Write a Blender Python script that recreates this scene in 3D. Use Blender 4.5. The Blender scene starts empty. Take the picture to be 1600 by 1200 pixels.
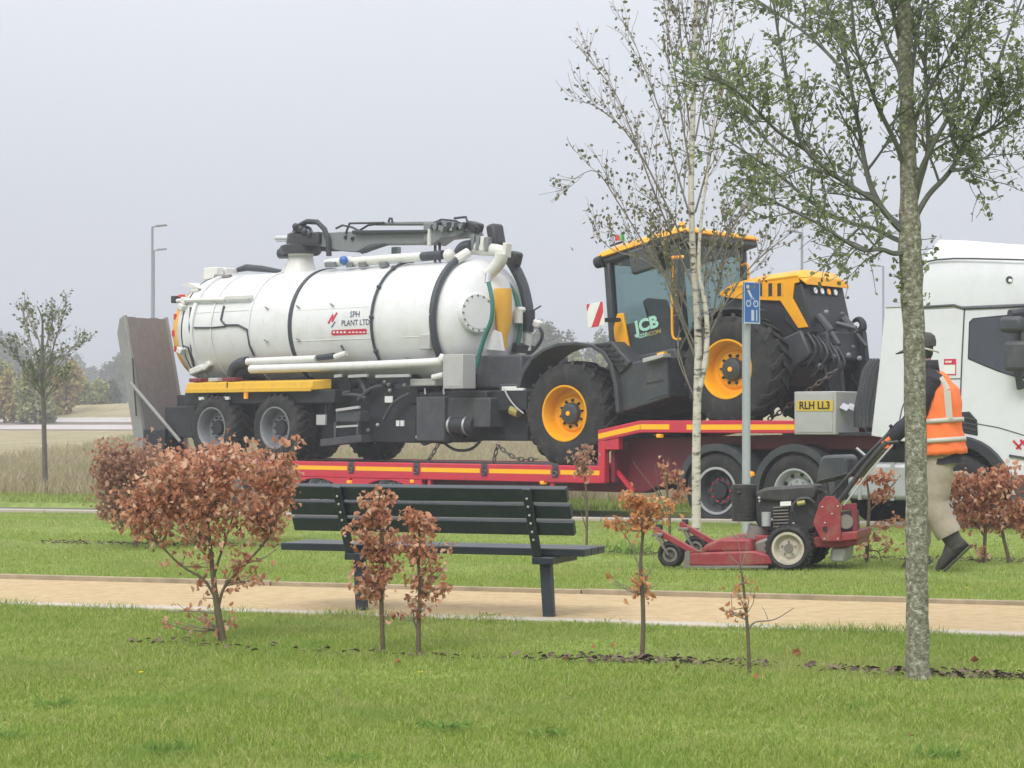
import bpy, bmesh, math, random
import numpy as np
from mathutils import Vector, Matrix
R = math.radians
scene = bpy.context.scene
col = scene.collection

# ------------------------------------------------------------------ camera
F, HZ, EYE = 3200.0, 665.0, 1.2          # focal length in photo pixels, horizon row, eye height
cam = bpy.data.cameras.new('camera'); camo = bpy.data.objects.new('camera', cam); col.objects.link(camo)
camo.location = (0, 0, EYE); camo.rotation_euler = (R(90), 0, 0)
cam.sensor_width = 36; cam.lens = F / 1600 * 36; cam.shift_y = (HZ - 600) / 1600
cam.clip_start = 0.1; cam.clip_end = 3000
scene.camera = camo

# ------------------------------------------------------------------ overcast sky and a veiled sun
SUN_EL, SUN_AZ = 48, 205
w = bpy.data.worlds.new('World'); scene.world = w; w.use_nodes = True
nt = w.node_tree; nt.nodes.clear()
sky = nt.nodes.new('ShaderNodeTexSky'); sky.sky_type = 'NISHITA'; sky.sun_disc = False
sky.sun_elevation = R(SUN_EL); sky.sun_rotation = R(SUN_AZ); sky.dust_density = 4; sky.air_density = 1
tc = nt.nodes.new('ShaderNodeTexCoord'); sep = nt.nodes.new('ShaderNodeSeparateXYZ')
nt.links.new(tc.outputs['Generated'], sep.inputs[0])
mr = nt.nodes.new('ShaderNodeMapRange'); mr.inputs['From Min'].default_value = 0; mr.inputs['From Max'].default_value = 1
mr.inputs['To Min'].default_value = 0; mr.inputs['To Max'].default_value = 1
nt.links.new(sep.outputs['Z'], mr.inputs['Value'])
cl = nt.nodes.new('ShaderNodeMix'); cl.data_type = 'RGBA'                       # overcast luminance rises steadily to the zenith
cl.inputs[6].default_value = (4.12, 4.34, 4.95, 1); cl.inputs[7].default_value = (17.0, 17.1, 17.2, 1)
nt.links.new(mr.outputs[0], cl.inputs[0])
ns = nt.nodes.new('ShaderNodeTexNoise'); ns.inputs['Scale'].default_value = 2.2; ns.inputs['Detail'].default_value = 3
nt.links.new(tc.outputs['Generated'], ns.inputs['Vector'])
nm = nt.nodes.new('ShaderNodeMapRange'); nm.inputs['To Min'].default_value = .94; nm.inputs['To Max'].default_value = 1.06
nt.links.new(ns.outputs[0], nm.inputs['Value'])
mul = nt.nodes.new('ShaderNodeVectorMath'); mul.operation = 'SCALE'
nt.links.new(cl.outputs[2], mul.inputs[0]); nt.links.new(nm.outputs[0], mul.inputs['Scale'])
mx = nt.nodes.new('ShaderNodeMix'); mx.data_type = 'RGBA'; mx.inputs[0].default_value = .92
nt.links.new(sky.outputs[0], mx.inputs[6]); nt.links.new(mul.outputs[0], mx.inputs[7])
bg = nt.nodes.new('ShaderNodeBackground'); bg.inputs['Strength'].default_value = .1
out = nt.nodes.new('ShaderNodeOutputWorld')
nt.links.new(mx.outputs[2], bg.inputs[0]); nt.links.new(bg.outputs[0], out.inputs[0])
sl = bpy.data.lights.new('sun', 'SUN'); sl.energy = 1.5; sl.angle = R(25); sl.color = (1, .96, .9)
so = bpy.data.objects.new('sun', sl); col.objects.link(so); so.location = (0, 0, 30)
so.rotation_euler = (R(90 - SUN_EL), 0, R(180 - SUN_AZ))
vs = scene.view_settings; vs.view_transform = 'Standard'; vs.look = 'None'; vs.exposure = 0.38; vs.gamma = 1
vs.use_curve_mapping = False

# ------------------------------------------------------------------ materials
MATS = {}
def M(name, c, rough=.6, metal=0, var=.14, scale=6, bump=0, bscale=60, dirt=None, dscale=2.5, damt=.5, coat=0, spec=.5, island=0, emit=0):
    m = bpy.data.materials.new(name); m.use_nodes = True; n = m.node_tree; L = n.links.new
    b = n.nodes['Principled BSDF']; b.inputs['Roughness'].default_value = rough; b.inputs['Metallic'].default_value = metal
    b.inputs['Coat Weight'].default_value = coat; b.inputs['Specular IOR Level'].default_value = spec
    t = n.nodes.new('ShaderNodeTexCoord'); a = n.nodes.new('ShaderNodeTexNoise')
    a.inputs['Scale'].default_value = scale; a.inputs['Detail'].default_value = 5; L(t.outputs['Object'], a.inputs['Vector'])
    k = n.nodes.new('ShaderNodeMix'); k.data_type = 'RGBA'
    k.inputs[6].default_value = (*[x * (1 - var) for x in c], 1); k.inputs[7].default_value = (*[min(1, x * (1 + var)) for x in c], 1)
    L(a.outputs[0], k.inputs[0]); o = k.outputs[2]
    if island:
        g = n.nodes.new('ShaderNodeNewGeometry'); h = n.nodes.new('ShaderNodeHueSaturation')
        r = n.nodes.new('ShaderNodeMapRange'); r.inputs['To Min'].default_value = 1 - island; r.inputs['To Max'].default_value = 1 + island
        L(g.outputs['Random Per Island'], r.inputs['Value']); L(r.outputs[0], h.inputs['Value']); L(o, h.inputs['Color']); o = h.outputs[0]
    if dirt:
        d = n.nodes.new('ShaderNodeTexNoise'); d.inputs['Scale'].default_value = dscale; d.inputs['Detail'].default_value = 9; d.inputs['Roughness'].default_value = .7
        L(t.outputs['Object'], d.inputs['Vector'])
        r = n.nodes.new('ShaderNodeMapRange'); r.inputs['From Min'].default_value = .48; r.inputs['From Max'].default_value = .72; r.inputs['To Max'].default_value = damt
        L(d.outputs[0], r.inputs['Value'])
        k2 = n.nodes.new('ShaderNodeMix'); k2.data_type = 'RGBA'; k2.inputs[7].default_value = (*dirt, 1)
        L(r.outputs[0], k2.inputs[0]); L(o, k2.inputs[6]); o = k2.outputs[2]
    L(o, b.inputs['Base Color'])
    if emit:
        L(o, b.inputs['Emission Color']); b.inputs['Emission Strength'].default_value = emit
    if bump:
        a2 = n.nodes.new('ShaderNodeTexNoise'); a2.inputs['Scale'].default_value = bscale; a2.inputs['Detail'].default_value = 4
        L(t.outputs['Object'], a2.inputs['Vector'])
        bp = n.nodes.new('ShaderNodeBump'); bp.inputs['Strength'].default_value = bump; bp.inputs['Distance'].default_value = .01
        L(a2.outputs[0], bp.inputs['Height']); L(bp.outputs[0], b.inputs['Normal'])
    MATS[name] = m; return m
def ramp_mat(name, stops, scale=4, rough=.9, bump=.4, bscale=80, distort=0, detail=8, stretch=(1,1,1)):
    m = bpy.data.materials.new(name); m.use_nodes = True; n = m.node_tree; L = n.links.new; b = n.nodes['Principled BSDF']
    b.inputs['Roughness'].default_value = rough; b.inputs['Specular IOR Level'].default_value = .2
    t = n.nodes.new('ShaderNodeTexCoord'); mp = n.nodes.new('ShaderNodeMapping'); mp.inputs['Scale'].default_value = stretch
    L(t.outputs['Object'], mp.inputs[0])
    a = n.nodes.new('ShaderNodeTexNoise'); a.inputs['Scale'].default_value = scale; a.inputs['Detail'].default_value = detail; a.inputs['Roughness'].default_value = .65
    a.inputs['Distortion'].default_value = distort; L(mp.outputs[0], a.inputs['Vector'])
    cr = n.nodes.new('ShaderNodeValToRGB'); e = cr.color_ramp.elements
    while len(e) < len(stops): e.new(.5)
    for i, (p, c) in enumerate(stops): e[i].position = p; e[i].color = (*c, 1)
    L(a.outputs[0], cr.inputs[0]); L(cr.outputs[0], b.inputs['Base Color'])
    a2 = n.nodes.new('ShaderNodeTexNoise'); a2.inputs['Scale'].default_value = bscale; L(mp.outputs[0], a2.inputs['Vector'])
    bp = n.nodes.new('ShaderNodeBump'); bp.inputs['Strength'].default_value = bump; bp.inputs['Distance'].default_value = .02
    L(a2.outputs[0], bp.inputs['Height']); L(bp.outputs[0], b.inputs['Normal'])
    MATS[name] = m; return m
def leaf_mat(name, stops, trans=.35, patch=None):
    """leaf or blade: per-piece colour, some light passing through; patch = (colour, scale, lo, hi) of large-scale discoloured areas"""
    m = bpy.data.materials.new(name); m.use_nodes = True; n = m.node_tree; L = n.links.new; n.nodes.clear()
    o = n.nodes.new('ShaderNodeOutputMaterial'); g = n.nodes.new('ShaderNodeNewGeometry'); cr = n.nodes.new('ShaderNodeValToRGB')
    e = cr.color_ramp.elements
    while len(e) < len(stops): e.new(.5)
    for i, (p, c) in enumerate(stops): e[i].position = p; e[i].color = (*c, 1)
    L(g.outputs['Random Per Island'], cr.inputs[0]); c = cr.outputs[0]
    for (pc, sc, lo, hi, amt) in (patch or []):
        t = n.nodes.new('ShaderNodeTexCoord'); a = n.nodes.new('ShaderNodeTexNoise'); a.inputs['Scale'].default_value = sc; a.inputs['Detail'].default_value = 4
        L(t.outputs['Object'], a.inputs['Vector'])
        r = n.nodes.new('ShaderNodeMapRange'); r.inputs['From Min'].default_value = lo; r.inputs['From Max'].default_value = hi; r.inputs['To Max'].default_value = amt
        L(a.outputs[0], r.inputs['Value']); k = n.nodes.new('ShaderNodeMix'); k.data_type = 'RGBA'; k.inputs[7].default_value = (*pc, 1)
        L(r.outputs[0], k.inputs[0]); L(c, k.inputs[6]); c = k.outputs[2]
    d = n.nodes.new('ShaderNodeBsdfPrincipled'); d.inputs['Roughness'].default_value = .75; d.inputs['Specular IOR Level'].default_value = .15; L(c, d.inputs['Base Color'])
    tr = n.nodes.new('ShaderNodeBsdfTranslucent'); L(c, tr.inputs['Color'])
    mixs = n.nodes.new('ShaderNodeMixShader'); mixs.inputs[0].default_value = trans
    L(d.outputs[0], mixs.inputs[1]); L(tr.outputs[0], mixs.inputs[2]); L(mixs.outputs[0], o.inputs[0])
    MATS[name] = m; return m
def glass_mat(name, tint, gloss=.12, rough=.05):
    m = bpy.data.materials.new(name); m.use_nodes = True; n = m.node_tree; L = n.links.new; n.nodes.clear()
    o = n.nodes.new('ShaderNodeOutputMaterial'); t = n.nodes.new('ShaderNodeBsdfTransparent'); t.inputs[0].default_value = (*tint, 1)
    g = n.nodes.new('ShaderNodeBsdfGlossy'); g.inputs['Roughness'].default_value = rough; g.inputs[0].default_value = (.9, .95, .95, 1)
    f = n.nodes.new('ShaderNodeLayerWeight'); f.inputs[0].default_value = .25
    pw = n.nodes.new('ShaderNodeMath'); pw.operation = 'POWER'; pw.inputs[1].default_value = 3; L(f.outputs['Facing'], pw.inputs[0])
    ad = n.nodes.new('ShaderNodeMath'); ad.operation = 'ADD'; ad.inputs[1].default_value = gloss; L(pw.outputs[0], ad.inputs[0])
    x = n.nodes.new('ShaderNodeMixShader'); L(ad.outputs[0], x.inputs[0]); L(t.outputs[0], x.inputs[1]); L(g.outputs[0], x.inputs[2]); L(x.outputs[0], o.inputs[0])
    MATS[name] = m; return m

# vehicles
M('tank_white', (.685, .695, .71), .32, var=.03, scale=1.5, dirt=(.46, .43, .38), dscale=2.2, damt=.42, coat=.3)
M('grime', (.62, .60, .56), .6, var=.1)
M('white_part', (.66, .66, .635), .4, var=.05, dirt=(.42, .39, .34), dscale=5, damt=.4)
M('cab_white', (.69, .705, .75), .22, var=.015, coat=.6, dirt=(.52, .51, .49), dscale=2.6, damt=.3)
M('chassis', (.017, .020, .027), .55, var=.3, scale=5, dirt=(.05, .048, .046), dscale=4, damt=.5)
M('chassis_grey', (.05, .055, .066), .5, var=.2, dirt=(.13, .12, .1), dscale=5, damt=.5)
M('crane_grey', (.19, .205, .22), .45, var=.12, dirt=(.12, .12, .12), dscale=6, damt=.5)
M('crane_dark', (.03, .033, .04), .5, var=.25)
M('steel', (.55, .56, .58), .35, metal=.8, var=.1)
M('aluminium', (.46, .47, .49), .42, metal=.35, var=.06, dirt=(.3, .3, .3), dscale=4, damt=.4)
M('locker_grey', (.42, .42, .42), .45, var=.05, dirt=(.3, .29, .27), dscale=4, damt=.4)
M('galvanised', (.40, .43, .46), .5, metal=.3, var=.12, scale=20)
M('tractor_yellow', (.84, .375, .003), .42, var=.05, coat=.1, spec=.35, dirt=(.5, .26, .03), dscale=5, damt=.35)
M('trailer_yellow', (.72, .42, .02), .45, var=.08, dirt=(.3, .2, .06), dscale=6, damt=.45)
M('tank_orange', (.78, .40, .06), .45, var=.08)
M('funnel_yellow', (.74, .40, .05), .5, var=.06)
M('tractor_grey', (.040, .047, .055), .5, var=.12, dirt=(.13, .12, .11), dscale=4, damt=.4)
M('rubber', (.028, .028, .030), .8, var=.25, scale=9, bump=.25, bscale=90, dirt=(.085, .078, .068), dscale=4, damt=.7, spec=.25)
M('hose_dark', (.04, .048, .06), .55, var=.2)
M('hose_teal', (.02, .15, .115), .5, var=.1)
M('trailer_red', (.58, .026, .055), .38, var=.07, coat=.2, dirt=(.25, .05, .05), dscale=3, damt=.5)
M('frame_red', (.19, .017, .035), .55, var=.2, dirt=(.06, .035, .03), dscale=3, damt=.7)
M('stripe_yellow', (.95, .48, .01), .4, var=.03)
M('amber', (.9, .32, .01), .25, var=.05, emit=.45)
M('lamp_red', (.6, .03, .03), .3); M('lamp_green', (.05, .5, .12), .3); M('lamp_white', (.85, .85, .82), .2, emit=.15)
M('plate_yellow', (.62, .44, .04), .45, var=.03); M('ink', (.02, .02, .022), .6)
M('text_blue', (.07, .085, .13), .5); M('sign_red', (.55, .02, .06), .5); M('pale', (.75, .76, .75), .5, var=.02)
M('text_green', (.36, .62, .52), .5, var=.02); M('text_gold', (.34, .30, .10), .5)
M('wood_ramp', (.185, .165, .165), .8, var=.12, scale=14, bump=.5, bscale=40, dirt=(.13, .11, .11), dscale=5, damt=.6)
M('ramp_steel', (.25, .25, .245), .5, var=.1, dirt=(.15, .14, .13), dscale=4, damt=.5)
M('rim_grey', (.24, .25, .27), .45, metal=.3, var=.12, dirt=(.10, .095, .085), dscale=6, damt=.6)
M('deck_wood', (.13, .10, .08), .85, var=.25, bump=.4)
M('tape_red', (.58, .03, .05), .5); M('tape_white', (.78, .78, .76), .5)
M('seat_black', (.03, .03, .032), .7)
M('chain', (.14, .12, .11), .5, metal=.5, var=.3)
M('strap', (.38, .34, .10), .8)
# mower
M('mower_red', (.27, .03, .04), .5, var=.18, scale=14, bump=.2, bscale=40, dirt=(.22, .15, .09), dscale=7, damt=.85)
M('mower_black', (.03, .03, .032), .5, var=.2, dirt=(.10, .09, .075), dscale=9, damt=.6)
M('mower_rim', (.50, .46, .38), .55, var=.12, dirt=(.18, .14, .1), dscale=14, damt=.7)
M('mower_metal', (.22, .20, .18), .5, metal=.4, var=.25)
# person
M('skin', (.45, .27, .20), .6, var=.08); M('jacket', (.022, .021, .03), .85, var=.25, bump=.3, bscale=120)
M('vest', (.95, .19, .045), .65, var=.07, scale=9, bump=.35, bscale=22); M('reflective', (.50, .48, .42), .4, var=.08)
M('trousers', (.36, .31, .24), .9, var=.16, scale=9, bump=.4, bscale=40, dirt=(.22, .18, .13), dscale=7, damt=.5)
M('boot', (.035, .033, .03), .75, var=.3, dirt=(.10, .09, .06), dscale=14, damt=.7)
M('glove', (.82, .19, .05), .7, var=.1); M('cap', (.06, .055, .055), .85, var=.15); M('cap_strap', (.5, .49, .46), .6)
# street things
M('bench', (.016, .025, .036), .34, var=.18, scale=9, bump=.15, bscale=50, dirt=(.05, .055, .05), dscale=7, damt=.4)
M('sign_blue', (.035, .13, .42), .4, var=.05); M('sign_white', (.55, .62, .72), .45)
M('lamp_grey', (.23, .25, .28), .5, var=.08)
M('concrete', (.42, .39, .34), .9, var=.14, scale=14, bump=.3, dirt=(.42, .33, .20), dscale=3, damt=.85)
M('timber_edge', (.34, .28, .19), .9, var=.2, scale=12, bump=.4, dirt=(.16, .14, .08), dscale=4, damt=.7)
M('bark_grey', (.11, .10, .088), .9, var=.35, scale=22, bump=.8, bscale=70, dirt=(.19, .21, .14), dscale=9, damt=.75)
M('bark_green', (.13, .135, .115), .9, var=.3, scale=18, bump=.6)
M('bark_twig', (.19, .17, .145), .9, var=.25); M('bark_sapling', (.12, .095, .06), .9, var=.3, scale=30, bump=.5)
M('bark_far', (.06, .055, .045), .95)
ramp_mat('bark_birch', [(.30, (.045, .04, .035)), (.40, (.20, .18, .15)), (.46, (.52, .49, .43)), (.8, (.66, .63, .57))], 6, .8, .4, 60, .3, 5, (1, 1, 3.2))
ramp_mat('bark_lichen', [(.35, (.125, .12, .09)), (.46, (.195, .188, .14)), (.56, (.26, .258, .195)), (.66, (.43, .43, .37))], 48, .95, .5, 90, .15, 3)
glass_mat('cab_glass', (.69, .77, .765), .05); glass_mat('truck_glass', (.22, .26, .30), .16)
M('interior', (.05, .055, .06), .7)
# ground
SAND = ramp_mat('sand_gravel', [(.25, (.46, .335, .185)), (.5, (.56, .425, .25)), (.75, (.64, .51, .33))], 9, .95, .8, 160)
ASPH = ramp_mat('asphalt', [(.3, (.10, .098, .098)), (.7, (.17, .165, .16))], 3, .9, .5, 120)
ramp_mat('far_road', [(.3, (.36, .33, .32)), (.7, (.46, .43, .41))], .6, .9, .1, 20)
ramp_mat('far_verge', [(.3, (.13, .10, .09)), (.7, (.2, .16, .13))], .6, .9, .1, 20)
M('mulch', (.12, .085, .065), .95, var=.3, island=.6)
leaf_mat('lawn_blades', [(0, (.18, .255, .045)), (.5, (.27, .37, .072)), (.85, (.37, .44, .115)), (1, (.54, .52, .26))], .45,
         [((.44, .39, .19), .55, .52, .72, .55), ((.17, .32, .05), 1.1, .54, .7, .55), ((.42, .43, .17), 3.5, .52, .7, .45)])
leaf_mat('dry_blades', [(0, (.27, .235, .135)), (.5, (.37, .32, .20)), (1, (.50, .44, .30))], .4, [((.25, .28, .12), .12, .5, .65, .6)])
leaf_mat('weed', [(0, (.19, .33, .07)), (1, (.30, .43, .11))], .5)
leaf_mat('beech_leaf', [(0, (.34, .155, .095)), (.4, (.58, .27, .165)), (.75, (.73, .39, .25)), (1, (.86, .64, .48))], .5)
leaf_mat('beech_leaf_dull', [(0, (.34, .19, .135)), (.5, (.53, .30, .21)), (1, (.70, .47, .35))], .5)
leaf_mat('beech_leaf_orange', [(0, (.48, .20, .09)), (.5, (.74, .36, .16)), (1, (.85, .56, .32))], .5)
leaf_mat('tree_leaf', [(0, (.145, .185, .10)), (.6, (.235, .295, .15)), (1, (.36, .40, .19))], .55)
leaf_mat('birch_leaf', [(0, (.11, .12, .075)), (.5, (.17, .18, .10)), (.85, (.24, .22, .12)), (1, (.34, .26, .15))], .45)
leaf_mat('young_leaf', [(0, (.10, .145, .06)), (1, (.20, .26, .10))], .45)
leaf_mat('far_green', [(0, (.07, .09, .045)), (1, (.13, .15, .07))], .2)
leaf_mat('far_olive', [(0, (.25, .265, .12)), (1, (.38, .38, .18))], .2)
leaf_mat('far_yellow', [(0, (.32, .26, .10)), (1, (.46, .37, .16))], .2)
leaf_mat('fallen', [(0, (.16, .06, .03)), (1, (.42, .20, .09))], .2)
leaf_mat('petal', [(0, (.85, .65, .02)), (1, (.9, .75, .05))], .2)

# ------------------------------------------------------------------ mesh helpers
def V(*a): return Vector(a)
class MB:
    def __init__(s): s.v = []; s.f = []
    def add(s, vs, fs):
        o = len(s.v); s.v += [tuple(v) for v in vs]; s.f += [[i + o for i in f] for f in fs]; return s
    def hexa(s, p):     # 8 corners, bottom ring then top ring
        return s.add(p, [(3,2,1,0),(4,5,6,7),(0,1,5,4),(1,2,6,5),(2,3,7,6),(3,0,4,7)])
    def box(s, a, b):
        x0,y0,z0 = [min(i,j) for i,j in zip(a,b)]; x1,y1,z1 = [max(i,j) for i,j in zip(a,b)]
        return s.hexa([(x0,y0,z0),(x1,y0,z0),(x1,y1,z0),(x0,y1,z0),(x0,y0,z1),(x1,y0,z1),(x1,y1,z1),(x0,y1,z1)])
    def obox(s, c, size, m):   # oriented box, m = 3x3 matrix
        c = Vector(c); h = [x/2 for x in size]
        return s.hexa([c + m @ Vector((x*h[0], y*h[1], z*h[2])) for x,y,z in ((-1,-1,-1),(1,-1,-1),(1,1,-1),(-1,1,-1),(-1,-1,1),(1,-1,1),(1,1,1),(-1,1,1))])
    def bar(s, a, b, wd, ht=None, up=(0,0,1)):
        a, b = Vector(a), Vector(b); d = b - a; L = d.length; d.normalize(); up = Vector(up)
        if abs(d.dot(up)) > .98: up = Vector((0,1,0))
        y = up.cross(d).normalized(); z = d.cross(y)
        m = Matrix((d, y, z)).transposed()
        return s.obox((a+b)/2, (L, wd, ht or wd), m)
    def prism(s, poly, t0, t1):   # polygon in (x, z), extruded along y
        n = len(poly)
        vs = [(x, t0, z) for x, z in poly] + [(x, t1, z) for x, z in poly]
        fs = [list(range(n)), list(range(2*n-1, n-1, -1))] + [(i, i+n, (i+1)%n+n, (i+1)%n) for i in range(n)]
        return s.add(vs, fs)
    def tube(s, pts, rad, n=8, cap=True, flat=1.0):
        pts = [Vector(p) for p in pts]; k = len(pts)
        if not hasattr(rad, '__len__'): rad = [rad]*k
        o = len(s.v); prev = None
        for i, p in enumerate(pts):
            d = (pts[min(i+1,k-1)] - pts[max(i-1,0)]).normalized()
            if prev is None:
                up = Vector((0,0,1)) if abs(d.z) < .9 else Vector((1,0,0)); x = d.cross(up).normalized()
            else:
                x = (prev - d*prev.dot(d))
                x = x.normalized() if x.length > 1e-6 else d.orthogonal().normalized()
            prev = x; y = d.cross(x)
            for j in range(n):
                a = 2*math.pi*j/n; s.v.append(tuple(p + x*(math.cos(a)*rad[i]) + y*(math.sin(a)*rad[i]*flat)))
        for i in range(k-1):
            for j in range(n):
                a = o+i*n+j; b = o+i*n+(j+1)%n; s.f.append([a, b, b+n, a+n])
        if cap:
            s.f.append([o+j for j in range(n)][::-1]); s.f.append([o+(k-1)*n+j for j in range(n)])
        return s
    def lathe(s, prof, axis='y', c=(0,0,0), n=32, a0=0, a1=2*math.pi):   # prof: (r, h) along the axis
        full = abs(a1-a0-2*math.pi) < 1e-6; k = n if full else n+1; o = len(s.v); c = Vector(c)
        for r, h in prof:
            for j in range(k):
                a = a0+(a1-a0)*j/n; u, q = r*math.cos(a), r*math.sin(a)
                p = {'y':(u,h,q), 'x':(h,u,q), 'z':(u,q,h)}[axis]; s.v.append(tuple(c+Vector(p)))
        for i in range(len(prof)-1):
            for j in range(n):
                a = o+i*k+j; b = o+i*k+(j+1)%k; s.f.append([a, b, b+k, a+k])
        return s
    def loft(s, rings, cap=True):
        n = len(rings[0]); o = len(s.v)
        for r in rings: s.v += [tuple(p) for p in r]
        for i in range(len(rings)-1):
            for j in range(n):
                a = o+i*n+j; b = o+i*n+(j+1)%n; s.f.append([a, b, b+n, a+n])
        if cap: s.f.append([o+j for j in range(n)][::-1]); s.f.append([o+(len(rings)-1)*n+j for j in range(n)])
        return s
    def ball(s, c, r, n=10, sz=1.0):
        prof = [(max(1e-4, r*math.sin(math.pi*i/n)), -r*sz*math.cos(math.pi*i/n)) for i in range(n+1)]
        return s.lathe(prof, 'z', c, n=n+4)
    def build(s, name, mat, parent=None, bevel=0, smooth=35, solid=0, kind=None, sub=0, loc=None, rot=None):
        off = off_of(parent); shift = off
        r = parent
        while r is not None:
            if r.name in LOCAL: shift = Vector((0,0,0))
            r = r.parent
        if loc is not None: shift = Vector((0,0,0))
        me = bpy.data.meshes.new(name); me.from_pydata([tuple(Vector(v)-shift) for v in s.v], [], s.f)
        bm = bmesh.new(); bm.from_mesh(me); bmesh.ops.recalc_face_normals(bm, faces=bm.faces); bm.to_mesh(me); bm.free()
        me.materials.append(MATS[mat] if isinstance(mat, str) else mat)
        if smooth: me.shade_smooth(); me.set_sharp_from_angle(angle=R(smooth))
        o = bpy.data.objects.new(name, me); col.objects.link(o)
        if parent is not None: o.parent = parent
        if loc is not None: o.location = Vector(loc)-off; LOCAL.add(o.name)
        if rot is not None: o.rotation_euler = rot
        if solid:
            q = o.modifiers.new('solid', 'SOLIDIFY'); q.thickness = solid; q.offset = 0
        if sub:
            q = o.modifiers.new('sub', 'SUBSURF'); q.levels = sub; q.render_levels = sub
        if bevel:
            q = o.modifiers.new('bevel', 'BEVEL'); q.width = bevel; q.segments = 2; q.limit_method = 'ANGLE'; q.angle_limit = R(40)
        if kind: o['kind'] = kind
        return o
OFF = {}; LOCAL = set()
def off_of(o):
    while o is not None:
        if o.name in OFF: return OFF[o.name]
        o = o.parent
    return Vector((0, 0, 0))
def tag(o, label, cat, group=None, kind=None):
    if label: o['label'] = label
    if cat: o['category'] = cat
    if group: o['group'] = group
    if kind: o['kind'] = kind
    return o
def thing(name, label, cat, loc=(0,0,0), rot=(0,0,0), group=None):
    o = bpy.data.objects.new(name, None); col.objects.link(o); o.empty_display_size = .2
    o.location = loc; o.rotation_euler = rot; return tag(o, label, cat, group)
def dup(o, parent, loc=None, rot=None):
    c = o.copy(); col.objects.link(c); c.parent = parent
    if loc is not None: c.location = loc
    if rot is not None: c.rotation_euler = rot
    for ch in list(o.children): dup(ch, c)
    return c
def np_mesh(name, verts, loops, counts, mat, parent=None, kind=None, smooth=False):
    me = bpy.data.meshes.new(name); nv = len(verts); me.vertices.add(nv); me.vertices.foreach_set('co', np.asarray(verts, dtype=np.float32).ravel())
    me.loops.add(len(loops)); me.loops.foreach_set('vertex_index', np.asarray(loops, dtype=np.int32))
    counts = np.asarray(counts, dtype=np.int32); st = np.concatenate(([0], np.cumsum(counts)[:-1])).astype(np.int32)
    me.polygons.add(len(counts)); me.polygons.foreach_set('loop_start', st)
    me.update(calc_edges=True); me.validate()
    me.materials.append(MATS[mat])
    if smooth: me.shade_smooth()
    o = bpy.data.objects.new(name, me); col.objects.link(o)
    if parent is not None: o.parent = parent
    if kind: o['kind'] = kind
    return o
def leaves_mesh(name, P, D, N, size, wid, curl, mat, parent=None, kind='stuff'):
    """two-faced folded leaves: P base points, D directions, N rough normals (n x 3), size (n)"""
    P, D, N = [np.asarray(a, dtype=np.float64) for a in (P, D, N)]; size = np.asarray(size)[:, None]
    D = D/np.linalg.norm(D, axis=1, keepdims=True); B = np.cross(N, D); B /= np.linalg.norm(B, axis=1, keepdims=True)+1e-9; N = np.cross(D, B)
    tpl = [(0,0,0),(.28,wid*.85,curl*.5),(.66,wid*.8,curl*.9),(1,0,-curl*.6),(.66,-wid*.8,curl*.9),(.28,-wid*.85,curl*.5)]
    n = len(P); vs = np.zeros((n, 6, 3))
    for i, (a, b, c) in enumerate(tpl): vs[:, i] = P + size*(D*a + B*b + N*c)
    idx = (np.arange(n)*6)[:, None] + np.array([0,1,2,3,0,3,4,5])[None, :]
    return np_mesh(name, vs.reshape(-1, 3), idx.ravel(), np.full(n*2, 4), mat, parent, kind)
def text_geo(txt, size, bold=.02):
    cu = bpy.data.curves.new('t', 'FONT'); cu.body = txt; cu.size = size; cu.align_x = 'CENTER'; cu.align_y = 'CENTER'; cu.offset = bold*size; cu.resolution_u = 3
    o = bpy.data.objects.new('t', cu); col.objects.link(o); bpy.context.view_layer.update()
    me = bpy.data.meshes.new_from_object(o.evaluated_get(bpy.context.evaluated_depsgraph_get()))
    vs = [v.co.copy() for v in me.vertices]; fs = [list(p.vertices) for p in me.polygons]
    bpy.data.objects.remove(o); bpy.data.curves.remove(cu); bpy.data.meshes.remove(me)
    return vs, fs
def at(px, py, d): return Vector(((px-800)/F*d, d, EYE-(py-HZ)/F*d))
def on_ground(px, py, z=0):
    d = (EYE-z)*F/(py-HZ); return Vector(((px-800)/F*d, d, z))
# ------------------------------------------------------------------ terrain: strips run along the path, 18 degrees to the picture plane
C18, S18 = math.cos(R(18)), math.sin(R(18))
def qp(x, y): return x*S18 + y*C18, x*C18 - y*S18        # q away from the viewer, p along the path
def xy(q, p): return q*S18 + p*C18, q*C18 - p*S18
PROF = [(-60,0),(23,0),(25.6,-.05),(25.95,-.07),(26.0,-.165),(29.9,-.165),(29.95,-.09),(33,-.06),(38,-.03),(50,.10),(64,.36),(78,.72),(88,.98),(93,1.22),(97,1.36),(101,1.62),(115,1.9),(170,2.6),(300,3.5),(900,4)]
def hz(x, y):
    q, p = qp(x, y)
    z = np.interp(q, [a for a, _ in PROF], [b for _, b in PROF])
    if q > 104: z += .85*math.exp(-((x+21)/9)**2 - ((y-122)/12)**2)
    return float(z)
rng = np.random.default_rng(7)
qs = sorted(set([a for a, _ in PROF] + list(np.arange(4, 26, .5)) + list(range(30, 100, 3)) + list(range(100, 180, 6))))
ps = sorted(set(list(np.arange(-12, 12, .5)) + list(range(-60, 61, 4)) + list(range(-400, 401, 40)) + [-700, 700]))
gv, gf = [], []
for q in qs:
    for p in ps:
        x, y = xy(q, p); z = hz(x, y)
        if q < 25.5: z += .012*math.sin(p*1.7+q*.9)*math.sin(q*2.1-p*.4) if not 11.5 < q < 14.4 else 0
        gv.append((x, y, z - .004))
n = len(ps)
for i in range(len(qs)-1):
    for j in range(n-1): a = i*n+j; gf.append((a, a+1, a+n+1, a+n))
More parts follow.
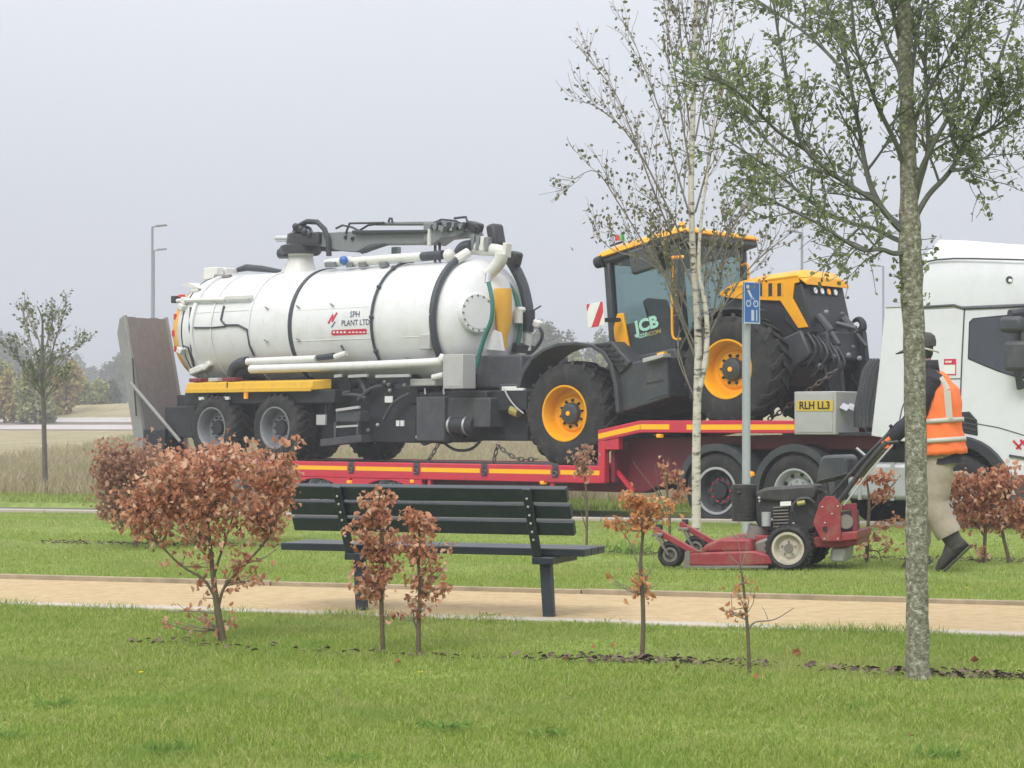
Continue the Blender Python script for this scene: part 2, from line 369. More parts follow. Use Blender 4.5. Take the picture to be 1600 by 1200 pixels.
# ground material: lawn near, rough dry grass beyond the road (a real boundary in the place, along the road)
gm = bpy.data.materials.new('ground_grass'); gm.use_nodes = True; N = gm.node_tree; L = N.links.new; B = N.nodes['Principled BSDF']
B.inputs['Roughness'].default_value = .95; B.inputs['Specular IOR Level'].default_value = .1
t = N.nodes.new('ShaderNodeTexCoord'); mp = N.nodes.new('ShaderNodeMapping'); mp.inputs['Rotation'].default_value = (0, 0, R(18))
L(t.outputs['Object'], mp.inputs[0]); sx = N.nodes.new('ShaderNodeSeparateXYZ'); L(mp.outputs[0], sx.inputs[0])
def noise_ramp(scale, stops, detail=8):
    a = N.nodes.new('ShaderNodeTexNoise'); a.inputs['Scale'].default_value = scale; a.inputs['Detail'].default_value = detail; a.inputs['Roughness'].default_value = .65; L(t.outputs['Object'], a.inputs['Vector'])
    c = N.nodes.new('ShaderNodeValToRGB'); e = c.color_ramp.elements
    while len(e) < len(stops): e.new(.5)
    for i, (p_, c_) in enumerate(stops): e[i].position = p_; e[i].color = (*c_, 1)
    L(a.outputs[0], c.inputs[0]); return a, c
_, lawn = noise_ramp(5, [(.3, (.15, .20, .05)), (.55, (.22, .29, .075)), (.75, (.33, .34, .13))])
_, dry = noise_ramp(.8, [(.3, (.22, .22, .11)), (.5, (.31, .27, .165)), (.72, (.39, .33, .215))])
wob = N.nodes.new('ShaderNodeTexNoise'); wob.inputs['Scale'].default_value = .5; L(t.outputs['Object'], wob.inputs['Vector'])
wm = N.nodes.new('ShaderNodeMath'); wm.operation = 'MULTIPLY_ADD'; wm.inputs[1].default_value = 3; L(wob.outputs[0], wm.inputs[0]); L(sx.outputs['Y'], wm.inputs[2])
rr = N.nodes.new('ShaderNodeMapRange'); rr.inputs['From Min'].default_value = 33.5; rr.inputs['From Max'].default_value = 34.6; L(wm.outputs[0], rr.inputs['Value'])
k = N.nodes.new('ShaderNodeMix'); k.data_type = 'RGBA'; L(rr.outputs[0], k.inputs[0]); L(lawn.outputs[0], k.inputs[6]); L(dry.outputs[0], k.inputs[7]); L(k.outputs[2], B.inputs['Base Color'])
bn = N.nodes.new('ShaderNodeTexNoise'); bn.inputs['Scale'].default_value = 45; L(t.outputs['Object'], bn.inputs['Vector'])
bp = N.nodes.new('ShaderNodeBump'); bp.inputs['Strength'].default_value = .7; bp.inputs['Distance'].default_value = .03; L(bn.outputs[0], bp.inputs['Height']); L(bp.outputs[0], B.inputs['Normal'])
MATS['ground_grass'] = gm
g = MB().add(gv, gf).build('ground', 'ground_grass', smooth=60); g['kind'] = 'structure'

def strip(name, q0, q1, p0, p1, mat, dz=.004, step=1.0, nq=3):
    m = MB(); P = np.arange(p0, p1+step, step); vs = []
    for p in P:
        for i in range(nq+1):
            q = q0+(q1-q0)*i/nq; x, y = xy(q, p); vs.append((x, y, hz(x, y)+dz))
    k = nq+1
    m.add(vs, [(i*k+j, (i+1)*k+j, (i+1)*k+j+1, i*k+j+1) for i in range(len(P)-1) for j in range(nq)])
    o = m.build(name, mat, smooth=60); o['kind'] = 'structure'; return o
QN, QF = 12.0, 13.9
path = strip('gravel_path', QN, QF, -16, 18, 'sand_gravel', .012)
# concrete edging stones on the near side, timber edging boards on the far side (parts of the path)
es = MB().box((-.447, -.075, -.06), (.447, .075, .018)).build('edging_stone', 'concrete', path, bevel=.012)
tb = MB().box((-1.195, -.028, -.05), (1.195, .028, .045)).build('edging_board', 'timber_edge', path, bevel=.006)
rr_ = random.Random(3)
def place(o, q, p, dz=0, rz=0, parent=None, first=[]):
    c = o.copy(); col.objects.link(c); x, y = xy(q, p); c.location = (x, y, hz(x, y)+dz); c.rotation_euler = (0, 0, R(-18)+rz)
    if parent is not None: c.parent = parent
    return c
for i in range(20): place(es, QN-.02+rr_.uniform(-.008, .008), -9+i*.9, rr_.uniform(-.003, .004), rr_.uniform(-.006, .006), path)
for i in range(9): place(tb, QF+.02, -10+i*2.4, rr_.uniform(-.004, .004), rr_.uniform(-.004, .004), path)
for o, i in ((es, 20), (tb, 9)):
    q, p = (QN-.02, -9+20*.9) if o is es else (QF+.02, -10+9*2.4)
    x, y = xy(q, p); o.location = (x, y, hz(x, y)); o.rotation_euler = (0, 0, R(-18))
road = strip('road', 26.0, 29.9, -60, 60, 'asphalt', .004)
kst = MB().box((-.455, -.065, -.12), (.455, .065, .03)).build('kerb_stone', 'concrete', road, bevel=.012)
for i in range(34): place(kst, 25.93, -15+i*.92, .035, 0, road)
x, y = xy(25.93, -15-.92); kst.location = (x, y, hz(x, y)+.035); kst.rotation_euler = (0, 0, R(-18))
strip('far_road', 88, 93, -160, -33, 'far_road', .03, 4)
strip('far_verge', 93.2, 96.5, -160, -33, 'far_verge', .03, 4)
strip('far_footway', 96.8, 101, -160, -33, 'far_road', .03, 4)

# ---- lawn blades (stuff)
def blades(name, mat, dens, q0, q1, pf, h0, h1, wd, skip=None, lean=.5, parent=None):
    """dens: blades per square metre; pf(q) gives the p range"""
    PQ = []
    for qa in np.arange(q0, q1, .5):
        a, b = pf(qa+.25); nn = int((b-a)*.5*dens(qa+.25))
        PQ.append(np.column_stack((rng.uniform(qa, min(qa+.5, q1), nn), rng.uniform(a, b, nn))))
    PQ = np.concatenate(PQ)
    if skip is not None: PQ = PQ[~skip(PQ[:, 0], PQ[:, 1])]
    n = len(PQ); x = PQ[:, 0]*S18+PQ[:, 1]*C18; y = PQ[:, 0]*C18-PQ[:, 1]*S18
    z = np.interp(PQ[:, 0], [a for a, _ in PROF], [b for _, b in PROF])
    clump = .75+.5*np.sin(x*3.1+1.3*np.sin(y*2.3))*np.sin(y*2.7+x*.7)*.5+.25*rng.random(n)
    h = rng.uniform(h0, h1, n)*clump; a = rng.uniform(0, 2*np.pi, n); l = rng.uniform(.1, lean, n)*h; ww = rng.uniform(.6, 1.2, n)*wd
    a2 = rng.uniform(0, 2*np.pi, n)
    vs = np.zeros((n, 5, 3)); B0 = np.column_stack((x, y, z)); wv = np.column_stack((np.cos(a)*ww, np.sin(a)*ww, 0*a)); lv = np.column_stack((np.cos(a2)*l, np.sin(a2)*l, 0*a))
    vs[:, 0] = B0-wv-[0, 0, .005]; vs[:, 1] = B0+wv-[0, 0, .005]; vs[:, 2] = B0+wv*.8+lv*.3; vs[:, 2, 2] += h*.55; vs[:, 3] = B0-wv*.8+lv*.3; vs[:, 3, 2] += h*.55
    vs[:, 4] = B0+lv; vs[:, 4, 2] += h
    idx = (np.arange(n)*5)[:, None]+np.array([0, 1, 2, 3, 3, 2, 4])[None, :]
    return np_mesh(name, vs.reshape(-1, 3), idx.ravel(), np.tile([4, 3], n), mat, parent, 'stuff')
def wedge(q):   # p range that the picture and a step to either side can see
    d = q/C18; return -.29*d-1.9-.33*d*.9, .29*d+1.9-.33*d*.55
def pr(q):
    d = q*1.02; x0, x1 = -.25*d*1.12-1.9, .25*d*1.12+1.9
    # p = x*C18 - y*S18 with y chosen so that q holds
    f = lambda x: x*C18-((q-x*S18)/C18)*S18
    return f(x0), f(x1)
def bare(q, p):
    heavy = np.clip(np.exp(-((p+2.6)/.45)**2)+np.clip((p+1.7)*1.5, 0, 1), 0, 1); m = np.abs(q-10.0-.06*np.sin(p*2.0)) < .015+.11*heavy
    m2 = np.abs(q-18.45) < .12
    return ((q > QN-.09) & (q < QF+.05)) | (m & (rng.random(len(q)) < .85)) | (m2 & (rng.random(len(q)) < .7))
tag(blades('lawn_grass', 'lawn_blades', lambda q: 7500 if q < 9 else 5200 if q < 12 else 2600 if q < 16 else 1500 if q < 20 else 800, 5.6, 25.7, pr, .014, .036, .0026, bare, 1.3),
    'short mown green lawn grass along both sides of the sandy path', 'grass')
tag(blades('verge_grass', 'lawn_blades', lambda q: 260, 30.1, 32.8, lambda q: (-26, 8), .05, .11, .009, None),
    'green verge grass beyond the road', 'grass')
tag(blades('dry_grass', 'dry_blades', lambda q: 190 if q < 50 else 60, 32.4, 87, lambda q: (-.33*q-16, -.33*q+.6*q+6), .12, .42, .012, None, .9),
    'tall dry khaki meadow grass in the field behind the lorry', 'grass')
tag(blades('path_edge_grass', 'lawn_blades', lambda q: 420, 13.9, 14.0, pr, .04, .085, .003, None), 'grass creeping over the timber edge of the path', 'grass')
tag(blades('kerb_edge_grass', 'lawn_blades', lambda q: 1500, 11.84, 11.96, pr, .02, .075, .0028, lambda q, p: rng.random(len(q)) > .35+.6*np.sin(p*2.3+np.sin(p*5.1)), 1.4), 'grass hanging over the concrete edge of the path', 'grass')
# the path's two edges are worn: grit spilled and grass clippings
# bark mulch and litter in the two planting strips
def chips(name, q0, p0, p1, n, spread, label, dens):
    P, D, NN, S = [], [], [], []
    while len(P) < n:
        p = rng.uniform(p0, p1)
        if rng.random() > dens(p): continue
        q = q0+.06*math.sin(p*2.0)+rng.normal(0, spread); x, y = xy(q, p); a = rng.uniform(0, 6.28)
        P.append((x, y, hz(x, y)+rng.uniform(.006, .03))); D.append((math.cos(a), math.sin(a), rng.uniform(-.3, .4))); NN.append((rng.normal(0, .4), rng.normal(0, .4), 1)); S.append(rng.uniform(.015, .055))
    o = leaves_mesh(name, P, D, NN, S, .3, .12, 'mulch', None, 'stuff'); tag(o, label, 'mulch')
chips('bark_mulch', 10.0, -5.5, 1.6, 1500, .05, 'strip of brown bark chips at the foot of the saplings and the lichen covered tree', lambda p: .13+.87*min(1, math.exp(-((p+2.6)/.45)**2)+max(0, min(1, (p+1.7)*1.5))))
chips('bark_litter', 18.45, -11, 2, 2200, .11, 'strip of bark and leaf litter under the row of beech bushes across the path', lambda p: .6)
# ------------------------------------------------------------------ the loaded lorry: one frame, x forward, y away from the viewer, 40 degrees to the picture
YAW = 40; LC, LS = math.cos(R(YAW)), math.sin(R(YAW)); LX, LY = .7775, 28.6
def SP(px, py, t=0):
    k = (px-800)/F; s = (k*(LY+t*LC)-LX-t*LS)/(LC+k*LS); d = LY-s*LS+t*LC
    return s, EYE-(py-HZ)*d/F
def S3(px, py, t): s, z = SP(px, py, t); return Vector((s, t, z))
def lorry_thing(name, label, cat, off):
    o = thing(name, label, cat, (LX+off[0]*LC+off[1]*LS, LY-off[0]*LS+off[1]*LC, off[2]), (0, 0, R(-YAW))); OFF[o.name] = Vector(off); return o
def arc(c, r, a0, a1, n): return [(c[0]+r*math.cos(R(a0+(a1-a0)*i/n)), c[1]+r*math.sin(R(a0+(a1-a0)*i/n))) for i in range(n+1)]

def road_wheel(name, parent, pos, R_, w, rim_r, rim_mat, hub_mat, off, holes=10, dish=.07, nutmat='steel', lugs=0, far=False):
    """wheel with its axle along y; outer face at -y. hub mesh > tyre, rim, nut ring"""
    hub = MB().lathe([(.001, dish-.05), (rim_r*.36, dish-.05), (rim_r*.40, dish-.02), (rim_r*.42, dish+.06)], n=20).build(name, hub_mat, parent, loc=pos)
    t = MB()
    h = R_-rim_r
    t.lathe([(rim_r, .012), (rim_r+h*.12, -.006), (rim_r+h*.5, -.018), (rim_r+h*.8, -.004), (R_-.012, .02), (R_, .045), (R_, w-.045), (R_-.012, w-.02), (rim_r+h*.5, w+.012), (rim_r, w-.01)], n=44)
    if lugs:
        for i in range(lugs):
            for sd in (0, 1):
                a = 2*math.pi*(i+.5*sd)/lugs; pts = []
                for k, (yy, da) in enumerate(((w*.54, 0), (w*.30, -.10), (w*.10, -.20), (-.006, -.26))):
                    y2 = yy if sd == 0 else w-yy
                    rr = (R_-.004) if k < 3 else R_-.055
                    pts.append((a+da, y2, rr))
                for (a0, y0, r0), (a1, y1, r1) in zip(pts[:-1], pts[1:]):
                    wd = .058/R_; hh = .046*R_/.7; q = []
                    for lev in (0, 1):
                        for (aa, yy, r_) in ((a0-wd/2, y0, r0), (a0+wd/2, y0, r0), (a1+wd/2, y1, r1), (a1-wd/2, y1, r1)):
                            r2 = r_+(hh if lev else -.02); q.append((r2*math.cos(aa), yy, r2*math.sin(aa)))
                    t.hexa(q)
    else:
        for k in (.3, .5, .7):
            t.lathe([(R_-.001, w*k-.012), (R_+.006, w*k-.008), (R_+.006, w*k+.10*w-.01), (R_-.001, w*k+.1*w)], n=44)
    t.build('tyre', 'rubber', hub)
    r = MB().lathe([(rim_r+.022, .010), (rim_r+.022, -.012), (rim_r, -.012), (rim_r-.02, .02), (rim_r-.035, dish+.03), (rim_r*.72, dish+.035), (rim_r*.62, dish), (rim_r*.40, dish), (rim_r*.40, dish+.06)], n=40).build('rim', rim_mat, hub)
    nb = MB()
    for i in range(holes):
        a = 2*math.pi*i/holes; rr = rim_r*.52; c = (rr*math.cos(a), rr*math.sin(a))
        nb.lathe([(.001, dish-.03), (.014, dish-.03), (.017, dish+.01)], c=(c[0], 0, c[1]), n=6)
    nb.build('wheel_nuts', nutmat, hub, kind='stuff')
    hb = MB()
    for i in range(holes):
        a = 2*math.pi*(i+.5)/holes; rr = rim_r*.80
        hb.lathe([(.001, dish+.028), (.03, dish+.027), (.031, dish+.04)], c=(rr*math.cos(a), 0, rr*math.sin(a)), n=10)
    if off != 'plain': hb.build('rim_holes', 'ink', hub, kind='stuff')
    return hub

# ================= red low loader =================
LL = lorry_thing('low_loader_trailer', 'red low loader trailer with yellow stripes carrying the white tanker and the yellow tractor', 'trailer', (-3.5, 1.27, -.16))
s_end, z_t, z_b = -9.3, .645, .40
sn, zn = SP(934, 672)
for t0, t1 in ((0, .10), (2.44, 2.54)):
    MB().prism([(s_end, z_b), (.62, z_b), (.62, z_t), (s_end, z_t)], t0, t1).build('side_rail', 'trailer_red', LL, bevel=.012)
pl = MB().box((-4.95, -.108, -.02), (4.95, .108, .02)).build('deck_plank', 'deck_wood', LL, bevel=.004, loc=(-4.36, .215, .61))
for i in range(1, 10): dup(pl, LL, Vector((-4.36, .215+.2345*i, .61))-OFF[LL.name])
# yellow reflective stripe in pieces between the lashing plates
ring_px = (437, 549, 651, 757, 868)
cuts = [SP(p, 740)[0] for p in ring_px]
edges = [s_end+.1] + [c for cc in cuts for c in (cc-.09, cc+.09)] + [.56]
for a, b in zip(edges[::2], edges[1::2]):
    if b-a > .15: MB().box((a, -.003, .515), (b, .0, .578)).build('reflective_stripe', 'stripe_yellow', LL)
for c in cuts:
    p = MB().box((c-.055, -.012, .47), (c+.055, .002, .648)).build('lashing_plate', 'chassis_grey', LL, bevel=.004)
    MB().tube([(c+.035*math.cos(a), -.02, .525+.035*math.sin(a)) for a in np.linspace(0, 6.283, 13)], .009, 6).build('ring', 'chain', p)
    MB().box((c-.03, -.016, .57), (c+.03, -.010, .60)).build('slot', 'ink', p)
# wheel arches and skirt
aw = [SP(497, 760)[0]-.05, SP(603, 760)[0], SP(385, 760)[0]-.12]
wr = .36
for c in sorted(aw):
    for t0, t1 in ((.0, .10), (2.44, 2.54)):
        L_ = MB().prism([(c-.72, z_b-.002)] + [(c-.72, .12)] + [(c-.60, .12)] + [(c+.50*math.cos(a), .17+.34*math.sin(a)*.62) for a in np.linspace(math.pi, 0, 13)] + [(c+.60, .12), (c+.72, .12), (c+.72, z_b-.002)], t0+.004, t1-.004)
        L_.build('wheel_arch', 'trailer_red', LL, bevel=.008)
    MB().lathe([(.50, .11), (.50, .5), (.52, .5), (.52, .11)], c=(c, 0, .10), n=20, a0=0, a1=math.pi).build('mudguard', 'chassis', LL)
    w0 = road_wheel('wheel', LL, (c, .08, -.155+wr), wr, .26, .225, 'galvanised', 'chassis', 'holes', 8)
    w1 = dup(w0, LL, Vector((c, 2.46, -.155+wr))-OFF[LL.name], (0, 0, math.pi))
    MB().tube([(c, .2, .2), (c, 2.3, .2)], .06, 10).build('axle', 'chassis', LL)
# main beams
for t in (.45, 1.75):
    MB().prism([(s_end+.2, .30), (.4, .27), (.4, .585), (s_end+.2, .585)], t, t+.28).build('main_beam', 'frame_red', LL, bevel=.01)
for i in range(9):
    s = -8.6+i*1.07
    MB().box((s-.05, .1, .42), (s+.05, 2.44, .585)).build('cross_member', 'frame_red', LL)
# gooseneck
g1 = SP(1000, 657); g2 = SP(1246, 657); gz = .165
for t0, t1 in ((0, .12), (2.42, 2.54)):
    MB().prism([(sn, zn-gz), (g1[0], g1[1]-gz), (g2[0], g2[1]-gz), (g2[0], g2[1]), (g1[0], g1[1]), (sn, zn)], t0-.001, t1).build('gooseneck_rail', 'trailer_red', LL, bevel=.01)
    MB().prism([(sn, z_b+.01), (sn+.115, z_b+.01), (sn+.115, zn-gz+.03), (sn, zn-gz+.01)], t0+.002, t1-.004).build('gooseneck_post', 'trailer_red', LL, bevel=.008)
MB().prism([(sn+.02, zn-gz+.04), (sn+.35, zn-gz+.10), (sn+.35, zn-gz-.10), (sn+.12, zn-gz-.10)], .012, .11).build('gusset', 'trailer_red', LL)
MB().prism([(sn+.03, zn-.06), (g1[0], g1[1]-.05), (g2[0]+.02, g2[1]-.05), (g2[0]+.02, g2[1]-.02), (g1[0], g1[1]-.02), (sn+.03, zn-.03)], .12, 2.42).build('gooseneck_deck', 'frame_red', LL)
for t in (.42, 1.86):
    MB().prism([(.1, .27), (1.0, .27), (1.75, .55), (2.05, .88), (4.9, .90), (4.9, 1.12), (sn+.1, 1.02), (sn-.1, .58), (.1, .585)], t, t+.26).build('gooseneck_beam', 'frame_red', LL, bevel=.012)
MB().box((sn+.14, .12, .42), (sn+.2, 2.42, .98)).build('front_bulkhead', 'frame_red', LL)
MB().bar(S3(955, 725, .2), S3(990, 768, .2), .05).build('strut', 'trailer_red', LL)
# stripe on the gooseneck
def stripe_seg(a, b): 
    (s0, z0), (s1, z1) = a, b
    MB().prism([(s0, z0-.035), (s1, z1-.035), (s1, z1+.035), (s0, z0+.035)], -.005, -.001).build('reflective_stripe', 'stripe_yellow', LL)
stripe_seg(SP(935, 682), SP(1000, 667)); stripe_seg(SP(1001, 667), SP(1046, 667)); stripe_seg(SP(1073, 667.5), SP(1242, 667.5))
for px, py, t in ((647, 752, .05), (850, 754, .05), (1032, 681, .06), (548, 753, .02)):
    s, z = SP(px, py, t); b = MB().box((s-.035, t-.06, z-.025), (s+.035, t+.03, z+.025)).build('marker_lamp', 'amber', LL, bevel=.012)
for px in (676, 868): 
    s, _ = SP(px, 760, .1); MB().box((s-.03, .02, .2), (s+.03, .08, .41)).build('stake', 'trailer_red', LL)
# locker with the number plate on the gooseneck nose
b0 = SP(1240, 612); b1 = SP(1307, 612); bz0 = SP(1240, 679)[1]
lk = MB().box((b0[0]+.02, -.02, bz0), (b1[0], .56, b0[1])).build('locker', 'locker_grey', LL, bevel=.012)
MB().box((b0[0]+.06, -.028, bz0+.03), (b1[0]-.04, -.02, b0[1]-.03)).build('locker_door', 'locker_grey', lk, bevel=.004)
c = SP(1275, 634); pw, ph = .27, .068
MB().box((c[0]-pw, -.034, c[1]-ph), (c[0]+pw, -.029, c[1]+ph)).build('number_plate', 'plate_yellow', lk, bevel=.003)
vs_, fs_ = text_geo('RLH LL3', .135, .03)
MB().add([(c[0]+v.x*.95, -.0365, c[1]+v.y) for v in vs_], fs_).build('plate_lettering', 'ink', lk, smooth=0)
for k in range(3):
    MB().obox((b1[0]+.05, .12+.17*k, b0[1]-.20), (.10, .11, .012), Matrix.Rotation(R(35), 3, 'X') @ Matrix.Rotation(R(30), 3, 'Y')).build('bracket', 'aluminium', lk)
MB().box((b0[0]-.2, .05, bz0-.01), (5.2, 2.45, bz0+.03)).build('nose_plate', 'chassis', LL)
MB().box((b0[0]+.1, .75, 1.02), (5.1, 1.9, 1.10)).build('fifth_wheel_frame', 'chassis', LL)
# rear loading ramp standing upright: boarded face, steel sides
ra = Vector((SP(195, 492, .25)[0]+.02, .25, SP(195, 492, .25)[1])); rb = Vector((SP(230, 700, .25)[0], .25, .80))
d_ = (ra-rb).normalized(); nrm = Vector((d_.z, 0, -d_.x))          # nrm points forward
Lr = (ra-rb).length
mr_ = Matrix((d_, Vector((0, 1, 0)), nrm)).transposed()
def ramp_box(u0, u1, y0, y1, n0, n1): 
    c_ = rb + d_*((u0+u1)/2) + nrm*((n0+n1)/2); return MB().obox((c_.x, (y0+y1)/2, c_.z), (u1-u0, y1-y0, n1-n0), mr_)
W0, W1 = .25, 1.17
rp = ramp_box(0, Lr-.03, W0+.05, W1-.05, -.20, -.03).build('ramp', 'chassis_grey', LL, bevel=.01)
for y0 in (W0-.03, W1-.04):
    o = MB(); prof = [(0, -.26), (Lr-.25, -.26), (Lr-.03, -.14), (Lr, .0), (0, .0)]
    o.add([rb+d_*u+nrm*nn+Vector((0, y0-.25+dy, 0)) for dy in (0, .07) for u, nn in prof], [[0,1,2,3,4],[9,8,7,6,5]]+[[i,i+5,(i+1)%5+5,(i+1)%5] for i in range(5)])
    o.build('ramp_side', 'ramp_steel', rp, bevel=.008)
npl = 5
for i in range(npl):
    y0 = W0+.045+i*(W1-W0-.085)/npl
    ramp_box(.02+.01*(i%2), Lr-.03-.012*(i%3), y0, y0+(W1-W0-.085)/npl-.003, -.03, .006+.003*(i%2)).build('ramp_board', 'wood_ramp', rp, bevel=.004)
MB().tube([S3(204, 598, .1), S3(282, 690, .1)], .03, 8).build('ramp_strut', 'ramp_steel', LL)
MB().tube([S3(207, 560, .16), S3(213, 650, .16)], .014, 6).build('ramp_chain', 'ink', LL)
MB().box((s_end-.25, .1, .30), (s_end+.1, 2.44, .80)).build('tail_beam', 'frame_red', LL, bevel=.02)
MB().box((s_end+.1, .06, .64), (s_end+.65, .5, 1.15)).build('tail_locker', 'chassis', LL, bevel=.02)
# ================= white vacuum tanker trailer =================
TK = lorry_thing('tanker_trailer', 'white slurry tanker trailer with a folded grey crane arm on top', 'trailer', (-5.6, 1.27, .645))
TC, TZ, TR = 1.27, 2.78, .965
sF, sB = SP(752, 505, TC)[0], SP(352, 505, TC)[0]
def ring_s(px): return SP(px, 505, TC-TR)[0]
def dome(s0, depth, sgn, n=12): return [(max(1e-3, TR*math.cos(a)), s0+sgn*depth*math.sin(a)) for a in np.linspace(0, math.pi/2, n)]
tank = MB().lathe([(.78, sB-.02), (TR, sB)] + [(TR, sF)] + dome(sF, .46, 1)[1:], 'x', (0, TC, TZ), n=72).build('tank', 'tank_white', TK)
def on_tank(s, a, lift=0):     # angle a from the side towards the viewer, rising to the top
    r = TR+lift; return Vector((s, TC-r*math.cos(a), TZ+r*math.sin(a)))
def hoop(name, mat, s, wd, lift, a0=-75, a1=255, parent=TK):
    return MB().lathe([(TR-.01, s-wd/2), (TR+lift, s-wd/2), (TR+lift, s+wd/2), (TR-.01, s+wd/2)], 'x', (0, TC, TZ), n=64).build(name, mat, parent)
hoop('rear_flange', 'tank_white', ring_s(299)+.02, .08, .045); hoop('weld_ring', 'tank_white', ring_s(330), .035, .022); hoop('weld_ring', 'tank_white', ring_s(389), .04, .022)
hoop('rubber_band', 'hose_dark', ring_s(453), .075, .018)
# rear door: white rim, yellow domed centre with red marks
rd = MB().lathe([(TR*1.01, sB-.02), (TR*.99, sB-.08), (TR*.95, sB-.17), (TR*.90, sB-.24)], 'x', (0, TC, TZ), n=64).build('rear_door', 'tank_white', TK)
MB().lathe([(TR*.90*math.cos(a), sB-.235-.50*math.sin(a)) for a in np.linspace(0, 1.55, 14)], 'x', (0, TC, TZ), n=48).build('door_centre', 'tank_orange', rd)
for z in (-.28, -.02, .26):
    MB().obox((sB-.37, TC-.90*TR*math.sqrt(1-(z/.87)**2)*.965, TZ+z), (.10, .02, .10), Matrix.Rotation(R(-22), 3, 'Z')).build('reflector', 'tape_red', rd)
# cable loops
def tank_arc(name, mat, s, r, a0, a1, lift=.01, ds=0, n=18):
    return MB().tube([on_tank(s+ds*i/n, R(a0+(a1-a0)*i/n), lift+r) for i in range(n+1)], r, 8).build(name, mat, TK)
tank_arc('cable', 'hose_dark', ring_s(582), .022, 88, -42)
for a in (60, 34, 5, -26, -40): MB().ball(on_tank(ring_s(582), R(a), .03), .04, 6).build('cable_clip', 'hose_dark', TK)
tank_arc('suction_hose', 'hose_dark', ring_s(679), .054, 62, -36, .015, ds=.03)
MB().tube([on_tank(ring_s(679)+.0, R(62), .08), on_tank(ring_s(679)+.02, R(70), .09), on_tank(ring_s(679)+.05, R(76), .12)], .075, 10).build('hose_coupling', 'white_part', TK)
MB().tube([on_tank(ring_s(679)-.0, R(4), .145), on_tank(ring_s(679)+.0, R(4), -.0)], .012, 6).build('hose_strap', 'pale', TK)
# lettering on the side
def tank_text(txt, px, py, size, mat, name, sx=1.0):
    s0 = SP(px, py, TC-TR)[0]; z0 = SP(px, py, TC-TR)[1]; a0 = math.asin(max(-1, min(1, (z0-TZ)/TR)))
    vs_, fs_ = text_geo(txt, size, .015)
    MB().add([on_tank(s0+v.x*sx, a0+v.y/TR, .004) for v in vs_], fs_).build(name, mat, tank, smooth=0)
tank_text('SPH', 554, 491.5, .135, 'text_blue', 'lettering', .95); tank_text('PLANT LTD', 555.5, 504.5, .125, 'text_blue', 'lettering', .95)
def tank_patch(name, mat, px, py, w_, h_, lift, rot=0, shape=None):
    s0, z0 = SP(px, py, TC-TR); a0 = math.asin((z0-TZ)/TR); ca, sa = math.cos(R(rot)), math.sin(R(rot))
    pts = shape or [(-1,-1),(1,-1),(1,1),(-1,1)]
    q = [(x*w_/2*ca-y*h_/2*sa, x*w_/2*sa+y*h_/2*ca) for x, y in pts]
    MB().add([on_tank(s0+u, a0+v/TR, lift) for u, v in q], [list(range(len(q)))]).build(name, mat, tank, smooth=0)
rnd = [(-1+.06*(1-math.cos(a))*0+(-.0), 0) for a in (0,)]
bar_ = [(-.94, -1), (.94, -1), (1, -.5), (1, .5), (.94, 1), (-.94, 1), (-1, .5), (-1, -.5)]
tank_patch('phone_bar', 'sign_red', 545, 519, .78, .085, .003, 0, bar_)
for k in range(11): tank_patch('bar_print', 'pale', 516+k*5.6+(2 if k > 4 else 0), 519, .045 if k < 5 else .05, .03 if k < 5 else .02, .006)
tank_patch('logo_ground', 'sign_white', 519, 500, .19, .19, .002, 45)
for dx, dy, w_, r_ in ((-2.5, 1.5, .17, 55), (3.2, -1.5, .17, 55), (0.4, 0, .09, -35)): tank_patch('logo_mark', 'sign_red', 519+dx, 497+dy, w_, .04, .005, r_)
tank_patch('logo_mark', 'text_blue', 521, 507, .12, .022, .005, 45)
# panel seams, handles and brackets
def seam(px0, px1, py, th=.007):
    a = R(0); s0, z0 = SP(px0, py, TC-TR); s1, _ = SP(px1, py, TC-TR); aa = math.asin((z0-TZ)/TR)
    MB().tube([on_tank(s0+(s1-s0)*i/6, aa, 0) for i in range(7)], th, 6).build('seam', 'white_part', tank)
seam(302, 388, 489); seam(460, 580, 533); seam(625, 676, 527); seam(460, 575, 485, .004)
for px, py in ((415, 482), (416, 532), (464, 480), (466, 530), (517, 477), (626, 556)):
    s, z = SP(px, py, TC-TR); a = math.asin((z-TZ)/TR); MB().tube([on_tank(s-.04, a+.02, .03), on_tank(s+.04, a-.02, .03)], .012, 6).build('hook', 'crane_grey', TK)
# left-hand door gear: bar, box, black cables
def TT(px, py, lift):
    s, z = SP(px, py, TC-TR); a = math.asin(max(-.98, min(.98, (z-TZ)/TR))); 
    for _ in range(6):
        p = on_tank(s, a, lift); s2, z2 = SP(px, py, p.y); s = s2; a = math.asin(max(-.98, min(.98, (z2-TZ)/(TR+lift))))
    return on_tank(s, a, lift)
MB().tube([TT(277, 470, .06), TT(300, 469, .06), TT(352, 468, .06)], .035, 8).build('lock_bar', 'white_part', TK)
MB().bar(TT(352, 466, .07), TT(394, 464, .07), .06, .07).build('lock_bracket', 'white_part', TK, bevel=.008)
MB().tube([TT(350, 478, .02), TT(345, 500, .02), TT(352, 508, .02), TT(372, 508, .02), TT(386, 515, .03), TT(390, 540, .03), TT(397, 556, .03)], .018, 8).build('black_hose', 'hose_dark', TK)
MB().tube([TT(303, 512, .02), TT(330, 512, .02), TT(352, 510, .02)], .014, 8).build('black_hose', 'hose_dark', TK)
MB().tube([TT(298, 480, .04), TT(296, 512, .04), TT(299, 545, .04), TT(303, 572, .04)], .018, 8).build('black_hose', 'hose_dark', TK)
MB().tube([TT(285, 540, .05), TT(294, 543, .05), TT(299, 560, .05), TT(303, 574, .05)], .016, 8).build('black_hose', 'hose_dark', TK)
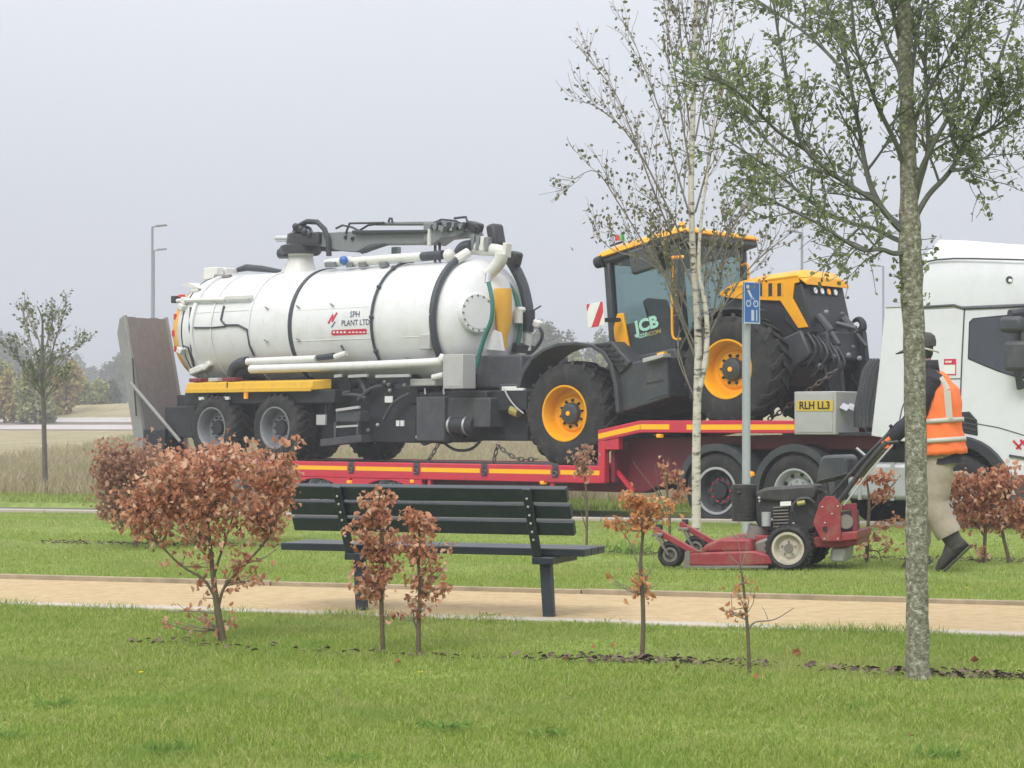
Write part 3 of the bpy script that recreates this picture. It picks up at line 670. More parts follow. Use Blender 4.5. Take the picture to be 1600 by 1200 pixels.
for px, py in ((289, 470), (285, 480), (283, 548)): MB().obox(TT(px, py, .05), (.12, .12, .10), Matrix.Rotation(.4, 3, 'Y')).build('clamp', 'white_part', TK, bevel=.015)
MB().obox(TT(274, 468, .06), (.12, .10, .12), Matrix.Rotation(0, 3, 'Y')).build('rear_lamp', 'crane_dark', TK, bevel=.01)
MB().obox(TT(284, 463, .04), (.10, .08, .06), Matrix.Rotation(0, 3, 'Y')).build('rear_lamp', 'lamp_red', TK, bevel=.01)
# hinge brackets and flap on top of the rear
def topbox(px0, px1, py0, py1, t0, t1, mat, name, bev=.015):
    tm = (t0+t1)/2; s0, z1 = SP(px0, py0, tm); s1, z0 = SP(px1, py1, tm)
    return MB().box((s0, t0, z0), (s1, t1, z1)).build(name, mat, TK, bevel=bev)
topbox(323, 344, 419, 436, 1.0, 1.16, 'white_part', 'hinge_lug'); topbox(323, 344, 419, 436, 1.4, 1.56, 'white_part', 'hinge_lug')
MB().tube([S3(337, 433, .98), S3(360, 433, .98)], .05, 10).build('hinge_pin', 'mower_metal', TK)
MB().prism([(SP(297, 447, .8)[0], SP(297, 447, .8)[1]), (SP(312, 443, .8)[0], SP(312, 443, .8)[1]), (SP(330, 452, .8)[0], SP(330, 452, .8)[1]), (SP(315, 446, .8)[0], SP(315, 450, .8)[1])], .55, 1.1).build('rain_lip', 'white_part', TK)
MB().tube([S3(302, 455, .6), S3(312, 452, .6)], .05, 10).build('valve', 'white_part', TK)
MB().tube([S3(x, y, 1.5) for x, y in ((362, 424), (385, 418), (410, 420), (445, 425))], [.03, .06, .055, .03], 8).build('top_hose', 'hose_dark', TK)
topbox(345, 362, 420, 433, 1.2, 1.5, 'white_part', 'bracket')
# crane pedestal, slew head, arm in three members
cs, cz = SP(470, 420, TC)
MB().lathe([(.33, 3.62), (.24, 3.82), (.20, 4.0), (.22, 4.03)], 'z', (cs, TC, 0), n=20).build('crane_pedestal', 'white_part', TK)
MB().prism([(cs-.55, 3.68), (cs-.15, 3.72), (cs-.17, 4.02)], TC-.02, TC+.02).build('pedestal_rib', 'white_part', TK)
hd = MB().lathe([(.30, 4.02), (.34, 4.06), (.34, 4.16), (.24, 4.20), (.22, 4.36), (.10, 4.42)], 'z', (cs, TC, 0), n=16).build('slew_head', 'crane_dark', TK)
MB().tube([S3(438, 396, 1.2), S3(460, 396, 1.2)], .09, 10).build('slew_motor', 'crane_dark', hd)
MB().tube([S3(433, 373, 1.25), S3(462, 373, 1.25)], .055, 12).build('ram_end', 'steel', hd)
MB().box((SP(455, 380, 1.1)[0], 1.05, SP(455, 386, 1.1)[1]), (SP(500, 366, 1.1)[0], 1.5, SP(500, 362, 1.1)[1])).build('head_frame', 'crane_dark', hd, bevel=.03)
MB().tube([S3(x, y, 1.1) for x, y in ((462, 366), (470, 351), (480, 346), (496, 347), (507, 358), (513, 375), (514, 400))], .045, 8).build('hydraulic_hose', 'crane_dark', hd)
MB().tube([S3(x, y, 1.2) for x, y in ((458, 365), (462, 355), (474, 352), (484, 357), (490, 370))], .03, 8).build('hydraulic_hose', 'crane_dark', hd)
for px, py in ((462, 354), (470, 358), (476, 362), (484, 366)): MB().ball(S3(px, py, 1.05), .06, 6).build('valve_block', 'crane_dark', hd)
def beam(name, pts, t0, t1, mat, parent=TK, bev=.015): return MB().prism([SP(x, y, (t0+t1)/2) for x, y in pts], t0, t1).build(name, mat, parent, bevel=bev)
arm = beam('main_arm', [(495, 366), (540, 363), (668, 361), (690, 364), (690, 382), (590, 383), (565, 395), (540, 393), (495, 382)], 1.14, 1.40, 'crane_grey')
for px, py in ((540, 371), (551, 373)): MB().tube([S3(px, py, 1.12), S3(px, py, 1.15)], .035, 10).build('pivot_pin', 'ink', arm)
beam('under_ram', [(505, 386), (540, 384), (540, 392), (505, 393)], 1.2, 1.34, 'crane_dark', arm)
beam('lower_link', [(558, 392), (600, 380), (610, 382), (566, 397)], 1.10, 1.14, 'crane_dark', arm)
beam('upper_ram', [(552, 360), (670, 359), (670, 364), (552, 366)], 1.05, 1.13, 'crane_dark', arm)
beam('second_arm', [(582, 348), (700, 346), (730, 348), (730, 352), (582, 352)], 1.14, 1.34, 'crane_grey', arm)
beam('arm_knuckle', [(672, 349), (720, 347), (732, 354), (738, 362), (720, 372), (700, 374), (686, 384), (672, 378)], 1.10, 1.42, 'crane_grey', arm)
beam('arm_tip', [(715, 358), (748, 362), (752, 374), (722, 371)], 1.16, 1.36, 'crane_grey', arm)
rc = random.Random(5)
for i in range(16):
    px, py = 676+i*3.4+rc.uniform(-1, 1), 352+rc.uniform(-4, 6)
    MB().obox(S3(px, py, 1.04+rc.uniform(0, .06)), (.05, .06, .08), Matrix.Rotation(rc.uniform(-.5, .5), 3, 'Y')).build('fitting', rc.choice(['crane_dark', 'crane_grey', 'steel', 'crane_dark']), arm)
for pts in (((525, 357), (535, 352), (550, 355), (562, 361)), ((562, 360), (575, 352), (590, 350)), ((670, 352), (690, 343), (712, 345), (724, 352)), ((722, 351), (738, 349), (748, 356), (746, 366)), ((540, 365), (546, 350), (546, 349), (600, 348)), ((607, 347), (609, 341), (612, 341), (613, 347))):
    MB().tube([S3(x, y, 1.12) for x, y in pts], .018, 6).build('hydraulic_pipe', 'crane_dark', arm)
MB().tube([S3(671, 358, 1.1), S3(671, 384, 1.1)], .035, 8).build('arm_rest_post', 'white_part', TK)
for px in (680, 687): MB().tube([S3(px, 378, 1.2), S3(px, 412, 1.2)], .022, 8).build('arm_rest_leg', 'crane_dark', TK)
MB().tube([S3(x, y, 1.14) for x, y in ((710, 341), (728, 339), (731, 350))], .02, 6).build('aerial_bracket', 'crane_dark', arm)
MB().obox(S3(742, 354, 1.2), (.22, .2, .14), Matrix.Rotation(.3, 3, 'Y')).build('rotator', 'crane_dark', arm, bevel=.03)
MB().box(S3(611, 386, 1.5), S3(627, 397, 1.6)).build('top_camera', 'crane_grey', TK, bevel=.01)
# filling pipe along the top
pp = MB().tube([S3(552, 409, .95), S3(660, 401, .95)], .075, 14).build('filling_pipe', 'white_part', TK)
MB().tube([S3(661, 401, .95), S3(692, 398, .95)], .072, 14).build('rubber_sleeve', 'hose_dark', TK)
MB().ball(S3(702, 399, .95), .10, 10).build('pipe_end', 'white_part', TK)
MB().tube([S3(510, 412, .95), S3(552, 407, .95)], .07, 10).build('valve_body', 'white_part', TK)
MB().ball(S3(537, 407, .85), .075, 8).build('valve_cap', 'sign_blue', TK)
for px in (515, 522, 548, 568, 600): MB().obox(S3(px, 413, .9), (.14, .1, .09), Matrix.Rotation(.2, 3, 'X')).build('pipe_saddle', 'crane_grey', TK, bevel=.01)
# front dome fittings
def dome_pt(phi, el=0, out=0):     # phi from the axis towards the viewer
    n_ = Vector((math.cos(phi)/.46, -math.sin(phi)*math.cos(el)/TR, math.sin(el)/TR)).normalized()
    return Vector((sF+.46*math.cos(phi)*math.cos(el), TC-TR*math.sin(phi)*math.cos(el), TZ+TR*math.sin(el)))+n_*out, n_
c_, n_ = dome_pt(R(35), R(6))
q_ = n_.to_track_quat('Z', 'Y').to_matrix()
mh = MB(); ml = []
mhm = MB().lathe([(.30, -.10), (.30, .045), (.285, .06), (.24, .06), (.24, .066), (.001, .068)], 'z', (0, 0, 0), n=40)
mhm.v = [tuple(c_+q_ @ Vector(v)) for v in mhm.v]; man = mhm.build('manhole_cover', 'tank_white', TK)
bl = MB()
for i in range(16):
    a = 2*math.pi*i/16; p = c_+q_ @ Vector((.262*math.cos(a), .262*math.sin(a), .066)); bl.ball(p, .017, 5)
bl.build('cover_bolts', 'crane_grey', man, kind='stuff')
def DP(px, py, t): return S3(px, py, t)
fs0, fz0 = SP(787, 449, .95); _, fz1 = SP(787, 545, .95)
fx = sF+.52
MB().lathe([(.001, fz0), (.135, fz0), (.135, fz0-.5), (.06, fz1+.16), (.055, fz1), (.001, fz1)], 'z', (SP(786, 449, 1.18)[0], 1.18, 0), n=20).build('yellow_funnel', 'funnel_yellow', TK)
def hose(name, mat, pts, r): 
    return MB().tube(smooth_path([S3(x, y, t) for x, y, t in pts]), r, 10).build(name, mat, TK)
def smooth_path(P, k=5):
    P = [Vector(p) for p in P]; o = []
    for i in range(len(P)-1):
        a, b, c, d = P[max(i-1, 0)], P[i], P[i+1], P[min(i+2, len(P)-1)]
        for j in range(k):
            u = j/k; o.append(.5*((2*b)+(c-a)*u+(2*a-5*b+4*c-d)*u*u+(3*b-a-3*c+d)*u**3))
    return o+[P[-1]]
hose('green_hose', 'hose_teal', ((763, 440, .72), (769, 470, .68), (768, 498, .66), (758, 525, .64), (750, 550, .62), (744, 575, .6)), .034)
hose('green_hose', 'hose_teal', ((793, 442, 1.55), (805, 462, 1.6), (812, 488, 1.62), (813, 515, 1.6), (808, 540, 1.55)), .038)
hose('big_hose', 'hose_dark', ((782, 392, 1.7), (798, 408, 1.75), (815, 440, 1.8), (824, 475, 1.8), (826, 500, 1.8), (825, 518, 1.8)), .085)
MB().tube([S3(826, 486, 1.8), S3(826, 505, 1.8)], .10, 12).build('hose_coupling', 'crane_dark', TK)
MB().tube([S3(824, 517, 1.8), S3(823, 548, 1.8)], .07, 12).build('down_pipe', 'white_part', TK)
hose('big_hose', 'hose_dark', ((716, 408, 1.1), (717, 395, 1.1), (724, 386, 1.1), (737, 383, 1.1)), .085)
MB().tube([S3(720, 407, 1.0), S3(706, 420, .95), S3(696, 425, .9)], .06, 10).build('elbow', 'white_part', TK)
MB().tube([S3(732, 385, 1.2), S3(760, 389, 1.2), S3(790, 393, 1.2)], [.12, .11, .08], 12).build('valve_body', 'white_part', TK)
for px, py in ((742, 378), (750, 380), (757, 381), (764, 382), (792, 391)): MB().obox(S3(px, py, 1.15), (.07, .14, .22), Matrix.Rotation(.1, 3, 'Y')).build('flange', rc.choice(['white_part', 'crane_grey']), TK, bevel=.01)
MB().tube(smooth_path([S3(x, y, 1.1) for x, y in ((784, 396), (781, 408), (772, 420), (763, 428))]), .10, 14).build('elbow_pipe', 'white_part', TK)
MB().tube([S3(764, 427, .75), S3(762, 442, .72)], .05, 10).build('hose_tail', 'steel', TK)
MB().obox(S3(775, 368, 1.3), (.18, .25, .35), Matrix.Rotation(-.2, 3, 'Y')).build('ejector', 'crane_dark', TK, bevel=.05)
MB().obox(S3(805, 404, 1.7), (.16, .2, .22), Matrix.Rotation(.3, 3, 'Y')).build('pipe_clamp', 'crane_dark', TK, bevel=.04)
MB().obox(S3(785, 436, 1.5), (.12, .12, .12), Matrix.Rotation(.3, 3, 'Y')).build('tap', 'mower_metal', TK, bevel=.03)
MB().tube([S3(808, 484, 1.45), S3(818, 484, 1.6)], .045, 8).build('stub_pipe', 'white_part', TK); MB().tube([S3(810, 485, 1.5), S3(810, 505, 1.5)], .07, 10).build('sight_pot', 'white_part', TK)
MB().tube([S3(831, 487, 1.8), S3(845, 478, 1.8)], .012, 6).build('lever', 'crane_dark', TK)
MB().obox(S3(838, 506, 1.85), (.2, .12, .12), Matrix.Rotation(.3, 3, 'Y')).build('valve', 'white_part', TK, bevel=.03)
hose('drain_hose', 'crane_dark', ((841, 508, 1.85), (847, 520, 1.85), (845, 532, 1.85), (836, 545, 1.85), (822, 556, 1.8)), .028)
MB().prism([SP(812, 551, 1.7), SP(815, 536, 1.7), (SP(822, 540, 1.7)), (SP(820, 552, 1.7))], 1.5, 1.9).build('chock', 'crane_dark', TK)
# sheet at the foot of the dome
MB().prism([SP(757, 546, 1.0), SP(775, 516, 1.0), SP(784, 520, 1.0), SP(789, 548, 1.0)], .95, 1.0).build('splash_plate', 'tank_white', TK)
# side pipes
MB().tube([S3(387, 565.5, .22), S3(495, 561, .22)], .062, 12).build('side_pipe', 'white_part', TK)
MB().tube(smooth_path([S3(392, 577, .18), S3(520, 573, .18), S3(600, 570, .18), S3(680, 566, .18), S3(690, 562, .19), S3(694, 556, .22)]), .068, 12).build('side_pipe', 'white_part', TK)
hose('tank_hose', 'hose_dark', ((362, 586, .35), (366, 574, .32), (376, 567, .28), (386, 565, .22)), .085)
MB().tube([S3(370, 585, .5), S3(395, 575, .5)], .16, 12).build('hose_reel', 'hose_dark', TK)
MB().tube([S3(497, 559, .2), S3(522, 556, .2)], .05, 10).build('hose_end', 'hose_dark', TK); MB().tube([S3(523, 558, .2), S3(541, 552, .25)], .045, 10).build('nozzle', 'white_part', TK)
MB().tube([S3(533, 540, .3), S3(539, 550, .3)], .02, 6).build('handle', 'crane_dark', TK)
MB().obox(S3(312, 578, .5), (.35, .2, .12), Matrix.Rotation(-.25, 3, 'Y')).build('tap_cover', 'white_part', TK, bevel=.03); MB().obox(S3(328, 572, .5), (.2, .2, .1), Matrix.Rotation(-.6, 3, 'Y')).build('tap_handle', 'white_part', TK, bevel=.03)
b0, b1 = SP(661, 523, TC-TR), SP(677, 546, TC-TR)
MB().box((b0[0], .22, b1[1]), (b1[0], .5, b0[1])).build('junction_box', 'locker_grey', TK, bevel=.015)
# grey locker by the drawbar
a0, a1 = SP(692, 554, .05), SP(723, 607, .05)
lk2 = MB().box((a0[0], .05, a1[1]), (a1[0], .34, a0[1])).build('side_locker', 'locker_grey', TK, bevel=.008)
MB().box((a0[0]+.03, .043, a1[1]+.03), (a1[0]-.03, .05, a0[1]-.03)).build('locker_door', 'locker_grey', lk2, bevel=.004)
# yellow side box with a chamfered end
y0, y1, y2 = SP(290, 602), SP(487, 592), SP(523, 592)
yz0, yz1 = 1.755, 1.93
yb = MB(); 
yb.add([(y0[0], .0, yz0), (y1[0], .0, yz0), (y1[0]+.14, .30, yz0+.02), (y0[0], .34, yz0), (y0[0], .02, yz1-.03), (y1[0], .02, yz1-.03), (y1[0]+.14, .30, yz1), (y0[0], .34, yz1)], [(3,2,1,0),(4,5,6,7),(0,1,5,4),(1,2,6,5),(2,3,7,6),(3,0,4,7)])
ybo = yb.build('hose_tray', 'trailer_yellow', TK, bevel=.012)
MB().box((y0[0], -.012, yz0-.02), (y1[0]-.01, .004, yz0+.05)).build('tray_lip', 'trailer_yellow', ybo, bevel=.006)
MB().box((y0[0]+1.0, -.004, yz0+.05), (y0[0]+1.012, .012, yz1-.03)).build('tray_joint', 'ink', ybo)
for a, b, m_ in ((300, 318, 'frame_red'), (330, 345, 'locker_grey'), (352, 372, 'frame_red')):
    MB().box((SP(a, 600, .15)[0], .08, yz1-.01), (SP(b, 600, .15)[0], .26, yz1+.05)).build('hose_clip', m_, ybo, bevel=.01)
# chassis
for t in (.55, 1.75):
    MB().prism([(-8.9, 1.40), (-1.2, 1.42), (-1.2, 1.72), (-8.9, 1.72)], t, t+.24).build('chassis_beam', 'chassis', TK, bevel=.012)
for i in range(6):
    s = -8.3+i*1.15; MB().prism([(s-.12, 1.5), (s+.12, 1.5), (s+.2, 1.98), (s-.2, 1.98)], .6, 1.95).build('tank_saddle', 'chassis', TK)
MB().box((-8.75, .15, 1.0), (-8.0, 2.4, 1.52)).build('rear_bumper', 'chassis', TK, bevel=.02)
for px in (318, 330, 343, 357): MB().box((SP(px-4, 613, .1)[0], .05, 1.62), (SP(px+4, 613, .1)[0], .09, 1.67)).build('marker', 'pale' if px != 330 else 'crane_grey', TK)
s, z = SP(385, 618, .06); MB().box((s-.03, .03, z-.05), (s+.03, .07, z+.05)).build('marker', 'amber', TK)
MB().box((-8.2, .12, 1.55), (-4.7, .5, 1.76)).build('side_frame', 'chassis', TK, bevel=.015)
MB().prism([(-7.05, 1.72), (-6.2, 1.72), (-6.35, 1.2), (-6.85, 1.2)], .5, 1.9).build('suspension_box', 'chassis', TK)
# middle of the chassis: tanks, pump, steps, panels
def cbox(px0, px1, py0, py1, t0, t1, mat, name, bev=.02):
    s0, z1 = SP(px0, py0, t0); s1, z0 = SP(px1, py1, t0); return MB().box((s0, t0, z0), (s1, t1, z1)).build(name, mat, TK, bevel=bev)
cbox(502, 650, 608, 692, .45, 1.9, 'chassis', 'pump_housing'); cbox(650, 694, 620, 690, .30, 1.2, 'chassis_grey', 'side_tank')
cbox(655, 760, 612, 640, .42, 1.7, 'chassis', 'drawbar_beam'); cbox(690, 766, 622, 668, .38, .9, 'chassis_grey', 'battery_box')
cbox(690, 825, 640, 689, .75, 1.7, 'chassis', 'drawbar_box'); cbox(560, 640, 600, 650, .5, 1.4, 'chassis', 'gearbox', .08)
cbox(735, 815, 556, 606, .78, 1.9, 'chassis_grey', 'front_frame', .03)
for px in (708, 732): MB().tube([S3(px-1, 665, .45), S3(px+2, 665, .45)], .15, 18).build('tank_strap', 'steel', TK)
MB().tube([S3(697, 665, .45), S3(745, 665, .45)], .145, 18).build('air_tank', 'chassis', TK)
st = cbox(524, 562, 642, 660, .08, .3, 'chassis_grey', 'step_box')
for px in (525, 560): MB().bar(S3(px, 660, .1), S3(px, 688, .1), .05).build('step_side', 'chassis_grey', st)
MB().bar(S3(526, 667, .08), S3(560, 665, .08), .03).build('step_tread', 'locker_grey', st); MB().bar(S3(526, 641, .06), S3(562, 636, .06), .04).build('step_tread', 'locker_grey', st)
MB().bar(S3(508, 692, .1), S3(572, 685, .1), .22, .11).build('step_foot', 'chassis_grey', st, bevel=.01)
cbox(494, 508, 648, 664, .1, .14, 'locker_grey', 'reflector_plate', .004)
for px, py, r_ in ((607, 612, .16), (575, 606, .12), (650, 618, .13), (545, 604, .13)): MB().tube([S3(px-6, py, .42), S3(px+6, py, .6)], r_, 14).build('pump', 'chassis', TK)
for a, b in ((523, 535), (545, 575), (588, 641)): MB().bar(S3(a, 588, .2), S3(b, 586.5, .2), .04, .045).build('rail', 'locker_grey', TK)
cbox(601, 613, 619, 629, .38, .40, 'pale', 'data_plate', .003)
for px in (621, 628): cbox(px-2.5, px+2.5, 657, 666, .42, .45, 'pale', 'tag', .003)
for px, py in ((601, 597), (607, 601), (632, 602), (609, 610), (590, 664), (652, 683), (575, 672)): MB().ball(S3(px, py, .36), .03, 6).build('fitting', 'locker_grey', TK)
for pts in (((515, 640), (520, 622), (535, 617), (560, 618), (572, 622)), ((560, 625), (578, 608), (600, 602)), ((555, 590), (566, 600), (572, 615)), ((600, 655), (615, 630), (640, 615)), ((510, 650), (512, 630), (524, 618), (548, 612))):
    MB().tube(smooth_path([S3(x, y, .3) for x, y in pts]), .03, 8).build('cable_loom', 'chassis_grey', TK)
for pts in (((655, 684), (662, 694), (676, 690), (690, 692), (705, 690)), ((695, 693), (712, 703), (735, 702), (750, 690)), ((690, 600), (680, 612), (650, 613), (630, 610))):
    MB().tube(smooth_path([S3(x, y, .6) for x, y in pts]), .022, 8).build('brake_hose', 'crane_dark', TK)
for px in (664, 693): MB().tube([S3(px, 607, .4), S3(px+1, 616, .4)], .02, 6).build('pipe_clip', 'steel', TK)
cbox(640, 680, 592, 603, .3, .7, 'locker_grey', 'hose_box'); MB().tube([S3(677, 590, .2), S3(694, 586, .2)], .05, 10).build('outlet', 'white_part', TK)
cbox(780, 822, 600, 625, .6, 1.0, 'chassis_grey', 'hitch_block'); cbox(784, 818, 604, 610, .55, .6, 'pale', 'hitch_plate', .004)
MB().tube(smooth_path([S3(x, y, .5) for x, y in ((787, 606), (795, 622), (806, 636), (818, 646))]), .012, 6).build('safety_wire', 'locker_grey', TK)
MB().prism([(-1.9, 1.05), (-.3, 1.0), (-.3, 1.25), (-1.9, 1.5)], 1.05, 1.5).build('drawbar', 'chassis', TK, bevel=.02)
MB().tube([S3(800, 640, .6), S3(812, 645, .6)], .08, 10).build('strap_roll', 'strap', TK)
# wheels
wt = .52
w_a, w_b = SP(338, 668, .1)[0], SP(437, 668, .1)[0]
tw = road_wheel('wheel', TK, (w_b, .0, .645+wt), wt, .44, .315, 'rim_grey', 'chassis', 'plain', 10, .16, 'chassis', 24)
dup(tw, TK, Vector((w_a, .0, .645+wt))-OFF[TK.name])
for s in (w_a, w_b):
    dup(tw, TK, Vector((s, 2.54, .645+wt))-OFF[TK.name], (0, 0, math.pi))
    MB().tube([(s, .3, .645+wt), (s, 2.25, .645+wt)], .09, 10).build('axle', 'chassis', TK)

for i in range(26):
    a0 = rc.uniform(-.2, .75); s0 = rc.uniform(sB+.1, sF-.1); ln = rc.uniform(.12, .4); w_ = rc.uniform(.004, .012)
    MB().add([on_tank(s0-w_, a0, .0015), on_tank(s0+w_, a0, .0015), on_tank(s0+w_*.8, a0-ln*.5, .0015), on_tank(s0-w_*.8, a0-ln*.5, .0015), on_tank(s0+w_*.3, a0-ln, .0015), on_tank(s0-w_*.3, a0-ln, .0015)], [(0, 1, 2, 3), (3, 2, 4, 5)]).build('dirt_streak', 'grime', tank, smooth=0)
# ================= yellow tractor, nose up on the gooseneck =================
hubR, hubF = Vector(SP(889, 646, .12)), Vector(SP(1142, 577, .12))
JA = math.atan2(hubF[1]-hubR[1], hubF[0]-hubR[0]); JW = (hubF-hubR).length; JR = .73
JCc, JSs = math.cos(JA), math.sin(JA)
jbase = Vector((hubR[0]+JSs*JR, hubR[1]-JCc*JR))              # foot of the rear wheel
TR_ = bpy.data.objects.new('tractor', None); col.objects.link(TR_)
TR_.location = (LX+jbase[0]*LC+1.27*LS, LY-jbase[0]*LS+1.27*LC, jbase[1])
TR_.rotation_euler = (Matrix.Rotation(R(-YAW), 3, 'Z') @ Matrix.Rotation(-JA, 3, 'Y')).to_euler()
tag(TR_, 'yellow and black farm tractor tilted nose up on the red trailer', 'tractor')
def JP(px, py, t):
    s, z = SP(px, py, t); s -= jbase[0]; z -= jbase[1]; return (s*JCc+z*JSs, -s*JSs+z*JCc)
def J3(px, py, t): a, b = JP(px, py, t); return Vector((a, t-1.27, b))
def jprism(name, pts, t0, t1, mat, parent=TR_, bev=.015, ref=None):
    rf = t0 if ref is None else ref
    return MB().prism([JP(x, y, rf) for x, y in pts], t0-1.27, t1-1.27).build(name, mat, parent, bevel=bev)
# wheels: deep yellow rims, black hub with an orange cap
def tractor_wheel(pos, rot=(0, 0, 0)):
    h = road_wheel('wheel', TR_, pos, JR-.03, .50, .375, 'tractor_yellow', 'tractor_grey', 'plain', 10, .17, 'chassis', 22)
    h.rotation_euler = rot
    MB().lathe([(.001, .08), (.10, .08), (.14, .10), (.155, .13), (.155, .24)], n=24).build('hub_cover', 'tractor_grey', h)
    MB().lathe([(.001, .06), (.028, .062), (.034, .082)], n=12).build('hub_cap', 'amber', h)
    bb = MB()
    for i in range(10):
        a = 2*math.pi*i/10; bb.lathe([(.001, .135), (.016, .135), (.018, .18)], c=(.18*math.cos(a), 0, .18*math.sin(a)), n=6)
    bb.build('wheel_bolts', 'chassis', h, kind='stuff')
    return h
wr1 = tractor_wheel((0, .02-1.27, JR)); wr2 = dup(wr1, TR_, (JW, .02-1.27, JR), (0, R(14), 0))
for a in (0, JW): dup(wr1, TR_, (a, 2.52-1.27, JR), (0, R(8), math.pi))
for a in (0, JW): MB().tube([(a, -.9, JR), (a, .9, JR)], .13, 12).build('axle', 'chassis', TR_)
# chassis and engine
MB().box((-.5, -.38, .45), (3.1, .38, 1.0)).build('chassis', 'chassis', TR_, bevel=.03)
MB().box((1.1, -.42, .75), (3.3, .42, 1.35)).build('engine', 'chassis', TR_, bevel=.04)
# rear mudguard, ribbed shoulder, side tank
mg = MB()
mgp = [JP(x, y, .0) for x, y in ((806, 606), (812, 582), (826, 560), (846, 545), (870, 536), (898, 534), (925, 538), (944, 549), (956, 568), (964, 600), (968, 645))]
inner = [JP(x, y, .0) for x, y in ((812, 606), (818, 584), (831, 563), (850, 549), (872, 541), (898, 539), (922, 543), (939, 553), (950, 570), (958, 602), (962, 645))]
mg.prism(mgp+inner[::-1], -1.27, -.62).build('rear_mudguard', 'tractor_grey', TR_, bevel=.01)
MB().prism(mgp+inner[::-1], .62, 1.27).build('rear_mudguard', 'tractor_grey', TR_, bevel=.01)
rib = jprism('mudguard_shoulder', ((920, 538), (955, 533), (985, 566), (968, 584), (958, 570), (945, 549)), .05, .75, 'tractor_grey')
for i in range(5):
    p0 = J3(932+i*6.5, 539+i*7.5, .03); p1 = J3(953+i*7, 539+i*8.2, .03); MB().bar(p0, p1, .03, .022).build('rib', 'ink', rib)
jprism('side_tank', ((953, 566), (962, 648), (1046, 621), (1041, 556), (985, 566)), .10, .62, 'tractor_grey', bev=.025)
jprism('tank_panel', ((1008, 566), (1040, 560), (1044, 616), (1012, 626)), .092, .11, 'chassis_grey', bev=.008)
jprism('tank_handle', ((1010, 598), (1036, 593), (1036, 596), (1010, 601)), .085, .095, 'ink', bev=.0)
st = jprism('step_tread', ((1004, 560), (1036, 552), (1036, 558), (1004, 567)), -.02, .16, 'locker_grey', bev=.006)
jprism('step_label', ((1026, 552), (1038, 549), (1037, 553), (1027, 556)), .02, .1, 'stripe_yellow', bev=.002)
jprism('cab_floor', ((960, 563), (1055, 543), (1060, 570), (985, 590)), .35, 2.2, 'tractor_grey', bev=.03)
# cab
cn, cf = .42, 2.12                         # near and far side of the cab
lower = jprism('door_lower', ((972, 508), (1050, 492), (1053, 546), (985, 567)), cn, cn+.03, 'tractor_grey', bev=.01)
def bars(name, a, b, t, wd=.07, parent=TR_, mat='tractor_grey'): MB().bar(J3(*a, t), J3(*b, t), wd).build(name, mat, parent, bevel=.015)
PR = [(951, 404), (962, 560)]; PF = [(1053, 380), (1056, 545)]
for t in (cn, cf):
    dx = 0
    o = (J3(*PR[0], cn), J3(*PR[1], cn), J3(*PF[0], cn), J3(*PF[1], cn))
    sh = Vector((0, t-cn, 0))
    MB().bar(o[0]+sh, o[1]+sh, .10, .14).build('rear_pillar', 'tractor_grey', TR_, bevel=.02)
    MB().bar(o[2]+sh, o[3]+sh, .08, .09).build('front_pillar', 'tractor_grey', TR_, bevel=.02)
    MB().bar(o[0]+sh, o[2]+sh, .08, .08).build('roof_rail', 'tractor_grey', TR_, bevel=.02)
p = [J3(*x, cn) for x in (PR[0], PF[0], PF[1], PR[1])]
W_ = Vector((0, cf-cn, 0))
def pane(name, q, mat='cab_glass', th=.008):
    n_ = (q[1]-q[0]).cross(q[3]-q[0]).normalized()*th; MB().hexa([*q, *[v+n_ for v in q]]).build(name, mat, TR_, smooth=0)
pane('door_glass', [p[0], p[1], p[2], p[3]]); pane('door_glass', [v+W_ for v in p]); pane('windscreen', [p[1], p[1]+W_, p[2]+W_, p[2]]); pane('rear_window', [p[0], p[0]+W_, p[3]+W_, p[3]])
MB().bar(p[3], p[3]+W_, .12, .2).build('rear_sill', 'tractor_grey', TR_); MB().bar(p[2], p[2]+W_, .1, .3).build('dash', 'interior', TR_)
# seat, steering wheel and column inside
sc_ = (p[0]+p[2])/2+Vector((0, (cf-cn)/2, 0))
MB().box((sc_.x-.30, -.26, sc_.z-.62), (sc_.x+.22, .26, sc_.z-.45)).build('seat', 'seat_black', TR_, bevel=.05)
MB().obox((sc_.x-.32, 0, sc_.z-.15), (.14, .50, .68), Matrix.Rotation(R(-8), 3, 'Y')).build('seat_back', 'seat_black', TR_, bevel=.05)
MB().box((sc_.x-.25, -.2, sc_.z-1.0), (sc_.x+.15, .2, sc_.z-.6)).build('seat_base', 'interior', TR_)
MB().tube([(sc_.x+.60, 0, sc_.z-.75), (sc_.x+.42, 0, sc_.z-.30)], .04, 8).build('steering_column', 'interior', TR_)
swm = Matrix.Rotation(R(-25), 3, 'Y'); MB().tube([Vector((sc_.x+.42, 0, sc_.z-.28))+swm @ Vector((.19*math.cos(a), .19*math.sin(a), 0)) for a in np.linspace(0, 6.283, 20)], .014, 6).build('steering_wheel', 'seat_black', TR_)
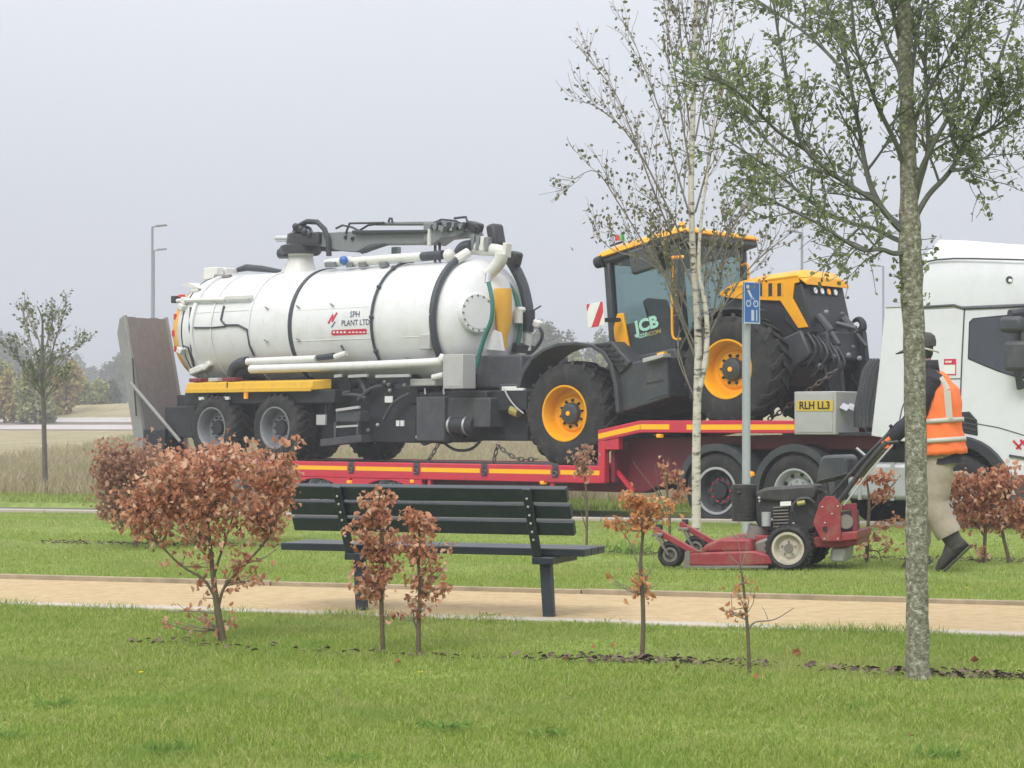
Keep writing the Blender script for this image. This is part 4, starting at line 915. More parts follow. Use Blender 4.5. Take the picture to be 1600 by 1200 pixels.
# roof
r0, r1 = J3(934, 397, cn-.12), J3(1055, 362, cn-.12)
rz = (r0.z+r1.z)/2; ra_, rb_ = r0.x-.02, r1.x+.12
rf = MB(); y0, y1 = cn-.14-1.27, cf+.14-1.27
rf.add([(ra_, y0, rz-.04), (rb_, y0+.04, rz-.04), (rb_, y1-.04, rz-.04), (ra_, y1, rz-.04), (ra_+.02, y0+.03, rz+.03), (rb_-.03, y0+.10, rz+.03), (rb_-.03, y1-.10, rz+.03), (ra_+.02, y1-.03, rz+.03), (ra_+.2, y0+.22, rz+.10), (rb_-.2, y0+.25, rz+.10), (rb_-.2, y1-.25, rz+.10), (ra_+.2, y1-.22, rz+.10)],
       [(3,2,1,0),(0,1,5,4),(1,2,6,5),(2,3,7,6),(3,0,4,7),(4,5,9,8),(5,6,10,9),(6,7,11,10),(7,4,8,11),(8,9,10,11)])
roof = rf.build('roof', 'tractor_yellow', TR_, bevel=.02)
MB().box((ra_+.03, y0+.05, rz-.13), (rb_-.04, y1-.05, rz-.035)).build('roof_lining', 'tractor_grey', roof, bevel=.03)
for (px, py, t) in ((944, 408, cn-.05), (1068, 371, cn+.05), (1158, 385, cf), (1075, 380, cn+.2)):
    q = J3(px, py, t); l_ = MB().lathe([(.001, -.06), (.07, -.06), (.085, .04), (.001, .04)], 'x', q, n=14).build('work_lamp', 'chassis', roof)
    MB().lathe([(.001, .046), (.055, .046), (.06, .036)], 'x', q, n=14).build('lamp_glass', 'lamp_white' if px > 1000 else 'chassis_grey', l_)
q = J3(938, 409, cn-.1); MB().lathe([(.001, -.07), (.08, -.07), (.09, .05), (.001, .05)], 'x', q, n=14).build('work_lamp', 'chassis', roof)
MB().lathe([(.001, .19), (.04, .17), (.045, .1), (.05, .1)], 'z', (rb_-.25, y0+.4, rz), n=12).build('beacon', 'amber', roof)
for px, m_ in ((964, 'lamp_red'), (972, 'lamp_green')): MB().box(J3(px-3, 376, .7), J3(px+4, 367, .8)).build('signal_lamp', m_, roof, bevel=.01)
MB().obox(J3(963, 381, .34), (.22, .012, .03), Matrix.Rotation(0, 3, 'Y')).build('roof_lettering', 'ink', roof)
# mirrors and hand rails
for (px0, px1, py0, py1, t) in ((990, 1018, 382, 430, .12), (1148, 1166, 378, 398, 2.35)):
    a, b = J3(px0, py1, t), J3(px1, py0, t); MB().box((min(a.x, b.x), a.y-.05, min(a.z, b.z)), (max(a.x, b.x), a.y+.05, max(a.z, b.z))).build('mirror', 'chassis_grey', TR_, bevel=.03)
MB().tube([J3(1004, 384, .12), J3(1030, 372, .25), J3(1050, 374, .4)], .018, 6).build('mirror_arm', 'tractor_grey', TR_)
MB().tube(smooth_path([J3(1051, 405, .32), J3(1050, 440, .30), J3(1050, 500, .30), J3(1052, 527, .30), J3(1064, 530, .34)]), .017, 8).build('grab_rail', 'tractor_yellow', TR_)
MB().tube([J3(1050, 402, .32), J3(1068, 401, .36)], .02, 8).build('side_repeater', 'amber', TR_)
MB().tube(smooth_path([J3(1158, 415, 1.9), J3(1166, 412, 1.9), J3(1169, 420, 1.9), J3(1170, 446, 1.9)]), .016, 8).build('grab_rail', 'tractor_yellow', TR_)
# yellow rear corner and warning board
jprism('rear_corner', ((964, 490), (973, 489), (985, 556), (970, 562), (956, 518)), .36, .405, 'tractor_yellow', bev=.012)
bd0 = J3(931, 492, -.05); bm_ = Matrix.Rotation(R(8), 3, 'Y') @ Matrix.Rotation(R(-14), 3, 'Z')
bd = MB().obox(bd0, (.36, .02, .33), bm_).build('warning_board', 'tape_white', TR_, bevel=.004)
for poly in ([(-.18, .165), (-.18, .06), (-.10, .165)], [(-.10, -.165), (.06, -.165), (.18, .02), (.18, .165), (.13, .165)]):
    MB().add([bd0+bm_ @ Vector((x, -.0125, z)) for x, z in poly], [list(range(len(poly)))]).build('red_stripe', 'tape_red', bd, smooth=0)
MB().bar(J3(945, 500, 0), J3(968, 500, .3), .05).build('board_arm', 'chassis', TR_)
# door lettering
def jtext(txt, px, py, size, mat, t, ang=0, sx=1.0, bold=.03):
    vs_, fs_ = text_geo(txt, size, bold); c_ = J3(px, py, t)
    MB().add([c_+Vector((v.x*sx, 0, v.y)) for v in vs_], fs_).build('door_lettering', mat, lower, smooth=0)
jtext('JCB', 1010, 507.5, .225, 'text_green', cn-.014, 0, 1.15, .045); jtext('4220', 1003.5, 524.5, .075, 'text_green', cn-.014, 0, 1.2); jtext('ICON', 1022.5, 520, .075, 'text_gold', cn-.014, 0, 1.2)
# bonnet
hn, hf = .72, 1.82
hs = [(1124, 458), (1140, 449), (1190, 437), (1246, 429), (1249, 441), (1241, 443), (1238, 466), (1262, 511), (1247, 513), (1219, 470), (1165, 468), (1130, 464)]
bon = jprism('bonnet_side', hs, hn, hn+.03, 'tractor_yellow', bev=.006)
o = MB().prism([JP(x, y, hn) for x, y in hs], hf-1.30, hf-1.27).build('bonnet_side', 'tractor_yellow', TR_, bevel=.006)
tp = [JP(x, y, hn) for x, y in ((1124, 458), (1140, 449), (1190, 437), (1246, 429))]; fr = JP(1249, 441, hn)
top = MB(); rings = []
for (a, b) in tp+[(fr[0]+.10, fr[1]-.01)]:
    rings.append([(a, hn-1.27, b), (a, hn-1.27+.16, b+.075), (a, hf-1.27-.16, b+.075), (a, hf-1.27, b), (a, hf-1.27, b-.05), (a, hn-1.27, b-.05)])
bt = top.loft(rings).build('bonnet_top', 'tractor_yellow', TR_, bevel=.012)
vs_, fs_ = text_geo('SPH PLANT LTD', .10, .01)
a_, b_ = tp[1], tp[3]; sl_ = math.atan2(b_[1]-a_[1], b_[0]-a_[0])
cx, cz = (tp[2][0]*.5+tp[3][0]*.5), (tp[2][1]*.5+tp[3][1]*.5)
lat = Vector((0, .16, .075)).normalized(); fwd = Vector((math.cos(sl_), 0, math.sin(sl_)))
MB().add([Vector((cx-.14, hn-1.27, cz))+fwd*v.x+lat*(v.y+.085)+Vector((0, -.003, .006)) for v in vs_], fs_).build('bonnet_lettering', 'text_gold', bt, smooth=0)
for px in (1188, 1203.5, 1217.5):
    jprism('bonnet_vent', ((px-3, 443), (px+3, 442), (px+3, 462), (px-3, 463)), hn-.006, hn+.004, 'ink', bon, 0)
    jprism('vent_rim', ((px+3, 442), (px+5, 441.5), (px+5, 462), (px+3, 462)), hn-.012, hn+.004, 'tractor_yellow', bon, 0)
jprism('badge', ((1176, 446), (1184, 445), (1184, 456), (1176, 457)), hn-.008, hn, 'text_blue', bon, 0)
# dark grille nose
ns = [(1240, 443), (1250, 443), (1253, 470), (1255, 512), (1262, 512), (1238, 466)]
fa, ft = JP(1249, 441, hn); fb = JP(1255, 520, hn)
MB().prism([JP(x, y, hn) for x, y in ((1225, 446), (1251, 441.5), (1257, 470), (1268, 520), (1250, 528), (1222, 500))], hn-1.245, hf-1.295).build('grille', 'chassis', TR_, bevel=.02)
MB().prism([JP(x, y, hn) for x, y in ((1128, 463), (1224, 467), (1246, 512), (1262, 545), (1230, 600), (1120, 600))], hn-1.22, hf-1.32).build('engine_bay', 'chassis', TR_, bevel=.02)
gx = fa+.035
for i in range(4):
    yy = hn-1.27+.30+i*.17
    l_ = MB().box((gx-.02, yy-.06, ft-.16), (gx+.008, yy+.06, ft-.05)).build('headlamp', 'chassis_grey', TR_, bevel=.01)
    MB().lathe([(.001, .014), (.04, .014), (.045, .004)], 'x', (gx, yy, ft-.105), n=12).build('lamp_glass', 'lamp_white' if i != 2 else 'amber', l_)
MB().box((fa-.9, -.50, .62), (fa-.05, .50, fb[1]+.1)).build('front_frame', 'chassis', TR_, bevel=.05)
MB().prism([(fa-1.2, fb[1]-.1), (fa-.1, fb[1]+.05), (fa-.02, fb[1]-.3), (fa-.5, fb[1]-.5)], -.56, -.44).build('side_bracket', 'chassis_grey', TR_, bevel=.03)
# front mudguards
for t0, t1 in ((.08, .60), (1.94, 2.46)):
    o_ = [(JW+.86*math.cos(R(a)), JR+.82*math.sin(R(a))) for a in range(60, 156, 8)]; i_ = [(JW+.83*math.cos(R(a)), JR+.79*math.sin(R(a))) for a in range(60, 156, 8)]
    MB().prism(o_+i_[::-1], t0-1.27, t1-1.27).build('front_mudguard', 'tractor_grey', TR_)
# front linkage: rams, arms, hooks
lx = fa+.12
hk0 = J3(1343, 508, 1.62); lo0 = J3(1350, 575, 1.62)
for y, dz in ((.35, 0), (-.42, -.42)):
    D = Vector((0, y-.35, dz)); h_, l_ = hk0+D, lo0+D
    MB().prism([(lx-.2, .78), (l_.x-.1, l_.z-.22), (l_.x+.12, l_.z-.10), (l_.x+.10, l_.z+.06), (l_.x-.12, l_.z-.02), (lx-.05, 1.02)], y-.05, y+.05).build('linkage_arm', 'chassis', TR_, bevel=.02)
    MB().prism([(l_.x-.14, l_.z-.1), (l_.x+.06, l_.z-.12), (l_.x+.09, l_.z+.1), (h_.x+.07, h_.z-.10), (h_.x-.07, h_.z-.08), (l_.x-.12, l_.z+.2)], y-.04, y+.04).build('folded_arm', 'chassis', TR_, bevel=.015)
    MB().tube([(h_.x-.03+.085*math.cos(R(a)), y, h_.z+.0+.085*math.sin(R(a))) for a in range(-70, 141, 17)], [.06, .06, .058, .055, .05, .05, .045, .045, .04, .035, .03, .025, .02], 8).build('hook', 'chassis', TR_)
    MB().tube([(lx-.05, y*.8, 1.25), (lx+.1, y*.85, 1.0)], .055, 10).build('lift_ram', 'tractor_grey', TR_); MB().tube([(lx+.1, y*.85, 1.0), (lx+.2, y*.9, .80)], .03, 8).build('ram_rod', 'chassis_grey', TR_)
    MB().ball((l_.x+.02, y-.05, l_.z-.1), .045, 8).build('link_ball', 'steel', TR_)
MB().box((lx-.1, -.44, .62), (lx+.10, .44, 1.02)).build('linkage_frame', 'chassis', TR_, bevel=.04)
MB().tube([(lx+.0, 0, 1.15), (lx+.25, .05, 1.02)], .035, 8).build('top_link', 'chassis_grey', TR_)
for i, (px, py) in enumerate(((1236, 531), (1243, 525), (1250, 541), (1255, 553), (1281, 573), (1291, 488), (1316, 491), (1326, 555), (1343, 560), (1333, 543), (1303, 557))):
    MB().ball(J3(px, py, .75), .035 if i != 4 else .05, 6).build('coupling', 'crane_grey' if i % 3 else 'chassis_grey', TR_)
for i in range(6): MB().tube(smooth_path([J3(1262+i*8, 520+i*3, .7+i*.05), J3(1275+i*9, 545+i*4, .65), J3(1262+i*13-(i%3)*9, 572+(i*37)%19, .7)]), .016, 6).build('hydraulic_hose', 'chassis' if i % 2 else 'tractor_grey', TR_)
# lashing chains
def chain_thing(label, pts, t, r=.022):
    P = smooth_path([S3(x, y, t) for x, y in pts], 6); L_ = sum((b-a).length for a, b in zip(P, P[1:])); n_ = max(3, int(L_/.085))
    base = P[-1] if P[-1].z < P[0].z else P[0]
    e = lorry_thing('lashing_chain', label, 'chain', tuple(base)); e['group'] = 'lashing chains on the red trailer'
    acc = 0; i = 0; seg = [0]
    for a, b in zip(P, P[1:]): seg.append(seg[-1]+(b-a).length)
    for k in range(n_):
        u = L_*k/n_; u2 = min(L_, u+L_/n_*1.35)
        def pt(u):
            j = max(0, min(len(P)-2, int(np.searchsorted(seg, u))-1)); f = (u-seg[j])/max(1e-6, seg[j+1]-seg[j]); return P[j].lerp(P[j+1], f)
        a, b = pt(u), pt(u2); d = (b-a).normalized(); sd = d.cross(Vector((0, 1, 0)) if k % 2 else Vector((1, 0, .2))).normalized()*.028
        c_ = (a+b)/2; h = (b-a).length/2
        MB().tube([c_+d*(h*math.cos(w_))+sd*math.sin(w_) for w_ in np.linspace(0, 6.283, 9)], .011, 5, cap=False).build('chain_link', 'chain', e)
    return e
chain_thing('rusty lashing chain running down to the deck below the middle of the tanker chassis', ((686, 692), (678, 706), (667, 724)), .35)
chain_thing('dark lashing chain hooked from the deck up towards the tanker drawbar', ((772, 724), (774, 706), (780, 695)), .5)
chain_thing('slack lashing chain lying across the deck towards the rear tractor wheel', ((775, 694), (790, 706), (806, 716), (822, 718), (840, 717)), .5)
chain_thing('taut lashing chain from the tractor front linkage down to the gooseneck', ((1308, 577), (1270, 605), (1225, 640), (1200, 656)), .55)
# ================= white tractor unit =================
UT = lorry_thing('truck', 'white lorry tractor unit with high roof coupled to the red low loader', 'truck', (4.6, 1.27, -.16))
t0, t1 = .0, 2.5
sr = SP(1438, 480)[0]; zl = SP(1500, 479)[1]
body_t = [(sr, zl), (sr, SP(1438, 692)[1])]
wc = (SP(1497, 775)[0], -.16+.50)                       # steer wheel centre
archp = [(wc[0]+.60*math.cos(R(a)), wc[1]+.66*math.sin(R(a))) for a in range(172, -1, -12)]
cab_poly = [(sr, zl), (sr, .98), (wc[0]-.60, .98)] + [q for q in archp if q[1] > .50] + [(wc[0]+.66, .42), (7.95, .42), (8.05, 1.5), (7.95, 1.75), (7.55, zl)]
cab = MB().prism(cab_poly, t0, t1).build('cab_body', 'cab_white', UT, bevel=.05)
# roof: rounded, tapering rings
rings = []
for s_, z_, ins in ((sr, SP(1442, 384)[1]-.04, .22), (sr+.12, SP(1458, 372)[1], .26), (sr+.5, SP(1490, 374)[1], .26), (sr+1.0, SP(1550, 379)[1], .26), (sr+1.5, SP(1600, 384, .2)[1]-.01, .28), (sr+1.9, 3.22, .32), (7.50, 2.90, .36)):
    q = []
    for (yy, zz) in ((t0, zl-.01), (t0, zl+.30), (t0+.03, zl+(z_-zl)*.62), (t0+ins*.4, zl+(z_-zl)*.88), (t0+ins, z_), (t1-ins, z_), (t1-ins*.4, zl+(z_-zl)*.88), (t1-.03, zl+(z_-zl)*.62), (t1, zl+.30), (t1, zl-.01)):
        q.append((s_, yy, max(zl-.01, zz)))
    rings.append(q)
roofu = MB().loft(rings).build('roof', 'cab_white', UT, smooth=50, bevel=.015)
def tline(name, pts, r, parent, mat='chassis_grey', t=-.003): MB().tube([S3(x, y, t) for x, y in pts], r, 6).build(name, mat, parent)
tline('body_seam', ((1440, 480), (1491, 477), (1503, 481), (1507, 482)), .018, cab); tline('body_seam', ((1507, 482), (1560, 480), (1600, 478), (1640, 476)), .018, cab)
tline('roof_seam', ((1441, 415), (1448, 409), (1462, 406), (1490, 404), (1520, 404), (1560, 405), (1600, 406), (1640, 408)), .012, roofu, t=.012)
tline('door_seam', ((1507, 483), (1503, 560), (1500, 640)), .009, cab); tline('panel_seam', ((1478, 592), (1500, 591.5)), .006, cab)
tline('lower_seam', ((1527, 662), (1560, 668), (1600, 680)), .006, cab)
q = S3(1577, 437, .0); rl = MB().lathe([(.001, -.02), (.035, -.02), (.045, .0), (.045, .05)], 'y', q, n=14).build('roof_lamp', 'chassis_grey', roofu); MB().lathe([(.001, -.026), (.02, -.024), (.022, -.01)], 'y', q+Vector((.02, 0, -.01)), n=10).build('lamp_glass', 'lamp_white', rl)
# side window: black frame, dark glass; the mirrors
wpx = [(1514, 503), (1520, 497), (1560, 493), (1600, 490), (1625, 489), (1640, 560), (1600, 592), (1588, 590), (1560, 581), (1535, 571), (1512, 561)]
def wpoly(grow): 
    c_ = Vector((1570, 535)); return [SP(*(c_+(Vector(p_)-c_)*grow)) for p_ in wpx]
MB().prism(wpoly(1.0), -.006, .02).build('window_frame', 'chassis', cab, bevel=.006)
MB().prism(wpoly(.955), -.010, -.006).build('window_glass', 'truck_glass', cab)
for a, b, n_ in (((1571, 533), (1612, 580), 'mirror'), ((1564, 495), (1600, 519), 'mirror')):
    p0, p1 = S3(*a, -.22), S3(*b, -.22)
    MB().box((p0.x, -.30, p1.z), (p1.x, -.14, p0.z)).build(n_, 'chassis_grey', UT, bevel=.05)
MB().tube([S3(1590, 578, -.2), S3(1594, 605, -.1), S3(1600, 600, 0)], .045, 8).build('mirror_arm', 'chassis_grey', UT); MB().tube([S3(1578, 490, -.2), S3(1600, 488, 0)], .05, 8).build('mirror_arm', 'chassis_grey', UT)
MB().tube([S3(1598, 519, -.2), S3(1600, 535, -.2)], .03, 8).build('mirror_arm', 'chassis_grey', UT)
# rear side fairing (near and far)
fp = [SP(x, y) for x, y in ((1383, 480), (1439, 480), (1439, 692), (1412, 690), (1361, 681), (1373, 578))]
for ta, tb in ((-.004, .05), (2.45, 2.504)): MB().prism(fp, ta, tb).build('side_fairing', 'cab_white', UT, bevel=.012)
tline('fairing_seam', ((1433, 592), (1418, 615), (1409, 640), (1404, 665)), .008, UT, 'chassis_grey', -.006); tline('fairing_seam', ((1384, 480), (1410, 479)), .010, UT, 'locker_grey', -.006)
MB().box((sr-.02, .2, 1.2), (sr+.05, 2.3, zl)).build('cab_back', 'cab_white', UT)
# ribbed intake behind the cab
ri = MB()
for k in range(9):
    a0 = R(200+k*13); c_ = S3(1366, 600, .35); rr_2 = .26
    x_, y_ = c_.x-.02+rr_2*math.cos(a0)*.9, .42+rr_2*math.sin(a0)
    ri.tube([(x_, y_, SP(1366, 668, .3)[1]), (x_, y_, SP(1366, 640, .3)[1]), (x_+.10, y_+.02, SP(1366, 580, .3)[1]), (x_+.20, y_+.04, SP(1370, 562, .3)[1])], .034, 6)
ri.build('intake_hose', 'chassis_grey', UT, kind='stuff')
# door sticker, shield vent, emblem
c0, c1 = S3(1475, 561, -.004), S3(1494, 586, -.004)
sk = MB().box((c0.x, -.004, c1.z), (c1.x, -.001, c0.z)).build('sticker', 'pale', cab); MB().box((c0.x, -.006, c0.z-.07), (c1.x, -.0045, c0.z)).build('sticker_band', 'sign_red', sk)
for z_ in (c1.z, ): MB().box((c0.x, -.006, z_), (c1.x, -.0045, z_+.015)).build('sticker_edge', 'sign_red', sk)
MB().box((c1.x-.012, -.007, c1.z+.016), (c1.x, -.0045, c0.z-.071)).build('sticker_edge', 'sign_red', sk)
for k in range(4): MB().box((c0.x+.02+.022*k, -.0075, c0.z-.047), (c0.x+.036+.022*k, -.0062, c0.z-.022)).build('sticker_print', 'pale', sk)
gv_ = MB().prism([SP(*q_) for q_ in ((1501, 644), (1515, 643), (1527, 657), (1528, 681), (1502, 676))], -.012, .03).build('side_vent', 'chassis', UT, bevel=.01)
for k in range(3): MB().bar(S3(1505, 652+k*8, -.016), S3(1525, 656+k*8, -.016), .02, .015).build('vent_slat', 'chassis_grey', gv_)
fa_ = [(wc[0]+.74*math.cos(R(a)), wc[1]+.74*math.sin(R(a))) for a in range(15, 172, 10)]; fi_ = [(wc[0]+.58*math.cos(R(a)), wc[1]+.60*math.sin(R(a))) for a in range(15, 172, 10)]
for ta in (-.03, 2.09): MB().prism(fa_+fi_[::-1], ta, ta+.44).build('wheel_arch', 'chassis', UT, bevel=.02)
em = S3(1594, 695, -.006)
for dx, dz, rot in ((-.04, 0, 45), (.05, .01, 45), (0, 0, -45)): MB().obox(em+Vector((dx, 0, dz)), (.14, .004, .025), Matrix.Rotation(R(rot), 3, 'Y')).build('emblem', 'sign_red', cab)
MB().bar(S3(1577, 712, -.01), S3(1640, 722, -.01), .02, .03).build('trim_strip', 'chassis_grey', cab)
MB().box((wc[0]+.68, -.012, .25), (8.08, 2.512, .62)).build('bumper', 'chassis_grey', UT, bevel=.03)
MB().prism([(7.56, zl-.02), (7.97, 1.78), (7.99, 1.78), (7.58, zl-.02)], .15, 2.35).build('windscreen', 'truck_glass', UT)
# chassis, wheels, mudguards, tanks
for t in (.75, 1.55): MB().box((1.75, t, .52), (7.4, t+.2, .80)).build('chassis_rail', 'chassis', UT, bevel=.01)
MB().box((2.2, .7, .80), (3.9, 1.8, .98)).build('fifth_wheel', 'chassis', UT, bevel=.03); MB().box((4.3, .5, .42), (5.6, 2.0, 1.0)).build('gearbox', 'chassis', UT, bevel=.05)
RW = .50
d1, d2 = SP(1121, 768, .05)[0], SP(1243, 768, .05)[0]
u1 = road_wheel('wheel', UT, (d1, .03, -.16+RW), RW, .30, .29, 'chassis_grey', 'chassis', 'holes', 10, .12, 'sign_red')
u2 = road_wheel('wheel', UT, (d2, .03, -.16+RW), RW, .30, .29, 'aluminium', 'aluminium', 'holes', 10, .08, 'steel'); u2.rotation_euler = (0, R(10), 0)
MB().lathe([(.315, .002), (.315, -.016), (.285, -.016), (.28, .02)], n=40).build('rim_flange', 'aluminium', u1)
u3 = dup(u2, UT, Vector((wc[0], .03, wc[1]))-OFF[UT.name], (0, R(22), 0))
for a in (d1, d2, wc[0]):
    dup(u2, UT, Vector((a, 2.47, -.16+RW))-OFF[UT.name], (0, R(31), math.pi)); MB().tube([(a, .3, -.16+RW), (a, 2.2, -.16+RW)], .09, 10).build('axle', 'chassis', UT)
for a in (d1, d2):
    for ta in (.01, 2.09):
        o_ = [(a+.62*math.cos(R(g_)), -.16+RW+.62*math.sin(R(g_))) for g_ in range(-8, 192, 10)]; i_ = [(a+.585*math.cos(R(g_)), -.16+RW+.585*math.sin(R(g_))) for g_ in range(-8, 192, 10)]
        MB().prism(o_+i_[::-1], ta, ta+.40).build('mudguard', 'tractor_grey', UT, bevel=.008)
        o2 = [(a+.625*math.cos(R(g_)), -.16+RW+.625*math.sin(R(g_))) for g_ in range(-8, 192, 10)]; i2 = [(a+.53*math.cos(R(g_)), -.16+RW+.53*math.sin(R(g_))) for g_ in range(-8, 192, 10)]
        MB().prism(o2+i2[::-1], ta-.008, ta+.012).build('mudguard_lip', 'tractor_grey', UT)
q = S3(1173, 741, .02); MB().ball(q, .055, 10, .8).build('side_lamp', 'amber', UT)
f0, f1 = SP(1325, 722, .1), SP(1418, 782, .1)
ft = MB().box((f0[0], .06, f1[1]), (f1[0]+.05, .72, f0[1])).build('fuel_tank', 'aluminium', UT, bevel=.06)
for k in (.2, .75): MB().box((f0[0]+(f1[0]-f0[0])*k, .052, f1[1]-.005), (f0[0]+(f1[0]-f0[0])*k+.05, .73, f0[1]+.006)).build('tank_strap', 'steel', ft)
MB().box((f1[0]+.04, .05, .12), (wc[0]-.70, .6, .80)).build('step_box', 'chassis', UT, bevel=.03)
MB().tube(smooth_path([S3(x, y, 1.0) for x, y in ((1350, 668), (1362, 690), (1380, 700), (1398, 692))]), .02, 6).build('air_line', 'chassis', UT)
MB().tube(smooth_path([S3(x, y, .8) for x, y in ((1340, 665), (1352, 650), (1362, 640), (1368, 622))]), .018, 6).build('air_line', 'aluminium', UT)
# ------------------------------------------------------------------ frames that run along the path
class Fr:
    def __init__(s, X, Y, yaw): s.X, s.Y = X, Y; s.c, s.s = math.cos(R(yaw)), math.sin(R(yaw)); s.yaw = yaw
    def sp(s, px, py, t=0):
        k = (px-800)/F; x = (k*(s.Y+t*s.c)-s.X-t*s.s)/(s.c+k*s.s); d = s.Y-x*s.s+t*s.c; return x, EYE-(py-HZ)*d/F
    def p3(s, px, py, t=0): x, z = s.sp(px, py, t); return Vector((x, t, z))
    def thing(s, name, label, cat, group=None): return thing(name, label, cat, (s.X, s.Y, hz(s.X, s.Y)), (0, 0, R(-s.yaw)), group)

# ================= bench =================
bl_, br_ = on_ground(564, 957), on_ground(857, 967); bmid = (bl_+br_)/2
FB = Fr(bmid.x, bmid.y, math.degrees(math.atan2(bl_.y-br_.y, br_.x-bl_.x)))
BN = FB.thing('bench', 'dark slatted park bench seen from behind at the edge of the sandy path', 'bench')
legx = (br_-bl_).length/2
zs = FB.sp(700, 862, .05)[1]
xl, xr = FB.sp(470, 850, .33)[0], FB.sp(936, 860, .33)[0]
for k in range(3):
    y0 = .03+k*.145; MB().box((xl+.015*k*0, y0, zs-.012), (xr, y0+.135, zs+.036)).build('seat_slat', 'bench', BN, bevel=.006)
# reclined backrest: three boards
lean = Vector((0, -.20, .42)).normalized(); nb_ = Vector((0, lean.z, -lean.y))
b0 = Vector((0, -.015, zs+.05))
mB = Matrix((Vector((1, 0, 0)), nb_, lean)).transposed()
tops = ((808, 833, 460, 898), (785, 809, 455, 893), (762, 786, 450, 887))
for k, (pa, pb, pl_, prt) in enumerate(tops):
    u0 = .085+k*.115; c_ = b0+lean*(u0+.052)
    xa, xb = FB.sp(pl_, (pa+pb)/2, c_.y)[0], FB.sp(prt, (pa+pb)/2+8, c_.y)[0]
    MB().obox(Vector(((xa+xb)/2, c_.y, c_.z)), (xb-xa, .046, .094), mB).build('back_slat', 'bench', BN, bevel=.006)
for sx in (-1, 1):
    x = sx*legx
    MB().add(*(lambda q: ([*q], [(3,2,1,0),(4,5,6,7),(0,1,5,4),(1,2,6,5),(2,3,7,6),(3,0,4,7)]))([(x-.036, .0, -.05), (x+.036, .0, -.05), (x+.036, .05, -.05), (x-.036, .05, -.05), (x-.036-.04, .04, zs-.05), (x+.036-.04, .04, zs-.05), (x+.036-.04, .10, zs-.05), (x-.036-.04, .10, zs-.05)])).build('leg', 'bench', BN, bevel=.006)
    MB().box((x-.09, -.06, zs-.06), (x+.05, .42, zs-.014)).build('seat_bracket', 'bench', BN, bevel=.006)
    bs = MB().obox(b0+lean*.185+Vector((x-.06, -.038, -.0))-Vector((0, 0, .03)), (.058, .03, .51), mB).build('back_support', 'bench', BN, bevel=.006)
    bt_ = MB()
    for k in range(3):
        for e in (-.028, .028): p_ = b0+lean*(.137+k*.115+e)+Vector((x-.06, 0, -.03))-nb_*.055; bt_.ball(p_, .008, 5)
    bt_.build('bolts', 'locker_grey', bs, kind='stuff')

# ================= blue cycle route sign =================
ps = on_ground(1166, 836)
FS = Fr(ps.x, ps.y, 0)
SG = FS.thing('cycle_sign', 'narrow blue walking and cycling sign on a grey post behind the mower', 'sign')
ztop = FS.sp(1166, 446)[1]
MB().lathe([(.046, -.1), (.046, ztop-.01), (.035, ztop+.004), (.001, ztop+.006)], 'z', (0, 0, 0), n=16).build('post', 'galvanised', SG)
sgm = Matrix.Rotation(R(34), 3, 'Z')           # the plate is turned away
za, zb = FS.sp(1170, 506)[1], FS.sp(1170, 441)[1]; hw = .115
ctr = Vector((.05, -.065, (za+zb)/2))
sp_ = MB().obox(ctr, (2*hw, .012, zb-za), sgm).build('plate', 'sign_blue', SG, bevel=.004)
def sgp(poly, mat='sign_white', n_='pictogram'):
    MB().add([ctr+sgm @ Vector((x, -.0085, z)) for x, z in poly], [list(range(len(poly)))]).build(n_, mat, sp_, smooth=0)
hh = (zb-za)/2
for rct in ((-hw, hw, hh-.012, hh), (-hw, hw, -hh, -hh+.012), (-hw, -hw+.01, -hh+.012, hh-.012), (hw-.01, hw, -hh+.012, hh-.012)): sgp([(rct[0], rct[2]), (rct[1], rct[2]), (rct[1], rct[3]), (rct[0], rct[3])], n_='border')
def disc(cx, cz, r, n=12): return [(cx+r*math.cos(2*math.pi*i/n), cz+r*math.sin(2*math.pi*i/n)) for i in range(n)]
sgp(disc(-.06, hh-.055, .022)); sgp([(-.075, hh-.09), (-.04, hh-.085), (.01, .06), (-.02, .055)])
for cx in (-.05, .055):
    o_, i_ = disc(cx, -.01, .038, 16), disc(cx, -.01, .025, 16)
    for k in range(16): k2 = (k+1) % 16; sgp([o_[k], o_[k2], i_[k2], i_[k]]) if k % 1 == 0 else None
sgp([(-.05, -.012), (-.045, -.005), (.0, .05), (-.008, .05)]); sgp([(.055, -.01), (.05, -.012), (.015, .055), (.022, .058)]); sgp([(-.01, .042), (.02, .042), (.02, .052), (-.01, .052)])
sgp([(-.01, -.08), (.03, -.08), (.03, -hh+.03), (-.01, -hh+.03)]); sgp([(.06, -.08), (.075, -.08), (.075, -hh+.03), (.06, -hh+.03)])

